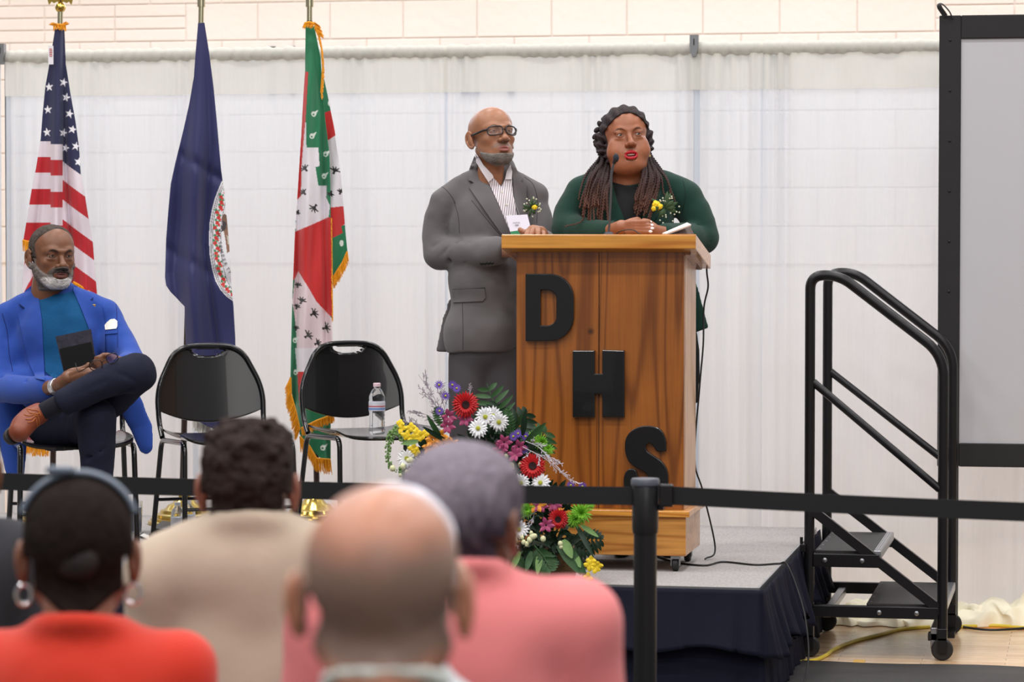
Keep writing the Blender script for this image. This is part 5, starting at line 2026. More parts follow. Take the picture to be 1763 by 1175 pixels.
# stray braids
braid([(1118, 262, .0), (1128, 284, .04), (1146, 306, .10), (1156, 330, .125), (1164, 352, .135)], .006, .3)
braid([(1120, 268, .0), (1136, 290, .04), (1150, 312, .10), (1154, 335, .13)], .006, .3)
braid([(1116, 262, .0), (1124, 286, .05), (1138, 305, .11), (1142, 330, .135), (1150, 345, .14)], .006, .3)
braid([(1034, 272, .0), (1010, 300, .07), (1000, 325, .11), (996, 345, .125)], .006, .3)
braid([(1034, 268, .0), (1012, 310, .10), (1008, 360, .15), (1000, 382, .16), (972, 390, .165)], .0045, .4)
for L_, r in (([(1050, 200), (1041, 206), (1033, 214), (1028, 224), (1025, 235), (1027, 246), (1031, 257), (1037, 267)], .0125), ([(1096, 197), (1104, 204), (1110, 212), (1114, 222), (1115, 233), (1114, 244), (1112, 254)], .0105)):
    for i, (x, y) in enumerate(L_):
        mb = MB(); a = R2(rs.uniform(0, 180))
        Mx = np.array([[math.cos(a), 0, math.sin(a)], [0, 1, 0], [-math.sin(a), 0, math.cos(a)]])
        mb.ball(fw.p(x, y, -.005), (r * 1.15, r, r * .8), 7, M=Mx)
        obj('hair_twist', v2w(mb.v), mb.f, braid_m, hair, smooth=True, cols=np.tile(lin((44, 32, 34)), (len(mb.v), 1)))
# earrings
gold = mat('gold_metal', (206, 170, 104), .3, metal=.9)
for x, y, rr in ((1036, 277, .007), (1114.5, 268, .013)):
    mb = MB(); mb.tube([v2w(fw.p(x, y - 7, .03)), v2w(fw.p(x, y - 3, .03))], .001, n=6)
    mb.lathe([(.0001, -.001), (rr, -.001), (rr, .001), (.0001, .001)], v2w(fw.p(x, y, .032)), 16, -FW)
    mb.build('earring', gold, wom)

# blazer
green = mat('dark_green_blazer', (14, 52, 43), .85, var=.10, vscale=300, bump=.3, bscale=500, spec=.2, sheen=.12)
jf = fw.field(930, 280, 1255, 600, -.26, .34, .006)
jf.ell(fw.p(1084, 392, -.01), (.165, .125, .19))
jf.path(fw.ps([(1004, 330, -.02), (1040, 310, -.03), (1084, 304, -.05), (1128, 310, -.03), (1178, 336, -.02)]), [.056, .048, .040, .048, .058], .035, sm=3)
jf.ell(fw.p(1084, 480, .0), (.17, .14, .17), .05)
jf.ell(fw.p(1082, 550, .0), (.175, .15, .15), .05)
jf.path(fw.ps([(1000, 335, -.02), (980, 365, .0), (975, 393, .03)]), [.056, .054, .050], .025, sm=3)
jf.path(fw.ps([(975, 393, .03), (1010, 397, .12), (1046, 398, .19)]), [.050, .046, .038], .02, sm=3)
jf.path(fw.ps([(1180, 345, -.02), (1198, 375, -.01), (1209, 408, .0)]), [.062, .062, .060], .025, sm=3)
jf.path(fw.ps([(1209, 412, .0), (1176, 408, .10), (1146, 403, .19)]), [.058, .052, .040], .02, sm=3)
for a, b, r in (((1180, 392, .07), (1215, 386, .06), .004), ((1170, 408, .12), (1218, 402, .05), .005), ((1190, 425, .07), (1222, 412, .05), .004), ((975, 372, .05), (1000, 384, .12), .004), ((965, 385, .06), (985, 398, .10), .004)):
    jf.cap(fw.p(*a), fw.p(*b), r, r * .6, .010, 'sub')
jf.path(fw.ps([(1188, 470, -.02), (1197, 520, -.03), (1207, 585, -.03)]), [.012, .026, .045], .012, flat=(1, .35))
jf.plane(fw.p(1190, 576, -.03), nrm(RT @ VF.T * 0 + np.array([.30, 0, -1.0])))
jf.noise(.004, 12, 14, (1, 1, .6)).noise(.0022, 30, 5)
bz = cloth('blazer', jf, green, wom)
bv = bvh_of([bz])
blacktop = mat('black_knit_top', (17, 18, 20), .9, bump=.3, bscale=400)
patch('black_top', [(1050, 306), (1062, 316), (1084, 321), (1108, 316), (1122, 304), (1118, 340), (1104, 372), (1098, 384), (1078, 384), (1066, 356), (1056, 330)], bv, blacktop, wom, off=.003, th=.003, step=2.5)
lp1 = patch('lapel', [(1046, 302), (1054, 312), (1062, 345), (1072, 370), (1080, 392), (1060, 392), (1046, 370), (1036, 350), (1044, 340), (1038, 330)], bv, green, wom, off=.006, th=.005, step=2.5)
lp2 = patch('lapel', [(1126, 302), (1120, 325), (1110, 355), (1100, 392), (1116, 392), (1132, 372), (1142, 352), (1132, 344), (1140, 332)], bv, green, wom, off=.006, th=.005, step=2.5)
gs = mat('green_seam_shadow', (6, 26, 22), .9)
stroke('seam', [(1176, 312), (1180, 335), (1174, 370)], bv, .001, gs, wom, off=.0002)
# black trousers
tf = fw.field(1000, 560, 1235, 960, -.22, .22, .008)
tf.ell(fw.p(1085, 600, 0), (.165, .13, .12))
tf.path(fw.ps([(1052, 620, 0), (1056, 740, .01), (1060, 940, .0)]), [.10, .08, .065], .02, sm=3)
tf.path(fw.ps([(1122, 620, 0), (1124, 740, .01), (1126, 940, .0)]), [.10, .08, .065], .02, sm=3)
tf.path(fw.ps([(1190, 560, -.04), (1196, 600, -.04), (1198, 645, -.04), (1198, 692, -.04)]), [.018, .018, .016, .009], .01)
tf.plane(fw.p(1190, 945, 0), (0, 0, -1.0))
cloth('trousers', tf, mat('black_trouser_cloth', (20, 20, 23), .9, bump=.2, bscale=400), wom)
for sx in (1070, 1152):
    sf = fw.field(sx - 45, 900, sx + 45, 980, -.12, .25, .005)
    sf.path(fw.ps([(sx - 5, 940, -.03), (sx, 943, .06), (sx, 946, .15)]), [.045, .042, .034], .0)
    sf.plane(w2v([base[0], base[1], SZ + .002]), (0, 0, -1.0))
    cloth('shoe', sf, shoe_blk, wom)
boutonniere(fw, wom, (1145, 358, .155), 'yellow rose corsage with fern greenery pinned on the green blazer', [(1129, 352, .017), (1135, 356, .015), (1126, 359, .013)], .058, 8, 26)
# ------------------------------------------------------------------ seated man in the blue blazer
fs = Fig(11.30)
base = v2w(fs.p(110, 760, 0)); base[2] = SZ
sman = empty('person', base, 'man with grey beard in a royal blue blazer sitting cross-legged on the left chair', 'person')
hs = head_field(h=.0024, wide=1.0, jaw=1.05, cheek=.0, brow=1.3, nose=1.12, lip=.85, neck_r=.058, neck_len=.17, neck_back=-.04, eye_open=.95)
sb = beard_mask(low=-.125, side=-.018, slope=.70, ystart=-.002, must=1.0)
def shair(x, y, z):
    yb = .020 + .036 * sm01(z, .040, .100) - .0 * x
    side = sm01(yb - y, -.006, .006) * sm01(z, -.014, .0)
    top = side * 0
    back = (y < -.03) * sm01(z, -.075, -.06)
    return np.clip(np.maximum(np.maximum(top, side), back), 0, 1) * (np.abs(x) < .0815)
sk = skin_fn((120, 79, 58), (112, 66, 58), (70, 44, 36), beard=sb, beardc=(120, 112, 108), brow_c=(40, 32, 30), brow_w=1.2, hairline=shair, hairc=(78, 66, 60))
HS = (89, 442, .02)
T, V, Fc, cols = head_parts(fs, sman, HS, 31, -2, 0, hs, sk, skin_m, scale=1.02)
parts = [(T(V), Fc, cols)]
SKS = (114, 75, 55)
bf = fs.field(-30, 480, 270, 960, -.2, .62, .013)
bf.ell(fs.p(100, 590, -.03), (.13, .085, .19)).ell(fs.p(105, 690, 0), (.11, .09, .1), .05)
bf.path(fs.ps([(28, 548, -.03), (95, 518, -.05), (180, 545, -.03)]), .032, .04)
bf.path(fs.ps([(10, 560, -.03), (-4, 612, .01), (-2, 662, .06), (85, 668, .29)]), [.03, .028, .028, .025], .02)
bf.path(fs.ps([(185, 560, -.03), (212, 592, .02), (226, 623, .09), (204, 626, .24)]), [.03, .026, .025, .024], .02)
bf.path(fs.ps([(100, 735, .05), (165, 722, .37), (168, 780, .36), (169, 910, .33)]), [.06, .05, .045, .035], .03)
bf.path(fs.ps([(130, 712, .08), (235, 648, .37), (170, 664, .44), (110, 694, .475), (70, 710, .475)]), [.06, .05, .042, .03, .026], .02)
parts.append(fmesh(bf, SKS))
hd = fs.field(70, 605, 200, 695, .2, .56, .0023)
hd.path(fs.ps([(80, 669, .29), (97, 665, .345), (110, 658, .385)]), [.028, .026, .028], 0, sm=3)
hd.ell(fs.p(120, 652, .405), (.032, .026, .026), .012)
for (a, b, c, d) in (((124, 646, .42), (138, 640, .44), (149, 638, .45), (158, 637, .445)), ((126, 651, .425), (141, 646, .45), (153, 642, .455), (163, 639, .45)),
                     ((127, 655, .42), (143, 651, .45), (156, 646, .455), (167, 641, .45)), ((126, 659, .41), (141, 656, .44), (153, 651, .445), (162, 647, .44))):
    hd.path(fs.ps([a, b, c, d]), [.0125, .0115, .0100, .0085], .004, sm=3)
hd.path(fs.ps([(114, 646, .39), (124, 640, .40), (138, 637, .405), (149, 632, .41), (152, 628, .41)]), [.0150, .0130, .0115, .0100, .0085], .006, sm=3)
hd.path(fs.ps([(206, 626, .24), (195, 622, .30), (186, 620, .335)]), [.026, .024, .026], 0, sm=3)
for (y0, y1, x1) in ((614, 617, 166), (618, 622, 164), (623, 627, 166), (628, 632, 170)):
    hd.path(fs.ps([(186, y0, .345), (178, y0, .375), (171, y1 - 1, .39), (x1, y1, .385)]), [.0120, .0110, .0095, .0082], .004, sm=3)
hd.path(fs.ps([(190, 617, .34), (186, 613, .365), (178, 612, .385)]), [.013, .0115, .009], .005, sm=3)
parts.append(fmesh(hd, SKS))
V, Fc, C_ = join(parts)
fobj('body', V, Fc, skin_m, sman, C_)
eye_meshes(sman, T, (40, 26, 20), gaze=(.0, -.03))
g = shell(hs, sb, .0055, noise=(.0022, 380, 4))
Vb, Fb = mesh_masked(g, sb)
wt = sm01(Vb[:, 1], .03, .065) * sm01(-.072 - Vb[:, 2], 0, .01)
wt2 = wt[:, None]
bc = (lin((112, 104, 100)) * (1 - wt2) + lin((208, 204, 202)) * wt2) * (1 + .3 * vnoise(Vb[:, 0], Vb[:, 1], Vb[:, 2], 90, 9)[:, None])
mu = ((Vb[:, 2] > -.066) & (Vb[:, 1] > .07))[:, None]
bc = np.where(mu, lin((84, 76, 72)), bc)
fobj('beard', T(Vb), Fb, hair_m, sman, cols=bc)
g = shell(hs, shair, .0030, noise=(.0010, 420, 6))
Vb, Fb = mesh_masked(g, shair)
bc = lin((76, 68, 64)) * (1 + .4 * vnoise(Vb[:, 0], Vb[:, 1], Vb[:, 2], 120, 2)[:, None])
fobj('hair', T(Vb), Fb, hair_m, sman, cols=bc)

blue = mat('royal_blue_blazer', (38, 72, 156), .8, var=.07, vscale=300, bump=.3, bscale=700, spec=.2, sheen=.12)
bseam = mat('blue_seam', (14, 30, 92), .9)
jf = fs.field(-45, 470, 275, 835, -.26, .36, .006)
jf.ell(fs.p(100, 580, -.03), (.175, .118, .18))
jf.path(fs.ps([(18, 542, -.03), (60, 518, -.04), (95, 506, -.065), (132, 516, -.04), (182, 540, -.03)]), [.055, .048, .040, .048, .055], .035, sm=3)
jf.ell(fs.p(104, 665, -.01), (.165, .125, .13), .05)
jf.ell(fs.p(22, 615, -.02), (.05, .07, .09), .03)
jf.ell(fs.p(196, 590, -.01), (.05, .07, .07), .03)
jf.ell(fs.p(40, 650, .0), (.09, .08, .05), .03)
jf.path(fs.ps([(10, 552, -.03), (-6, 610, .01), (-2, 664, .06)]), [.056, .056, .056], .02, sm=3)
jf.path(fs.ps([(188, 552, -.03), (212, 592, .02), (226, 622, .08)]), [.052, .047, .046], .02, sm=3)
jf.path(fs.ps([(226, 624, .09), (214, 628, .20)]), [.044, .038], .02)
jf.path(fs.ps([(64, 500, .0), (70, 492, -.05), (94, 487, -.09), (118, 492, -.05), (126, 501, .0)]), [.012, .014, .016, .014, .012], .018, sm=4)
jf.path(fs.ps([(16, 690, -.06), (22, 750, -.07), (26, 812, -.05)]), [.05, .055, .036], .02, flat=(1, .38))
jf.path(fs.ps([(222, 690, -.08), (243, 735, -.09), (250, 770, -.07)]), [.05, .045, .030], .02, flat=(1, .38))
jf.noise(.005, 10, 24, (1, 1, .6)).noise(.0025, 28, 15)
j2 = fs.field(-45, 470, 275, 835, -.26, .36, .006)
j2.path(fs.ps([(-2, 668, .07), (40, 672, .18), (80, 669, .275)]), [.056, .052, .045], 0, sm=3)
j2.ell(fs.p(121, 661, .37), .098, .004, 'sub')
for a, b, r in (((20, 648, .18), (28, 690, .19), .005), ((44, 650, .24), (56, 690, .25), .004), ((4, 650, .12), (10, 680, .15), .005)):
    j2.cap(fs.p(*a), fs.p(*b), r, r * .5, .010, 'sub')
j2.noise(.004, 16, 3)
k = .02
hh = np.clip(.5 + .5 * (jf.F - j2.F) / k, 0, 1)
jf.F = jf.F * (1 - hh) + j2.F * hh - k * hh * (1 - hh)
bj = cloth('blazer', jf, blue, sman)
bv = bvh_of([bj])
teal = mat('teal_knit_shirt', (22, 80, 126), .85, var=.16, vscale=60, bump=.6, bscale=160, stretch=(1, 1, 5), spec=.2)
patch('t_shirt', [(63, 498), (66, 503), (78, 506), (92, 507), (108, 506), (124, 502), (128, 500), (140, 535), (153, 566), (160, 600), (150, 640), (120, 652), (96, 655), (78, 640), (75, 600), (72, 545), (66, 515)], bv, teal, sman, off=.003, th=.003, step=2.5)
patch('lapel', [(62, 486), (44, 500), (33, 520), (33, 525), (43, 531), (31, 541), (38, 575), (48, 620), (62, 652), (77, 655), (75, 610), (72, 550), (67, 515), (64, 500)], bv, blue, sman, off=.006, th=.005, step=2.5)
patch('lapel', [(127, 490), (145, 500), (160, 513), (156, 517), (175, 525), (181, 560), (181, 605), (172, 640), (162, 640), (158, 590), (152, 563), (140, 532), (126, 500)], bv, blue, sman, off=.006, th=.005, step=2.5)
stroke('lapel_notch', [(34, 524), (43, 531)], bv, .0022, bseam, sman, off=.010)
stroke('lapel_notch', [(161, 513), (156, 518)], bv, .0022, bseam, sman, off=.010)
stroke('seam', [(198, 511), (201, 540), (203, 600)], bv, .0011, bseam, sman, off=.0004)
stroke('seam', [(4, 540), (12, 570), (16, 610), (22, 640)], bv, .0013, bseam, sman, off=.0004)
patch('pocket_square', [(180, 560), (184, 555), (190, 550), (197, 549), (202, 553), (202, 562), (200, 566), (181, 568)], bv, mat('white_silk', (238, 236, 226), .6, bump=.5, bscale=80), sman, off=.006, th=.006, step=2)
patch('breast_pocket', [(180, 567), (202, 565), (202, 574), (180, 576)], bv, blue, sman, off=.003, th=.003, step=2.5)
h = cast(bv, 163.4, 526.6)
mb = MB(); mb.box(h - np.array([.006, .012, .006]), h + np.array([.006, -.005, .006]), bev=.002)
mb.build('lapel_pin', gold, sman)
# watch
wc = v2w(fs.p(96, 666, .345)); wd = nrm(v2w(fs.p(106, 661, .375)) - v2w(fs.p(86, 668, .315)))
mb = MB(); mb.lathe([(.0275, -.012), (.0300, -.011), (.0300, .011), (.0275, .012)], wc, 28, wd); mb.build('wristwatch', mat('silver_band', (205, 205, 210), .25, metal=.7), sman, smooth=True)

navyt = mat('navy_trousers', (29, 31, 48), .85, var=.1, vscale=300, bump=.3, bscale=500, spec=.2)
tf = fs.field(20, 590, 285, 940, -.16, .62, .0065)
tf.ell(fs.p(108, 722, .02), (.165, .13, .085))
tf.path(fs.ps([(92, 738, .06), (130, 735, .22), (166, 722, .38)]), [.088, .082, .070], .03, sm=3)
tf.path(fs.ps([(166, 722, .385), (167, 765, .375), (168, 830, .36), (169, 915, .34)]), [.070, .066, .058, .054], .012, sm=3)
tf.path(fs.ps([(132, 715, .08), (190, 678, .24), (236, 645, .38)]), [.090, .084, .070], .015, sm=3)
t2 = fs.field(20, 590, 285, 940, -.16, .62, .0065)
t2.path(fs.ps([(237, 642, .40), (205, 650, .44), (165, 666, .47), (113, 692, .485)]), [.071, .064, .056, .050], 0, sm=4)
t2.ell(fs.p(82, 708, .48), .065, .003, 'sub')
k = .012
hh = np.clip(.5 + .5 * (tf.F - t2.F) / k, 0, 1)
tf.F = tf.F * (1 - hh) + t2.F * hh - k * hh * (1 - hh)
for a, b, r in (((185, 655, .52), (130, 680, .54), .004), ((225, 670, .46), (175, 690, .46), .006), ((150, 790, .42), (185, 770, .43), .004), ((200, 640, .51), (240, 660, .47), .004)):
    tf.cap(fs.p(*a), fs.p(*b), r, r * .5, .014, 'sub')
tf.noise(.004, 11, 31).noise(.0018, 32, 5)
tf.plane(fs.p(169, 918, .34), (0, 0, -1))
cloth('trousers', tf, navyt, sman)
sf = fs.field(50, 670, 140, 740, .36, .58, .004)
sf.path(fs.ps([(124, 687, .485), (95, 698, .483), (70, 711, .478)]), [.035, .033, .031], 0)
cloth('sock', sf, mat('black_sock', (22, 23, 34), .95, bump=.4, bscale=300), sman)
brown = mat('tan_brogue_leather', (120, 56, 32), .45, var=.15, vscale=60, bump=.3, bscale=400)
soleM = mat('dark_rubber_sole', (40, 36, 38), .6)


def brogue(P, R_, S, SR, lace, lr=.0016):
    """P/R_: upper path, S: sole path"""
    sf = Field(np.min(P + S, 0) - .08, np.max(P + S, 0) + .08, .0038)
    sf.path(P, R_, 0, sm=4)
    s1 = cloth('shoe', sf, brown, sman)
    so = Field(np.min(P + S, 0) - .08, np.max(P + S, 0) + .08, .0038)
    so.path(S, SR, 0, sm=4)
    V, Fc = so.mesh(); fobj('sole', v2w(relax(V, Fc, 2)), Fc, soleM, s1)
    return s1


P = [fs.p(66, 713, .47), fs.p(52, 721, .505), fs.p(40, 733, .545), fs.p(33, 744, .575)]
S = [fs.p(48, 742, .455), fs.p(38, 742, .50), fs.p(29, 744, .56), fs.p(27, 740, .595)]
sf = Field(np.min(P + S, 0) - .09, np.max(P + S, 0) + .09, .0038)
sf.path(P, [.040, .042, .043, .038], 0, sm=4)
s1 = cloth('shoe', sf, brown, sman)
so = Field(np.min(P + S, 0) - .09, np.max(P + S, 0) + .09, .0038)
# sole: a slab under the foot, tilted with it
dn = nrm(fs.p(33, 744, .575) - fs.p(66, 713, .47)); upn = nrm(np.cross(dn, nrm(np.cross(nrm(np.array([1, -.3, .8])), dn))))
for i, q in enumerate(np.linspace(0, 1, 9)):
    c_ = P[0] * (1 - q) + P[3] * q
    so.ell(c_ + upn * -.034 + dn * .01, (.032, .032, .030), .01)
so.plane(P[0] + upn * -.030, upn).plane(P[0] + upn * -.052, -upn)
V, Fc = so.mesh(); fobj('sole', v2w(relax(V, Fc, 2)), Fc, soleM, s1)
bvs = bvh_of([s1])
lacem = mat('tan_lace', (168, 96, 44), .7)
for pts in ([(47, 706), (54, 712), (62, 712), (66, 716)], [(42, 714), (50, 716), (60, 714), (68, 712)], [(44, 722), (52, 722), (62, 716), (67, 722), (68, 738)], [(48, 728), (56, 726), (62, 720), (64, 730), (66, 744)], [(46, 704), (56, 706), (66, 708), (70, 716)]):
    stroke('shoelace', pts, bvs, .0017, lacem, s1, off=.002)
Pf = [fs.p(169, 922, .33), fs.p(170, 927, .40), fs.p(172, 934, .49)]
sf = Field(np.min(Pf, 0) - .08, np.max(Pf, 0) + .08, .0045)
sf.path(Pf, [.044, .042, .036], 0, sm=3)
sf.plane(w2v([base[0], base[1], SZ + .003]), (0, 0, -1.0))
cloth('shoe', sf, brown, sman)

# books and spectacles he holds
def bookq(name, q, w0, th, cover, label):
    c = v2w(fs.p(q[0][0], q[0][1], w0))
    b = empty(name, c, label, 'book')
    Q = [v2w(fs.p(x, y, w0 + dw)) for x, y, dw in q]
    slab('cover', Q, .003, cover, b, up=-FW)
    Qb = [p_ + FW * th for p_ in Q]
    slab('back_cover', Qb, .003, cover, b, up=-FW)
    cen = sum(Q) / 4
    Qp = [p_ + FW * (th - .0005) + (cen - p_) * .02 for p_ in Q]
    slab('page_block', Qp, th - .001, mat('page_edge_white', (226, 222, 218), .7), b, up=-FW)
    return b
bookq('book', [(111, 646, 0), (166, 632, 0), (156, 567, -.03), (95.5, 580, -.03)], .325, .012, mat('slate_marbled_cover', (40, 38, 50), .6, var=.9, vscale=60, spec=.2), 'slightly larger book with marbled grey cover held behind the black one')
bookq('book', [(113, 649, 0), (167, 635, 0), (157, 589, -.01), (102.5, 601, -.01)], .355, .012, mat('black_book_cover', (9, 9, 11), .6, spec=.2), 'small black book held in front of the marbled book by the seated man')
for o in [o for o in bpy.data.objects if o.name.startswith('book') and o.type == 'EMPTY']:
    o['group'] = 'books held by the seated man'
sp = empty('eyeglasses', v2w(fs.p(178, 622, .47)), 'thin-framed eyeglasses with reflecting lenses held in the seated man\'s hands', 'glasses')
for (cx_, cy_, rx, ry, a, col) in ((165, 629, 11, 8.5, -8, (150, 104, 90)), (193, 617, 10, 8, -20, (60, 84, 190))):
    pts = []
    for t in np.linspace(0, 2 * math.pi, 25):
        ex = np.sign(math.cos(t)) * abs(math.cos(t)) ** .75 * rx; ey = np.sign(math.sin(t)) * abs(math.sin(t)) ** .75 * ry
        q = R2(a); pts.append(v2w(fs.p(cx_ + ex * math.cos(q) + ey * math.sin(q) * -1, cy_ + ex * math.sin(q) + ey * math.cos(q), .492 - ey * .0015)))
    mb = MB(); mb.tube(pts, .0016, n=7, cap=False); mb.build('rim', gl_m, sp, smooth=True)
    obj('lens', pts[:-1], [tuple(range(24))], mat('reflection_lens_%d' % cx_, col, .05, alpha=.35, coat=.5), sp)  # reflections put into the lens colours, pinkish and blue
mb = MB(); mb.tube([v2w(fs.p(x, y, .493)) for x, y in ((175, 626), (179, 621), (184, 620))], .0015, n=7); mb.build('bridge', gl_m, sp, smooth=True)
mb = MB(); mb.tube(spline([v2w(fs.p(x, y, w_)) for x, y, w_ in ((154, 630, .49), (145, 636, .47), (136, 640, .46), (132, 634, .455), (130, 626, .45))], 5), .0016, n=7); mb.build('temple', gl_m, sp, smooth=True)
mb = MB(); mb.tube(spline([v2w(fs.p(x, y, w_)) for x, y, w_ in ((203, 613, .49), (196, 622, .46), (184, 626, .43), (170, 632, .42))], 5), .0016, n=7); mb.build('temple', gl_m, sp, smooth=True)
# ------------------------------------------------------------------ seated audience, seen from behind
def curly(x, y, z): return np.ones_like(x)


def back_hair(low=-.075, fr=.03):
    def fn(x, y, z):
        m = sm01(fr - y + .25 * np.clip(z, 0, .1), -.006, .006) * sm01(z - (low + .35 * np.clip(y + .08, 0, .1)), -.005, .005)
        side = sm01(.035 - y, -.005, .005) * (z > -.01)
        m = np.maximum(m * ((np.abs(x) < .066) | (z > -.012)), side * (z > -.012))
        return m * (np.abs(x) < .084)
    return fn


def audience(D, c, yaw, pitch, skin, hair, hcol, ht, hn, label, shirt_m, sh, neck_y, head_kw, scale=1.0, cloth_name='shirt', roll=0, hump=0.0, yoke=1.0, cut=None):
    """c: head centre px; sh = (left px, right px, y px, radius m) of the shoulder line; neck_y: collar height px"""
    fa = Fig(D)
    b = v2w(fa.p(c[0], c[1], 0)); b[2] = 0
    root = empty('person', b, label, 'person')
    hfld = head_field(h=.0034, neck_r=.054, neck_len=.14, neck_back=-.035, **head_kw)
    T, V, Fc, cols = head_parts(fa, root, (c[0], c[1], 0), 180 + yaw, pitch, roll, hfld, skin_fn(skin, (140, 80, 70), tuple(int(v * .7) for v in skin), hairline=hair if not ht else None, hairc=hcol if not ht else None), skin_m, scale=scale)
    parts = [(T(V), Fc, cols)]
    xl, xr, ys, rs_ = sh
    L, R_ = fa.p(xl, ys, 0), fa.p(xr, ys, 0)
    mid = (L + R_) / 2
    hipz = (w2v([b[0], b[1], .52]))[2]
    floorz = (w2v([b[0], b[1], 0.0]))[2]
    nk = fa.p((c[0] * .8 + (xl + xr) * .1), neck_y, .040)
    hip = np.array([mid[0], mid[1] + .0, hipz])
    W = np.linalg.norm(R_ - L)
    lo = np.array([min(L[0], R_[0]) - .2, mid[1] - .85, floorz - .05])
    hi = np.array([max(L[0], R_[0]) + .2, mid[1] + .3, nk[2] + .08])
    bf = Field(lo, hi, .018)
    bf.path([L + [.07, 0, -.03], mid + [0, 0, -.02], R_ + [-.07, 0, -.03]], .05, .0)
    bf.cap(mid + [0, 0, -.08], hip, .12, .12, .06)
    for s_, P in ((-1, L), (1, R_)):
        kn_ = hip + np.array([s_ * .13, -.45, .0])
        bf.path([hip + np.array([s_ * .09, 0, -.0]), kn_, np.array([kn_[0], kn_[1] + .04, floorz + .06])], [.075, .055, .04], .02)
        bf.path([P, P + np.array([s_ * .03, -.05, -.27]), hip + np.array([s_ * .12, -.30, .10])], [.04, .035, .03], .03)
    parts.append(fmesh(bf, skin))
    V, Fc, C_ = join(parts)
    fobj('body', V, Fc, skin_m, root, C_)
    if ht:
        g = shell(hfld, hair, ht, noise=hn)
        Vb, Fb = mesh_masked(g, hair, .12)
        hc = hcol(Vb) if callable(hcol) else lin(hcol) * (1 + .35 * vnoise(Vb[:, 0], Vb[:, 1], Vb[:, 2], 70, 2)[:, None])
        fobj('hair', T(Vb), Fb, hair_m, root, cols=hc)
    cf = Field(lo, hi, .009)
    cf.path([L, L * .45 + nk * .55 + [0, -.0, -.035 + hump], R_ * .45 + nk * .55 + [0, -.0, -.035 + hump], R_], [rs_, rs_ * .8, rs_ * .8, rs_], .0, sm=3)
    cf.ell(mid * .75 + hip * .25 + [0, .0, 0], (W * .5, .125, .17), .06)
    cf.ell(mid * .4 + hip * .6, (W * .46, .13, .2), .07)
    cf.ell(hip + [0, -.02, -.02], (W * .44, .14, .10), .06)
    for s_, P in ((-1, L), (1, R_)):
        cf.path([P, P + np.array([s_ * .035, -.04, -.27]), hip + np.array([s_ * .13, -.28, .10])], [rs_, rs_ * .86, rs_ * .7], .03)
    cf.ell(nk + [0, -.01, -.095], (.135 * yoke, .095 * yoke, .105), .05)
    cf.path([nk + [-.058, .0, .0], nk + [-.045, .045, .012], nk + [0, .062, .016], nk + [.045, .045, .012], nk + [.058, .0, .0]], .012, .035, sm=3)
    cf.noise(.008, 6, 3).noise(.004, 14, 8)
    if cut: cut(cf, fa)
    co = cloth(cloth_name, cf, shirt_m, root)
    pf = Field(lo, np.array([hi[0], hi[1], hip[2] + .12]), .013)
    for s_ in (-1, 1):
        kn_ = hip + np.array([s_ * .13, -.45, .0])
        pf.path([hip + np.array([s_ * .09, .02, -.02]), kn_, np.array([kn_[0], kn_[1] + .04, floorz + .09])], [.10, .078, .06], .03)
    cloth('trousers', pf, mat('dark_trousers', (38, 38, 44), .9), root)
    for s_ in (-1, 1):
        kn_ = hip + np.array([s_ * .13, -.45, .0])
        sf = Field([kn_[0] - .07, kn_[1] - .22, floorz - .02], [kn_[0] + .07, kn_[1] + .14, floorz + .14], .009)
        z_ = floorz + .045
        sf.path([np.array([kn_[0], kn_[1] + .06, z_]), np.array([kn_[0], kn_[1] - .05, z_]), np.array([kn_[0], kn_[1] - .15, z_ - .006])], [.044, .044, .036])
        sf.plane(w2v([b[0], b[1], .004]), nrm(w2v([0, 0, -1.0]) - w2v([0, 0, 0])))
        cloth('shoe', sf, shoe_blk, root)
    return fa, root, T, co


# woman in the orange top
def slick(x, y, z):
    m = sm01(.045 - y + .3 * np.clip(z, -.05, .1), -.006, .006) * sm01(z - (-.070 - .02 * np.cos(x * 40)), -.006, .006)
    return m * ((np.abs(x) < .070) | (z > .0)) * (np.abs(x) < .086)
fa, root, T, co = audience(4.75, (136, 958), 6, 0, (132, 88, 70), slick, (30, 22, 20), .012, (.0015, 200, 3),
                           'woman in an orange top with grey headband and silver hoop earring, seen from behind', mat('orange_knit', (200, 44, 16), .85, bump=.4, bscale=200, sheen=.15), (-20, 305, 1150, .052), 1082, dict(wide=1.04), cloth_name='orange_top')
mb = MB()
P = []
for t in np.linspace(-1.25, 1.25, 30):
    P.append((.093 * math.sin(t), -.020 + .0 * t, .042 + .092 * math.cos(t)))
mb.tube(T(P), .0055, n=10, flat=2.6, ref=tuple(T([(0, 0, .1)])[0] - T([(0, 0, 0)])[0]))
mb.build('headband', mat('grey_blue_headband', (92, 104, 120), .5), root, smooth=True)
mb = MB(); c_ = T([(.028, -.03, .138)])[0]
mb.box(c_ - np.array([.022, .012, .005]), c_ + np.array([.022, .012, .006]), bev=.004); mb.build('headband_bow', mat('grey_blue_headband'), root)
# little bun at the nape
mb = MB(); mb.ball(T([(0, -.098, .0)])[0], (.036, .018, .030), 10)
mb.build('hair_bun', mat('dark_bun_hair', (28, 21, 20), .7, var=.4, vscale=90, bump=.6, bscale=150), root, smooth=True)
for s in (1, -1):
    c_ = T([(s * .086, -.008, -.060)])[0]
    P = [c_ + .016 * (math.cos(t) * RT * .75 + math.sin(t) * UP) for t in np.linspace(0, 2 * math.pi, 28)]
    mb = MB(); mb.tube(P, .0032, n=8, cap=False); mb.build('hoop_earring', mat('silver_metal', (210, 210, 214), .15, metal=1.0), root, smooth=True)

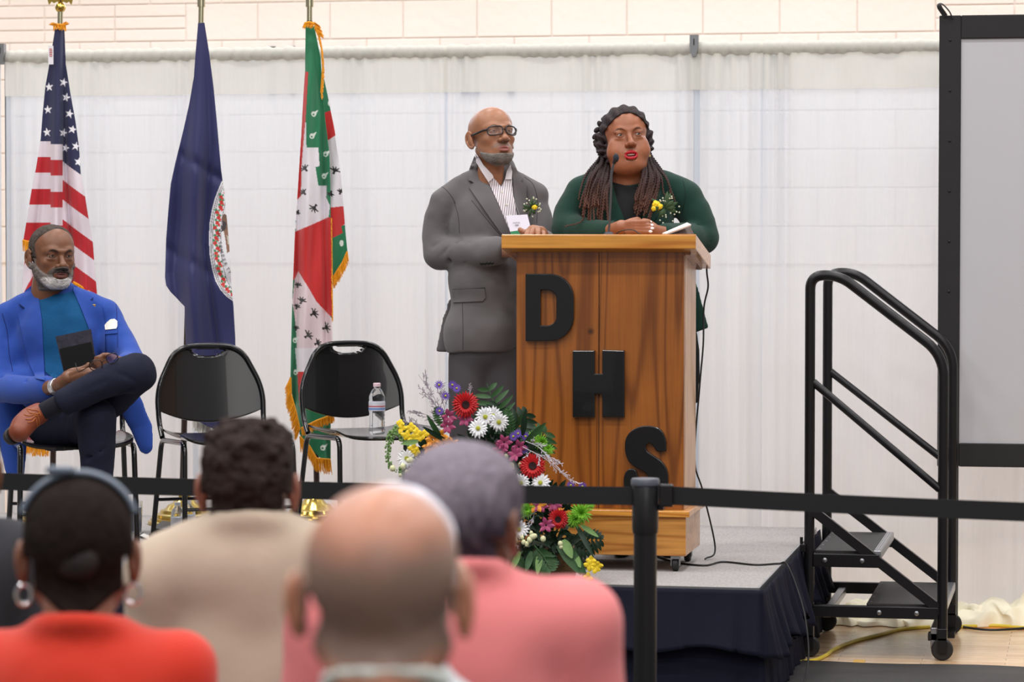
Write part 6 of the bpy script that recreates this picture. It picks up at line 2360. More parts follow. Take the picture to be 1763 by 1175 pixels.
# person in charcoal at the far left edge
audience(6.0, (-74, 812), 0, 0, (110, 74, 56), back_hair(), (30, 26, 26), .010, (.002, 150, 4),
         'person in a charcoal jacket cropped by the left edge of the picture', mat('charcoal_jacket', (46, 46, 52), .85, bump=.3, bscale=200), (-172, 18, 952, .064), 905, {}, cloth_name='jacket')

# man with curly dark hair and beige jacket
fc_, rootc, Tc, _ = audience(5.5, (428, 840), 0, -3, (150, 98, 82), back_hair(low=-.082, fr=.045), (50, 40, 38), .017, (.010, 55, 5),
         'man with curly dark hair in a beige jacket, seen from behind', mat('beige_jacket', (186, 168, 150), .9, bump=.35, bscale=120, sheen=.1), (290, 590, 1000, .075), 905, dict(skull=1.0), cloth_name='beige_jacket', hump=.03, scale=1.0)
# bald man in the near row
def fringe(x, y, z):
    n = vnoise(x, y, z, 26, 4) * .012
    return sm01(.03 - y, -.02, .02) * sm01(z + n, -.075, -.045) * sm01(.056 - z + n, -.028, .030) * (np.abs(x) < .082)
fb_, rb_, Tb, _ = audience(3.12, (658, 1026), -4, 2, (176, 122, 98), fringe, (118, 104, 98), 0, None,
         'bald man with cropped grey fringe and pale collar, nearest head seen from behind', mat('pale_mint_shirt', (196, 204, 200), .85, bump=.3, bscale=200), (490, 840, 1560, .06), 1172, dict(wide=1.04), cloth_name='pale_shirt', yoke=.55)
# grey haired person in pink
def gcol(V):
    t = sm01(V[:, 2], -.02, .09)[:, None]
    n = vnoise(V[:, 0] * 2.2, V[:, 1], V[:, 2] * .6, 70, 3)[:, None]
    t = np.clip(t + .35 * n, 0, 1)
    return lin((62, 58, 70)) * (1 - t * .7) + lin((150, 140, 152)) * t * .7
fp_, rp_, Tp, _ = audience(4.45, (794, 905), -22, 6, (120, 78, 62), back_hair(low=-.090, fr=.055), gcol, .013, (.002, 120, 4),
         'grey-haired person in a pink shirt, seen from behind right of the bald man', mat('pink_shirt', (222, 124, 126), .85, bump=.35, bscale=150, sheen=.1), (575, 985, 1075, .066), 985, dict(wide=1.06), cloth_name='pink_shirt', hump=.012, scale=.98)
# white haired person almost hidden
audience(3.8, (676, 1000), 4, 0, (206, 160, 140), back_hair(low=-.085, fr=.05), (214, 214, 226), .011, (.001, 160, 4),
         'white-haired person almost hidden between the bald man and the grey-haired person', mat('white_shirt', (200, 200, 205), .85), (560, 800, 1330, .055), 1150, {}, cloth_name='shirt', scale=.98)
# ================================================================== FLAGS
DF = 12.28
flag_m = mat('flag_nylon', (255, 255, 255), .55, attr=True, var=.05, vscale=30, bump=.25, bscale=90, sheen=.15, spec=.35)
brass = mat('polished_brass', (206, 176, 92), .18, metal=1.0)
brass_pale = mat('pale_brass', (196, 190, 160), .2, metal=1.0)
darkwood = mat('dark_wood_pole', (48, 28, 24), .35, coat=.4)
fringe_m = mat('gold_fringe', (226, 152, 24), .6, var=.3, vscale=160)
fringe_w = mat('silver_fringe', (214, 212, 204), .6, var=.2, vscale=160)


def sheet(name, poly, colf, depf, root, step=1.5, D=DF, th=.002):
    x0, y0 = np.min(poly, 0); x1, y1 = np.max(poly, 0)
    xs_ = np.arange(x0, x1 + step, step); ys_ = np.arange(y0, y1 + step, step)
    X, Y = np.meshgrid(xs_, ys_, indexing='ij')
    cx_, cy_ = X[:-1, :-1] + step / 2, Y[:-1, :-1] + step / 2
    keep = in_poly(cx_, cy_, poly)
    w_ = depf(X, Y)
    cols = colf(X, Y)
    nx, ny = X.shape
    d = D - w_
    V = EYEV + (FW[None, None] + ((X - CX) / FPX)[..., None] * RT - ((Y - CY) / FPX)[..., None] * UP) * d[..., None]
    idx = np.arange(nx * ny).reshape(nx, ny)
    q = np.stack([idx[:-1, :-1], idx[:-1, 1:], idx[1:, 1:], idx[1:, :-1]], -1)[keep]
    # slide the edge vertices onto the true outline
    cnt = np.bincount(q.ravel(), minlength=nx * ny)
    bidx = np.where((cnt > 0) & (cnt < 4))[0]
    bx, by = X.ravel()[bidx], Y.ravel()[bidx]
    best = np.full(len(bidx), 1e9); tx, ty = bx.copy(), by.copy()
    for i in range(len(poly)):
        (ax, ay), (cx2, cy2) = poly[i], poly[(i + 1) % len(poly)]
        l2 = (cx2 - ax) ** 2 + (cy2 - ay) ** 2 + 1e-9
        t = np.clip(((bx - ax) * (cx2 - ax) + (by - ay) * (cy2 - ay)) / l2, 0, 1)
        qx, qy = ax + t * (cx2 - ax), ay + t * (cy2 - ay)
        dd = np.hypot(bx - qx, by - qy); m = dd < best
        best[m] = dd[m]; tx[m] = qx[m]; ty[m] = qy[m]
    Vr = V.reshape(-1, 3)
    dr = d.ravel()[bidx]
    Vr[bidx] = EYEV + (FW[None] + ((tx - CX) / FPX)[:, None] * RT - ((ty - CY) / FPX)[:, None] * UP) * dr[:, None]
    used = np.unique(q)
    mp = np.full(nx * ny, -1); mp[used] = np.arange(len(used))
    o = fobj(name, Vr[used], mp[q], flag_m, root, cols=cols.reshape(-1, 3)[used])
    md = o.modifiers.new('t', 'SOLIDIFY'); md.thickness = th; md.offset = 0
    return o


def paint(X, Y, base, items):
    C_ = np.tile(lin(base), X.shape + (1,))
    for poly, col in items:
        m = in_poly(X, Y, poly)
        C_[m] = lin(col)
    return C_


def ridge(X, Y, line, wd, a):
    """fold crest following a polyline x(y)"""
    ys_ = [p[1] for p in line]; xs_ = [p[0] for p in line]
    xc = np.interp(Y, ys_, xs_)
    return a * np.exp(-((X - xc) / wd) ** 2)


def fringe_strip(name, pts, length, root, m=fringe_m, dirv=(0, 1), seed=1, D=DF, w0=.03, dens=1.1):
    """rows of twisted threads hanging from a pixel polyline"""
    rs = random.Random(seed)
    P = np.array([[a, b, 0.0] for a, b in pts])
    L = np.concatenate([[0], np.cumsum(np.linalg.norm(np.diff(P, axis=0), axis=1))])
    n = int(L[-1] * dens) + 2
    mb = MB()
    dv = nrm(np.array([dirv[0], dirv[1]]))
    # woven heading tape
    head = []
    for i in range(n):
        s = L[-1] * i / (n - 1)
        x, y = np.interp(s, L, P[:, 0]), np.interp(s, L, P[:, 1])
        head.append(atD(x, y, D - w0))
        for k in range(2):
            ll = length * rs.uniform(.75, 1.1)
            jx, jy = rs.uniform(-1.6, 1.6), rs.uniform(-1, 1)
            w_ = w0 + rs.uniform(-.006, .008)
            a = atD(x, y, D - w_); b = atD(x + dv[0] * ll * .5 + jx * .4, y + dv[1] * ll * .5 + jy * .4, D - w_); c = atD(x + dv[0] * ll + jx, y + dv[1] * ll + jy, D - w_ - .004)
            mb.tube([a, b, c], [.0016, .0014, .0010], n=4)
    mb.tube(head, .004, n=6)
    o = mb.build(name, m, root, smooth=False)
    o['kind'] = 'stuff'
    return o


def pole(root, pts, r, m, name='pole'):
    mb = MB(); mb.tube([atD(*p) for p in pts], r, n=14); return mb.build(name, m, root, smooth=True)


def base_dome(root, px, name='pole_base'):
    c = atD(px, 880, DF); c[2] = SZ
    prof = [(.0001, 0), (.150, 0), (.152, .012), (.140, .018), (.140, .026), (.122, .030), (.120, .040), (.104, .046), (.098, .058), (.080, .064), (.070, .078), (.052, .084), (.040, .100), (.026, .108), (.022, .135), (.016, .138), (.0001, .139)]
    mb = MB(); mb.lathe(prof, c + np.array([0, 0, .001]), 40); return mb.build(name, brass, root, smooth=True)


def flag_root(px, label):
    c = atD(px, 880, DF); c[2] = SZ
    return empty('flag', c, label, 'flag')


# ------------------------------------------------------------------ stars and stripes
r1 = flag_root(100, 'stars and stripes flag with gold fringe hanging behind the seated man')
pole(r1, [(103.5, 46, DF), (100, 300, DF), (90, 870, DF)], .0125, darkwood)
pole(r1, [(104, 10, DF), (103.5, 48, DF)], .0115, brass_pale, 'pole_ferrule')
base_dome(r1, 90)
eg = MB(); c = atD(104, 13, DF)
eg.ball(c, .022, 8)
e1 = eg.build('finial_ball', brass, r1, smooth=True)
for s in (-1, 1):
    mb = MB()
    poly = [(0, .01), (.02 * s, .06), (.055 * s, .085), (.058 * s, .05), (.052 * s, .01), (.046 * s, -.012), (.036 * s, .002), (.026 * s, -.004), (.012 * s, .002)]
    if s < 0: poly = poly[::-1]
    mb.prism(poly, .008, (atD(104, 4, DF) , RT, UP, -FW))
    mb.build('eagle_wing', brass, r1)
mb = MB(); mb.ball(atD(104, -4, DF), (.014, .014, .03), 7); mb.ball(atD(102, -16, DF - .01), (.011, .014, .011), 6); mb.build('eagle_body', brass, r1, smooth=True)
outl = [(95, 50), (111, 50), (112, 80), (113, 110), (122, 165), (130, 210), (136, 255), (139, 300), (145, 330), (152, 375), (160, 420), (163, 460), (167, 505), (160, 600), (120, 700), (84, 768), (44, 765), (40, 700), (36, 600), (38, 500), (41, 460), (46, 425), (40, 415), (45, 385), (54, 330), (62, 290), (70, 240), (73, 200), (78, 150), (85, 110), (91, 75)]
NAVY, RED, WHT = (34, 36, 74), (178, 22, 34), (216, 204, 212)
STARS = [(84.7, 150), (82.5, 189), (81, 228), (114, 168), (119.6, 196), (124.7, 223), (112.8, 255), (130.6, 252), (109.5, 142), (135, 279), (109, 229)]


def star(cx_, cy_, r, rot=0, sx=1.0):
    return [(cx_ + sx * (r if k % 2 == 0 else r * .4) * math.sin(math.pi * k / 5 + rot), cy_ - (r if k % 2 == 0 else r * .4) * math.cos(math.pi * k / 5 + rot)) for k in range(10)]


def us_col(X, Y):
    C_ = np.tile(lin(WHT), X.shape + (1,))
    fold = ((X > 87) & (X < 107.5)) * 5.0
    yl = Y - fold
    left = X < 107.5
    th = [243, 270, 297, 325, 352, 383, 415]
    band = np.searchsorted(th, yl.ravel()).reshape(yl.shape)          # 0 canton, 1 white, 2 red ...
    s = Y - .75 * (X - 112)
    th2 = [281, 313, 347, 381, 411, 445, 478, 510, 542, 574, 606, 640, 672, 704, 736]
    band2 = np.searchsorted(th2, s.ravel()).reshape(s.shape)
    b = np.where(left, band, band2)
    # below the first hem the left part repeats the far folds
    low = left & (yl > 415)
    t = (Y + 1.9 * (X - 40)) / 46
    b = np.where(low, 1 + (np.floor(t).astype(int) % 2), b)
    C_[b % 2 == 0] = lin(RED)
    C_[b == 0] = lin(NAVY)
    for i, (a, c_) in enumerate(STARS):
        m = in_poly(X, Y, star(a, c_, 8.2, .25 if a > 100 else -.1, .95)) & (b == 0)
        C_[m] = lin((236, 234, 240))
    return C_


def us_dep(X, Y):
    t = np.clip((Y - 50) / 400, 0, 1.2)
    d = ridge(X, Y, [(100, 50), (97, 250), (96, 420), (90, 760)], 9, .035) * (.5 + t)
    d += ridge(X, Y, [(110, 50), (111, 250), (122, 420), (130, 760)], 4, -.03) * (.3 + t)
    d += ridge(X, Y, [(112, 50), (128, 280), (146, 420), (150, 760)], 10, .03) * t
    d += ridge(X, Y, [(88, 50), (76, 280), (60, 420), (60, 760)], 5, -.02) * t
    return .03 + d + .006 * np.sin(Y / 33 + X / 14)
sheet('flag_cloth', outl, us_col, us_dep, r1, 1.0)
fringe_strip('fringe', [(39, 414), (46, 416), (57, 417)], 17, r1, seed=2, w0=.05)
fringe_strip('fringe', [(126, 486), (134, 490), (146, 498), (160, 506)], 12, r1, seed=3, w0=.06)
fringe_strip('fringe', [(40, 764), (60, 768), (84, 770)], 17, r1, seed=4, w0=.05)
fringe_strip('fringe_tuft', [(92, 44), (100, 42), (108, 43), (113, 45)], 9, r1, seed=5, w0=.05)
fringe_strip('fringe_tuft', [(92, 44), (98, 41)], 9, r1, seed=6, w0=.05, dirv=(-1, -.2))
fringe_strip('fringe_tuft', [(107, 41), (111, 44)], 9, r1, seed=7, w0=.05, dirv=(1, -.4))
slab('care_label', [atD(83, 111, DF - .06), atD(92, 111, DF - .06), atD(92, 79, DF - .06), atD(83, 79, DF - .06)], .001, mat('label_white', (222, 220, 226), .6), r1, up=-FW)
mb = MB()
for k in range(5):
    a = atD(85, 84 + k * 3, DF - .0625); b = atD(90, 84.6 + k * 3, DF - .0625)
    mb.tube([a, (a + b) / 2, b], .0014, n=4)
mb.build('label_print', mat('label_red', (196, 70, 70), .6), r1)

# ------------------------------------------------------------------ dark blue state flag with the round seal
r2 = flag_root(320, 'dark blue flag with a round white seal hanging behind the middle chair')
pole(r2, [(346, 40, DF + .0), (326, 430, DF + .05), (313, 880, DF)], .0125, darkwood)
pole(r2, [(346.5, 12, DF), (346, 40, DF)], .0115, brass_pale, 'pole_ferrule')
pole(r2, [(346.5, -6, DF), (346.5, 12, DF)], .0165, brass_pale, 'pole_finial')
base_dome(r2, 318)
outl = [(341, 40), (352, 39), (360, 90), (368, 153), (373.5, 211), (381, 295), (387, 338), (394.6, 422), (399, 500), (402, 528), (405, 580), (406, 640), (400, 700), (385, 748), (345, 728), (326, 700), (322, 640), (319, 560), (318, 528), (294, 503), (286, 492), (284, 478), (286, 412), (290, 360), (294, 317), (302, 280), (310, 248), (318, 214), (326, 179), (334, 132), (336.5, 95)]
seal = [(382, 312), (376, 326), (370, 342), (365, 362), (361, 385), (360, 410), (361, 438), (365, 462), (371, 484), (380, 500), (390, 511), (400, 518), (410, 518), (410, 312)]


def shrink(poly, cx_, cy_, k): return [(cx_ + (a - cx_) * k, cy_ + (b - cy_) * k) for a, b in poly]


def va_col(X, Y):
    C_ = np.tile(lin((38, 40, 88)), X.shape + (1,))
    C_[in_poly(X, Y, seal)] = lin((222, 220, 224))
    dn = lin((120, 112, 118))
    # ring lines, distance from the left boundary
    ys_ = [p[1] for p in seal[:12]]; xs_ = [p[0] for p in seal[:12]]
    dx = X - np.interp(Y, ys_, xs_)
    ins = in_poly(X, Y, seal)
    for q in (3, 6):
        C_[ins & (np.abs(dx - q) < .75)] = dn
    rs = random.Random(3)
    for k in range(22):
        yy = 322 + k * 8.8
        xx = np.interp(yy, ys_, xs_) + 12 + 2.5 * math.sin(k * 2.2)
        for (ax, ay, r, col) in ((0, 0, 3.4, (196, 44, 44)), (2.5, 4, 2.6, (206, 60, 52)), (-2, -4.5, 2.2, (58, 132, 92)), (3.4, -3.4, 1.7, (64, 140, 96))):
            m = ins & ((((X - xx - ax) / r) ** 2 + ((Y - yy - ay) / (r * 1.1)) ** 2 + .35 * np.sin(4 * np.arctan2(Y - yy - ay, X - xx - ax) + k)) < 1)
            C_[m] = lin(col)
    C_[ins & (np.abs(dx - 20) < .6)] = dn
    # seated figure in browns and grey at the middle of the seal
    for poly, col in (([(386, 368), (392, 372), (396, 400), (390, 402), (383, 388), (382, 374)], (110, 84, 66)), ([(384, 392), (396, 398), (398, 432), (391, 436), (388, 412)], (134, 96, 76)), ([(383, 380), (390, 384), (388, 396), (381, 400)], (60, 52, 54)), ([(390, 405), (398, 410), (397, 424), (392, 420)], (180, 172, 160))):
        C_[ins & in_poly(X, Y, poly)] = lin(col)
    return C_


def va_dep(X, Y):
    t = np.clip((Y - 40) / 300, 0, 1)
    d = ridge(X, Y, [(347, 40), (338, 250), (330, 480), (350, 740)], 14, .05) * t
    d += ridge(X, Y, [(344, 40), (310, 300), (300, 470), (330, 740)], 9, -.02) * t
    d += ridge(X, Y, [(352, 40), (362, 250), (350, 420), (372, 600), (378, 740)], 7, -.025) * t
    d += .012 * np.sin((Y + .8 * X) / 38) * t
    d += -.012 * np.exp(-((Y - 262 - .62 * (X - 305)) / 11) ** 2) * sm01(X, 300, 320) + -.010 * np.exp(-((Y - 430 - .55 * (X - 290)) / 12) ** 2)
    return .04 + d
fl2 = sheet('flag_cloth', outl, va_col, va_dep, r2, .9)
inkd = mat('seal_lettering', (48, 44, 56), .7)
for ch_, x, y, a in (('S', 376.5, 396, -82), ('I', 376.8, 402, -82), ('C', 377.2, 408, -82), ('S', 378.5, 418, -80), ('E', 379.6, 425, -78), ('M', 381.2, 432.5, -75), ('P', 383.4, 440.5, -72), ('E', 385.6, 447.5, -70), ('R', 388, 454.5, -68), ('T', 391.8, 463, -64), ('Y', 395, 469, -62)):
    q = R2(a)
    u = math.cos(q) * RT + math.sin(q) * UP; v_ = -math.sin(q) * RT + math.cos(q) * UP
    dd = float(va_dep(np.array([x]), np.array([y]))[0])
    text_mesh(ch_, .019, inkd, r2, 'seal_letter', atD(x, y, DF - dd - .006) - v_ * .006, u, v_, -FW, ext=.0006)
fringe_strip('fringe', [(332, 722), (346, 730), (362, 736)], 18, r2, m=fringe_w, seed=8, w0=.06)

# ------------------------------------------------------------------ green, red and white flag
r3 = flag_root(546, 'green, red and white city flag with gold fringe hanging behind the right chair')
pole(r3, [(533, 36, DF), (536, 300, DF), (546, 880, DF)], .0125, darkwood)
pole(r3, [(533, 12, DF), (533, 40, DF)], .0115, brass_pale, 'pole_ferrule')
pole(r3, [(533, -8, DF), (533, 12, DF)], .0165, brass_pale, 'pole_finial')
base_dome(r3, 540)
GR, RD, WT, PK = (24, 112, 74), (190, 36, 36), (220, 214, 220), (216, 196, 200)


def ermine(cx_, cy_, r, rot):
    """bunch of curved dark fingers: list of strokes"""
    S = []
    for k, a in enumerate((-1.1, -.55, 0, .55, 1.1)):
        L = []
        for t in np.linspace(0, 1, 6):
            b = rot + a * (.35 + .75 * t)
            L.append((cx_ + r * (t * 1.25 - .35) * math.cos(b), cy_ + r * (t * 1.25 - .35) * math.sin(b) - (0 if k == 2 else 0)))
        S.append(L)
    return S


ER = [(526.5, 292, 9, -2.3), (524, 333, 8, -2.4), (542, 356, 11, 2.2), (575.6, 296, 10, -1.2), (570, 332, 7, 1.9), (585.6, 332, 7, -1.2), (513, 364, 6, 2), (513, 493, 7, -1.4), (519, 520, 9, -1.2), (538, 541, 11, -.5), (559, 565, 11, -.3), (528, 579, 11, -.6), (511, 530, 7, -1.2), (510, 567, 6, -1.4), (545, 592, 9, -.4)]
DR = [(540, 195), (537, 233), (561, 264), (558, 302), (588, 419), (568, 178), (508, 585), (509, 640), (530, 745), (562, 700), (556, 770)]


def strokes(X, Y, C_):
    for (a, b, r, rot) in ER:
        m0 = (np.abs(X - a) < r * 1.6) & (np.abs(Y - b) < r * 1.6)
        xx, yy = X[m0], Y[m0]
        dmin = np.full(xx.shape, 99.0)
        for L in ermine(a, b, r, rot):
            for i in range(len(L) - 1):
                ax, ay = L[i]; bx, by = L[i + 1]
                t = np.clip(((xx - ax) * (bx - ax) + (yy - ay) * (by - ay)) / ((bx - ax) ** 2 + (by - ay) ** 2 + 1e-9), 0, 1)
                d = np.hypot(xx - ax - t * (bx - ax), yy - ay - t * (by - ay)) - (.55 + .5 * math.sin(math.pi * (i + .5) / 5))
                dmin = np.minimum(dmin, d)
        cc = C_[m0]; cc[dmin < .25] = lin((30, 26, 28)); C_[m0] = cc
    return C_


def gcolf(X, Y):
    C_ = np.tile(lin(GR), X.shape + (1,))
    for poly, col in (
            ([(518, 250), (548, 250), (548, 254), (550, 286), (543, 288), (548, 320), (563, 320), (568, 356), (566, 376), (518, 398), (508, 402), (511, 345)], WT),
            ([(526, 211), (528, 212), (528, 260), (519, 285), (517, 340), (524, 170)], WT),
            ([(531, 124), (529, 160), (526.5, 206), (519.6, 285), (518.6, 338), (510, 345), (514, 264), (520, 174), (526, 124)], RD),
            ([(548, 254), (528, 254), (527, 215), (530, 160), (532, 124), (556, 124), (566, 262), (569, 356), (562, 340), (563, 320), (548, 320), (543, 288), (550, 286)], GR),
            ([(504, 401), (516, 396), (566, 374), (573, 376), (572, 545), (569, 545), (545, 520), (514, 467), (506, 482), (500, 482)], RD),
            ([(514, 467), (545, 520), (569, 545), (580, 560), (580, 604), (512, 604), (509, 560), (503, 520), (507, 480)], PK),
            ([(508, 600), (600, 600), (590, 640), (512, 640)], WT), ([(512, 640), (600, 640), (600, 690), (516, 700)], RD)):
        C_[in_poly(X, Y, poly)] = lin(col)
    sp_ = X > 0
    for a, b in DR:
        m = (((X - a) / 4.2) ** 2 + ((Y - b - 1.5) / 4.8) ** 2 < 1) & ~((((X - a + .5) / 1.8) ** 2 + ((Y - b - 2) / 2.0) ** 2) < 1)
        m |= in_poly(X, Y, [(a - 3.5, b), (a + 8, b - 6), (a + 3.5, b + 3)]) & (Y < b + 1)
        C_[m] = lin((214, 222, 214))
    return strokes(X, Y, C_)


def gdep(X, Y):
    t = np.clip((Y - 40) / 200, 0, 1)
    d = ridge(X, Y, [(533, 40), (530, 300), (524, 560), (520, 800)], 9, .04) * t
    d += ridge(X, Y, [(540, 40), (556, 200), (562, 560), (566, 800)], 5, -.03) * t
    d += ridge(X, Y, [(528, 40), (513, 400), (508, 640), (508, 800)], 4, -.025) * t
    return .05 + d + .006 * np.sin(Y / 30 + X / 9)
front = [(526, 45), (541, 45), (552, 100), (556, 165), (560, 210), (567, 262), (569, 330), (569, 376), (571, 470), (571, 549), (573, 602), (571, 700), (569, 722), (569, 790), (560, 796), (530, 770), (516, 748), (512, 712), (505, 690), (500, 660), (501, 600), (503, 528), (505, 475), (508, 401), (513, 327), (518.6, 237), (523, 158), (525.5, 121)]
sheet('flag_cloth', front, gcolf, gdep, r3, .9)
back = [(553, 130), (558, 137), (566, 174), (575.6, 222), (582, 264), (587, 306), (591, 354), (594, 390), (598, 433), (590, 452), (572, 478), (566, 480), (562, 350), (558, 240)]


def gcol2(X, Y):
    C_ = paint(X, Y, WT, (([(550, 125), (562, 137), (572, 190), (558, 196), (550, 164)], GR), ([(556, 195), (571, 190), (580, 232), (560, 245)], RD),
                          ([(560, 359), (591, 355), (596, 385), (587, 390), (590, 401), (560, 416)], RD), ([(560, 416), (590, 401), (587, 390), (600, 384), (604, 440), (570, 485), (560, 485)], GR)))
    for a, b in DR:
        C_[((X - a) / 3.6) ** 2 + ((Y - b) / 5.5) ** 2 < 1] = lin((214, 222, 214))
    return strokes(X, Y, C_)
sheet('rear_fold', back, gcol2, lambda X, Y: .0 + .02 * np.sin((X - 556) / 9 + Y / 60), r3, .9)
fringe_strip('fringe', [(541, 38), (549, 60), (554, 84), (556, 115), (553, 160)], 11, r3, seed=10, w0=.09, dirv=(.15, 1), dens=1.3)
fringe_strip('fringe', [(541, 38), (548, 60)], 12, r3, seed=14, w0=.09, dirv=(1, .7), dens=1.3)
fringe_strip('fringe_tuft', [(524, 40), (532, 38), (541, 40)], 10, r3, seed=11, w0=.09, dirv=(-.3, .7))
fringe_strip('fringe', [(598, 433), (590, 452), (572, 480)], 18, r3, seed=12, w0=.02, dirv=(.12, 1))
fringe_strip('fringe', [(570, 376), (571, 470), (572, 549)], 7, r3, seed=13, w0=.04, dirv=(.05, 1), dens=.6)
fringe_strip('fringe', [(500, 650), (501, 680), (510, 712), (516, 740)], 20, r3, seed=15, w0=.10, dirv=(-.42, 1))
fringe_strip('fringe', [(519, 738), (545, 725), (574, 714)], 14, r3, seed=16, w0=.13, dirv=(.1, 1))
fringe_strip('fringe', [(516, 752), (532, 768), (545, 790), (569, 792)], 24, r3, seed=17, w0=.12, dirv=(.05, 1))
# ================================================================== BOTTLES, CUPS AND BAGS ON THE STAGE
clearp = mat('clear_bottle_plastic', (235, 240, 244), .06, trans=1.0, ior=1.33, alpha=.85)
waterm = mat('bottle_water', (240, 246, 250), .02, trans=1.0, ior=1.33)
capm = mat('pale_pink_cap', (226, 196, 206), .5)
seat_c = np.array(ch3.location)
# seat top of the right chair; the bottle stands towards its rear right corner
ang = R2(33)
def on_chair(u, v):
    f__ = np.array([math.sin(ang), -math.cos(ang)]); l__ = np.array([math.cos(ang), math.sin(ang)])
    p = seat_c[:2] + l__ * u - f__ * v
    return p


zs_ = SZ + .405 + .006
pb = atZ(649, 748, zs_)
root = empty('water_bottle', pb, 'clear plastic water bottle with pink cap standing on the right chair seat', 'bottle')
prof = [(.0001, 0), (.026, 0), (.031, .006), (.0315, .02), (.029, .026), (.0315, .032), (.029, .040), (.0315, .046), (.029, .054), (.0315, .060), (.029, .068), (.0315, .074), (.0295, .082), (.0315, .088), (.0315, .128), (.030, .134), (.0315, .140), (.030, .150), (.022, .168), (.013, .180), (.0125, .186)]
mb = MB(); mb.lathe(prof, pb, 32); mb.build('bottle_body', clearp, root, smooth=True)
mb = MB(); mb.lathe([(.0145, .1865), (.0145, .198), (.0125, .200), (.0001, .200)], pb, 24); mb.build('cap', capm, root, smooth=True)
mb = MB(); mb.lathe([(.0325, .092), (.0325, .126)], pb, 32)
lab = mb.build('label', mat('bottle_label', (214, 214, 226), .4), root, smooth=True)
lab.data.materials[0] = mat('bottle_label')
for dx, z0, z1, col, nm in ((-.010, .108, .112, (190, 60, 70), 'label_red_band'), (.006, .096, .104, (120, 150, 206), 'label_blue_band')):
    mb = MB(); mb.lathe([(.0328, z0), (.0328, z1)], pb, 32); mb.build(nm, mat(nm, col, .4), root, smooth=True)

# tumbler and two bottles on the carpet between the first two chairs
p = atZ(231, 917, SZ + .001)
t_ = empty('clear_tumbler', p, 'clear tumbler on the carpet beside the orange top woman\'s head', 'cup')
mb = MB(); mb.lathe([(.0001, 0), (.026, 0), (.030, .004), (.034, .125), (.032, .125), (.028, .006), (.0001, .006)], p, 28); mb.build('cup_wall', clearp, t_, smooth=True)
mb = MB(); mb.lathe([(.0001, .007), (.0275, .007), (.031, .10), (.0001, .10)], p, 28); mb.build('grey_sleeve', mat('grey_sleeve', (150, 156, 170), .5), t_, smooth=True)
for px, py, lab_ in ((306, 926, 'left one of two clear white-labelled bottles on the carpet beside the black case'), (324, 922, 'right one of two clear white-labelled bottles on the carpet beside the black case')):
    p = atZ(px, py, SZ + .001)
    r_ = empty('water_bottle', p, lab_, 'bottle')
    k = 1.0 if px < 310 else 1.08
    mb = MB(); mb.lathe([(.0001, 0), (.024, 0), (.0265 * k, .006), (.0265 * k, .088), (.0225 * k, .108), (.0135, .120), (.011, .126)], p, 28); mb.build('bottle_body', clearp, r_, smooth=True)
    mb = MB(); mb.lathe([(.0125, .1265), (.0125, .139), (.0001, .140)], p, 20); mb.build('cap', mat('white_cap', (220, 222, 226), .4), r_, smooth=True)
    mb = MB(); mb.lathe([(.0275 * k, .008), (.0275 * k, .080)], p, 28); mb.build('label', mat('plain_label', (206, 208, 216), .45), r_, smooth=True)

# black case lying by the chair leg
p = atZ(282, 918, SZ)
cs = empty('black_case', p, 'flat black case lying on the carpet by the middle chair leg', 'case', rz=0)
A, B_, C__, D__ = atZ(262, 922, SZ + .001), atZ(292, 926, SZ + .001), atZ(306, 913, SZ + .001), atZ(280, 909, SZ + .001)
slab('case_body', [A, B_, C__, D__], .022, mat('black_case_fabric', (34, 32, 34), .7, bump=.4, bscale=200), cs, up=np.array([0, 0, 1.0]))
slab('case_lid', [q + np.array([0, 0, .0225]) for q in (A, B_, C__, D__)], .006, mat('black_case_lid', (44, 42, 44), .5), cs, up=np.array([0, 0, 1.0]))
A, B_, C__, D__ = atZ(238, 925, SZ + .001), atZ(262, 936, SZ + .001), atZ(268, 930, SZ + .001), atZ(246, 920, SZ + .001)
fo = empty('black_folder', A, 'thin black folder on the carpet left of the black case', 'folder')
slab('folder_cover', [A, B_, C__, D__], .006, mat('black_case_fabric'), fo, up=np.array([0, 0, 1.0]))
slab('folder_sheet', [q + np.array([0, 0, .0062]) for q in (A * .9 + C__ * .1, B_ * .9 + D__ * .1, C__ * .9 + A * .1, D__ * .9 + B_ * .1)], .001, mat('page_edge_white'), fo, up=np.array([0, 0, 1.0]))
# ================================================================== FLOWER ARRANGEMENT
FD = 10.18
ff = Fig(FD)
bp = atZ(925, 1000, SZ)
fl = empty('flower_arrangement', bp, 'large mixed flower arrangement in a wicker basket at the foot of the lectern', 'flowers')
rs = random.Random(77)
s_px = FD / FPX


def W_(px, py, w=0.0): return v2w(ff.p(px, py, w))


# wicker basket
wick = mat('wicker', (118, 92, 62), .8, var=.35, vscale=90, bump=.8, bscale=120)
bc = np.array([W_(935, 985, 0)[0], bp[1] + .03, SZ])
V, Fc = [], []
n, m = 72, 26
for j in range(m + 1):
    t = j / m
    z = .003 + .115 * t
    for i in range(n):
        a = 2 * math.pi * i / n
        r = (.085 + .035 * t) * (1 + .035 * math.cos(18 * a + math.pi * (j % 2)) + .02 * math.sin(j * 3.1))
        V.append((bc[0] + r * math.cos(a), bc[1] + r * math.sin(a), SZ + z))
for j in range(m):
    for i in range(n):
        Fc.append((j * n + i, j * n + (i + 1) % n, (j + 1) * n + (i + 1) % n, (j + 1) * n + i))
Fc.append(tuple(range(n))[::-1])
obj('wicker_basket', V, Fc, wick, fl, smooth=True)
mb = MB(); mb.tube([(bc[0] + .122 * math.cos(a), bc[1] + .122 * math.sin(a), SZ + .118 + .003 * math.sin(a * 30)) for a in np.linspace(0, 2 * math.pi, 80)], .008, n=8, cap=False)
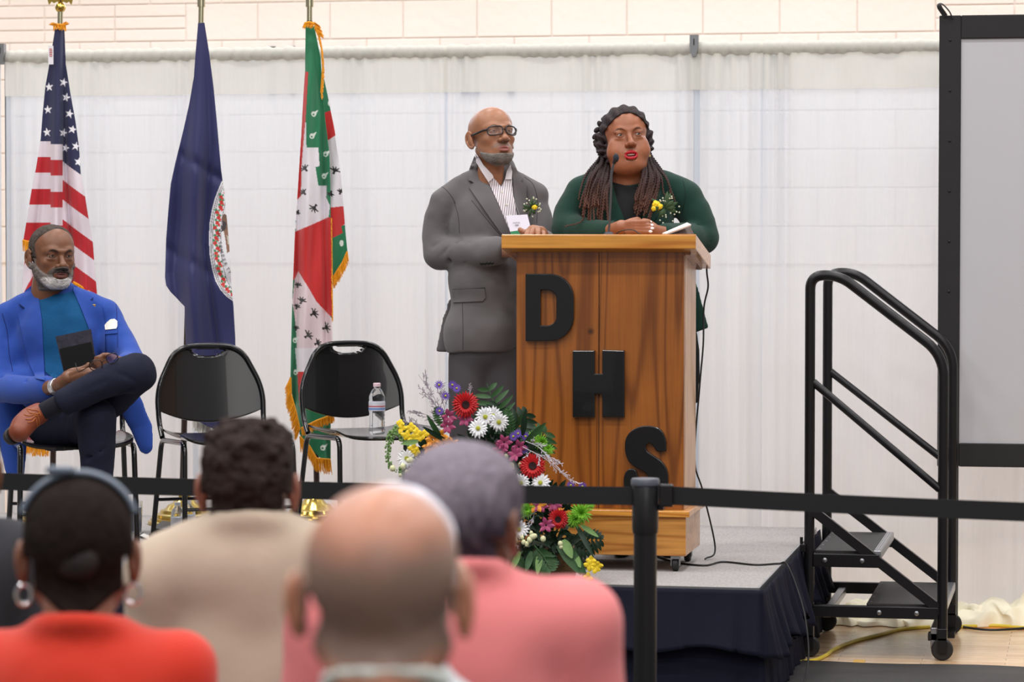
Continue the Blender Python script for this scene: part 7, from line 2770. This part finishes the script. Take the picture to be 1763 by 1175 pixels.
mb.build('basket_rim', wick, fl, smooth=True)
mb = MB(); mb.ball((bc[0], bc[1], SZ + .10), (.11, .11, .05), 10); mb.build('moss', mat('dark_moss', (30, 38, 24), .95, var=.4, vscale=80, bump=1, bscale=90), fl, smooth=True)


def frame(nv):
    nv = nrm(nv)
    a = nrm(np.cross(nv, [0.1, .2, 1.0])); b = np.cross(nv, a)
    return a, b, nv


def petal(mb, c, a, b, nv, ang, r0, r1, wd, lift, col=None, seg=4, tip=.25, curl=0):
    d = math.cos(ang) * a + math.sin(ang) * b
    s = np.cross(nv, d)
    V = []
    for i in range(seg + 1):
        t = i / seg
        q = c + d * (r0 + (r1 - r0) * t) + nv * (lift * t - curl * t * t)
        w = wd * (math.sin(math.pi * min(1, .18 + .82 * t * (1 - tip * .3))) ** .6 if i < seg else tip)
        V += [q - s * w, q + nv * wd * .35, q + s * w]
    Fc = []
    for i in range(seg):
        for e in (0, 1):
            Fc.append((3 * i + e, 3 * i + e + 1, 3 * i + 4 + e, 3 * i + 3 + e))
    mb.add(V, Fc, col)


redp = mat('red_petal', (188, 16, 22), .55, var=.15, vscale=60)
darkc = mat('dark_flower_eye', (46, 18, 20), .9, bump=1, bscale=600)
whp = mat('white_petal', (236, 236, 240), .6)
yc = mat('daisy_eye', (176, 178, 60), .8, bump=1, bscale=500)
pur = mat('purple_petal', (106, 74, 176), .6)
pinkp = mat('pink_lily_petal', (158, 62, 104), .55, var=.3, vscale=90)
yel = mat('yellow_petal')
orp = mat('orange_petal', (226, 150, 50), .6, var=.15, vscale=80)
limep = mat('lime_petal', (124, 184, 52), .65)
cream = mat('cream_bud', (214, 214, 170), .65)
lf = mat('mid_green_leaf', (46, 82, 42), .55, var=.3, vscale=60)
lf2 = mat('dark_green_leaf', (24, 50, 30), .5, var=.3, vscale=60)
lf3 = mat('pale_green_leaf', (112, 146, 84), .6, var=.2, vscale=60)
stemm = mat('flower_stem', (84, 110, 60), .7)
gyp = mat('dusky_sprig', (150, 140, 150), .8)


def bloom(name, px, py, w, R_, kind):
    c = W_(px, py, w)
    nv = nrm(-FW + .35 * rs.uniform(-1, 1) * RT + .25 * UP * rs.uniform(-.6, 1))
    a, b, nv = frame(nv)
    if kind == 'gerbera':
        mb = MB()
        for ring, (n_, rr, lf_) in enumerate(((26, 1.0, .05), (24, .86, .14), (20, .62, .22))):
            for k in range(n_):
                petal(mb, c + nv * .002 * ring, a, b, nv, 2 * math.pi * (k + .5 * ring) / n_ + rs.uniform(-.05, .05), R_ * .15, R_ * rr * rs.uniform(.93, 1.04), R_ * .12, R_ * lf_, tip=.04)
        o = mb.build(name, redp, fl, smooth=True)
        mb = MB(); mb.lathe([(R_ * .30, .0), (R_ * .27, R_ * .22), (R_ * .16, R_ * .2), (.0001, R_ * .15)], c + nv * .002, 20, nv)
        mb.build('flower_eye', darkc, o, smooth=True)
    elif kind == 'daisy':
        mb = MB()
        for ring, (n_, rr, lf_) in enumerate(((17, 1.0, .02), (15, .8, .14))):
            for k in range(n_):
                petal(mb, c + nv * .002 * ring, a, b, nv, 2 * math.pi * (k + .5 * ring) / n_ + rs.uniform(-.08, .08), R_ * .12, R_ * rr * rs.uniform(.88, 1.05), R_ * .15, R_ * lf_, tip=.05)
        o = mb.build(name, whp, fl, smooth=True)
        mb = MB(); mb.lathe([(R_ * .22, .0), (R_ * .2, R_ * .18), (.0001, R_ * .25)], c + nv * .003, 16, nv)
        mb.build('flower_eye', yc, o, smooth=True)
    elif kind == 'aster':
        mb = MB()
        for k in range(14):
            petal(mb, c, a, b, nv, 2 * math.pi * k / 14, R_ * .15, R_, R_ * .11, R_ * .1, tip=.04)
        o = mb.build(name, pur, fl, smooth=True)
        mb = MB(); mb.ball(c + nv * R_ * .1, R_ * .24, 5); mb.build('flower_eye', yc, o, smooth=True)
    elif kind in ('lily', 'orange'):
        mb = MB()
        for k in range(6):
            petal(mb, c, a, b, nv, math.pi / 3 * k + rs.uniform(-.15, .15), R_ * .1, R_ * (1.0 if k % 2 else .88), R_ * .26, R_ * .55, tip=.05, curl=R_ * .25)
        mb.build(name, pinkp if kind == 'lily' else orp, fl, smooth=True)
    elif kind == 'snap':
        mb = MB()
        for k in range(4):
            petal(mb, c, a, b, nv, math.pi / 2 * k + rs.uniform(-.3, .3), 0, R_ * rs.uniform(.8, 1.15), R_ * .42, R_ * rs.uniform(.1, .6), tip=.3, curl=R_ * .3)
        mb.ball(c - nv * R_ * .2, R_ * .22, 5)
        mb.build(name, yel, fl, smooth=True)
    elif kind == 'mum':
        mb = MB()
        for ring in range(5):
            for k in range(16):
                petal(mb, c + nv * R_ * .12 * ring, a, b, nv, 2 * math.pi * (k + ring * .37) / 16 + rs.uniform(-.1, .1), 0, R_ * (1.05 - ring * .17) * rs.uniform(.85, 1.1), R_ * .06, R_ * .2 * ring, tip=.06)
        mb.build(name, limep, fl, smooth=True)
    elif kind == 'bud':
        mb = MB(); mb.ball(c, (R_, R_, R_ * 1.15), 6)
        mb.build(name, cream, fl, smooth=True)


for px, py, w_, R_ in ((801, 697, .06, .048), (917, 803, .12, .048), (961, 894, .16, .038)):
    bloom('red_gerbera', px, py, w_, R_, 'gerbera')
for px, py, w_ in ((823, 738, .10), (859, 727, .09), (835, 718, .07), (849, 716, .06), (897, 832, .13), (931, 832, .13), (893, 912, .16), (700, 790, .06)):
    bloom('white_daisy', px, py, w_, .036, 'daisy')
for px, py, w_ in ((756, 663, .0), (779, 663, .0), (786, 669, .0), (767, 682, .02), (757, 708, .02), (892, 747, .08), (905, 752, .07), (884, 752, .08), (902, 774, .10), (983, 836, .06), (1003, 838, .05)):
    bloom('purple_aster', px, py, w_, .017, 'aster')
for px, py, w_ in ((772, 718, .07), (770, 734, .08), (868, 762, .12), (861, 775, .12), (893, 770, .11), (887, 783, .12), (940, 905, .17), (930, 870, .15), (953, 868, .13), (800, 722, .05)):
    bloom('pink_alstroemeria', px, py, w_, .030, 'lily')
for px, py, w_ in ((745, 758, .10), (764, 765, .10), (757, 752, .09), (778, 768, .09), (742, 770, .1), (924, 868, .15)):
    bloom('orange_lily', px, py, w_, .034, 'orange')
for px, py, w_ in ((689, 730, .06), (708, 736, .07), (718, 745, .08), (724, 752, .08), (712, 757, .08), (700, 750, .07), (711, 773, .09), (716, 777, .09), (692, 737, .06), (730, 748, .08), (1014, 974, .14), (1024, 980, .14), (1012, 995, .14), (1017, 965, .13), (1028, 974, .14)):
    bloom('yellow_snapdragon', px, py, w_, .019, 'snap')
for px, py, w_, R_ in ((1000, 884, .14, .046), (988, 895, .14, .036), (912, 870, .13, .03), (930, 760, .05, .028), (944, 775, .05, .024), (918, 752, .05, .022), (1016, 870, .1, .02), (905, 880, .14, .03)):
    bloom('green_chrysanthemum', px, py, w_, R_, 'mum')
for i in range(34):
    cx_, cy_ = rs.choice([(920, 930), (916, 925), (905, 940), (880, 800), (885, 815), (975, 930), (700, 805), (690, 800), (720, 800)])
    bloom('cream_bud', cx_ + rs.uniform(-20, 20), cy_ + rs.uniform(-14, 14), .17 if cy_ > 850 else .10, rs.uniform(.006, .010), 'bud')


def leaf(base, tip, wd, m_, name='leaf', arch=.03, rows=7):
    base, tip = np.array(base), np.array(tip)
    d = tip - base; L = np.linalg.norm(d)
    s = nrm(np.cross(d, -FW + .3 * UP * rs.uniform(-1, 1)))
    nn = nrm(np.cross(s, d))
    V = []
    for i in range(rows + 1):
        t = i / rows
        q = base + d * t + nn * arch * math.sin(math.pi * t) * L * 2
        w = wd * math.sin(math.pi * min(1, .08 + .90 * t)) ** .8 + .0005
        V += [q - s * w + nn * w * .25, q, q + s * w + nn * w * .25]
    Fc = []
    for i in range(rows):
        for e in (0, 1):
            Fc.append((3 * i + e, 3 * i + e + 1, 3 * i + 4 + e, 3 * i + 3 + e))
    return V, Fc


def single(b, t, wd, m_, name='leaf'):
    V, Fc = leaf(b, t, wd * .72, m_)
    obj(name, V, Fc, m_, fl, smooth=True)


def frond(b, t, n_, L, m_, name='palm_frond', wd=.006, spread=.9):
    b, t = np.array(b), np.array(t)
    mb = MB(); d = t - b
    dn_ = nrm(d); s = nrm(np.cross(dn_, FW))
    mb.tube([b, (b + t) / 2 + UP * .01, t], [.003, .002, .001], n=5)
    for i in range(n_):
        q = b + d * (.15 + .85 * i / n_)
        for sg in (-1, 1):
            ll = L * math.sin(math.pi * (.25 + .7 * i / n_))
            e = q + (dn_ * (1 - spread * .5) + s * sg * spread) * ll - UP * ll * .15
            V, Fc = leaf(q, e, wd, m_, rows=5)
            mb.add(V, Fc)
    mb.build(name, m_, fl, smooth=True)


# palm fronds and blades
frond(W_(870, 760, .0), W_(838, 660, -.03), 7, .085, lf, wd=.008)
frond(W_(850, 760, .0), W_(858, 690, -.02), 6, .07, lf2, wd=.008)
frond(W_(860, 770, .02), W_(912, 706, .0), 7, .07, lf2, wd=.009)
frond(W_(890, 790, .02), W_(945, 740, .0), 7, .075, lf, wd=.009)
frond(W_(880, 790, .03), W_(938, 770, .02), 6, .05, lf2, wd=.008)
frond(W_(880, 760, .04), W_(874, 700, .04), 10, .022, lf, name='fern_frond', wd=.004, spread=1)
frond(W_(770, 740, .02), W_(750, 700, .01), 9, .025, lf, name='fern_frond', wd=.004, spread=1)
frond(W_(980, 930, .08), W_(1040, 930, .06), 7, .05, lf2, wd=.007)
frond(W_(960, 930, .08), W_(1018, 950, .08), 7, .045, lf2, wd=.007)
frond(W_(900, 950, .08), W_(870, 1000, .12), 8, .05, lf, wd=.007)
frond(W_(920, 940, .10), W_(950, 985, .14), 8, .05, lf, wd=.007)
for b, t, w_, m_ in (((760, 755), (735, 715), .012, lf), ((770, 760), (728, 735), .012, lf2), ((900, 750), (905, 706), .014, lf2), ((905, 760), (940, 728), .014, lf), ((890, 735), (898, 715), .012, lf), ((960, 940), (1000, 990), .020, lf), ((970, 930), (985, 962), .022, lf3),
                     ((980, 940), (1012, 1000), .018, lf), ((930, 950), (925, 990), .016, lf3), ((915, 950), (905, 985), .016, lf), ((895, 950), (878, 985), .014, lf3), ((1000, 905), (1030, 925), .012, lf3), ((990, 900), (1022, 960), .012, lf2), ((985, 950), (1000, 978), .018, lf3), ((740, 790), (715, 830), .012, lf), ((720, 760), (690, 765), .012, lf3)):
    single(W_(b[0], b[1], .10), W_(t[0], t[1], .14), w_, m_)
for i in range(46):
    a = rs.uniform(0, 2 * math.pi)
    cx_, cy_ = rs.choice([(860, 800), (830, 780), (900, 830), (930, 900), (960, 930), (900, 950), (770, 790), (740, 790), (940, 950)])
    L = rs.uniform(28, 52)
    single(W_(cx_, cy_, rs.uniform(-.02, .06)), W_(cx_ + math.cos(a) * L, cy_ + math.sin(a) * L * .9, rs.uniform(.0, .12)), rs.uniform(.009, .016), rs.choice([lf, lf2, lf2, lf3]))
# big supporting mass of foliage that hides the foam
for c_, r_ in (((850, 800, -.03), (.14, .08, .12)), ((925, 900, .0), (.14, .09, .14)), ((760, 800, -.02), (.10, .07, .07)), ((870, 870, -.02), (.15, .08, .12))):
    mb = MB()
    for k in range(260):
        th, ph = rs.uniform(0, 6.28), math.acos(rs.uniform(-1, 1))
        dv = np.array([math.sin(ph) * math.cos(th), -abs(math.sin(ph) * math.sin(th)), math.cos(ph)])
        q = W_(*c_) + dv * np.array(r_) * rs.uniform(.7, 1.0)
        e = q + (dv + np.array([rs.uniform(-1, 1), -.3, rs.uniform(-1, 1)]) * .8) * .030
        V, Fc = leaf(q, e, .007, lf, rows=3)
        mb.add(V, Fc)
    o = mb.build('filler_foliage', lf2, fl, smooth=True); o['kind'] = 'stuff'
# statice / limonium sprigs
def sprig(b, t, n_, m_=gyp, name='wispy_sprig', L=.05):
    b, t = np.array(b), np.array(t)
    mb = MB()
    mid_ = (b + t) / 2 + UP * .015
    P = spline([b, mid_, t], 6)
    mb.tube(P, [.0015, .0007], n=5)
    for i in range(n_):
        q = P[int(len(P) * (.25 + .74 * i / n_)) - 1]
        d = nrm(nrm(t - b) + rs.uniform(-1, 1) * RT * .9 + rs.uniform(-.6, .8) * UP)
        e = q + d * L * rs.uniform(.4, 1)
        mb.tube([q, (q + e) / 2, e], [.0008, .0005], n=4)
        for k in range(6):
            z_ = q + (e - q) * (.4 + .6 * k / 5)
            d2 = nrm(d + rs.uniform(-1, 1) * RT + rs.uniform(-1, 1) * UP)
            mb.tube([z_, z_ + d2 * .005, z_ + d2 * .010], [.0010, .0013], n=4)
    mb.build(name, m_, fl)
for b, t, n_ in (((775, 740), (720, 645), 10), ((770, 735), (728, 672), 8), ((775, 745), (712, 708), 9), ((770, 720), (752, 672), 7), ((745, 760), (705, 730), 7), ((800, 730), (812, 668), 5)):
    sprig(W_(b[0], b[1], .0), W_(t[0], t[1], -.02), n_)
for b, t, n_ in (((900, 770), (985, 832), 12), ((905, 760), (955, 800), 8), ((925, 880), (915, 905), 6), ((880, 930), (868, 950), 5)):
    sprig(W_(b[0], b[1], .12), W_(t[0], t[1], .14), n_, m_=mat('white_sprig', (196, 190, 200), .8))
# drooping snapdragon spikes at left
for pts in ([(700, 765), (680, 745), (672, 752), (668, 775), (670, 800), (680, 812)], [(715, 790), (700, 800), (690, 812), (698, 820)], [(705, 745), (690, 735), (678, 742), (674, 760)]):
    mb = MB(); P = spline([W_(x, y, .05) for x, y in pts], 8)
    mb.tube(P, [.004, .002], n=6)
    for i, q in enumerate(P):
        for k in range(3):
            mb.ball(q + rs.uniform(-.009, .009) * RT + rs.uniform(-.006, .006) * UP - FW * rs.uniform(0, .01), .0055 * (1 - .5 * i / len(P)), 4)
    mb.build('bud_spike', lf3, fl, smooth=True)
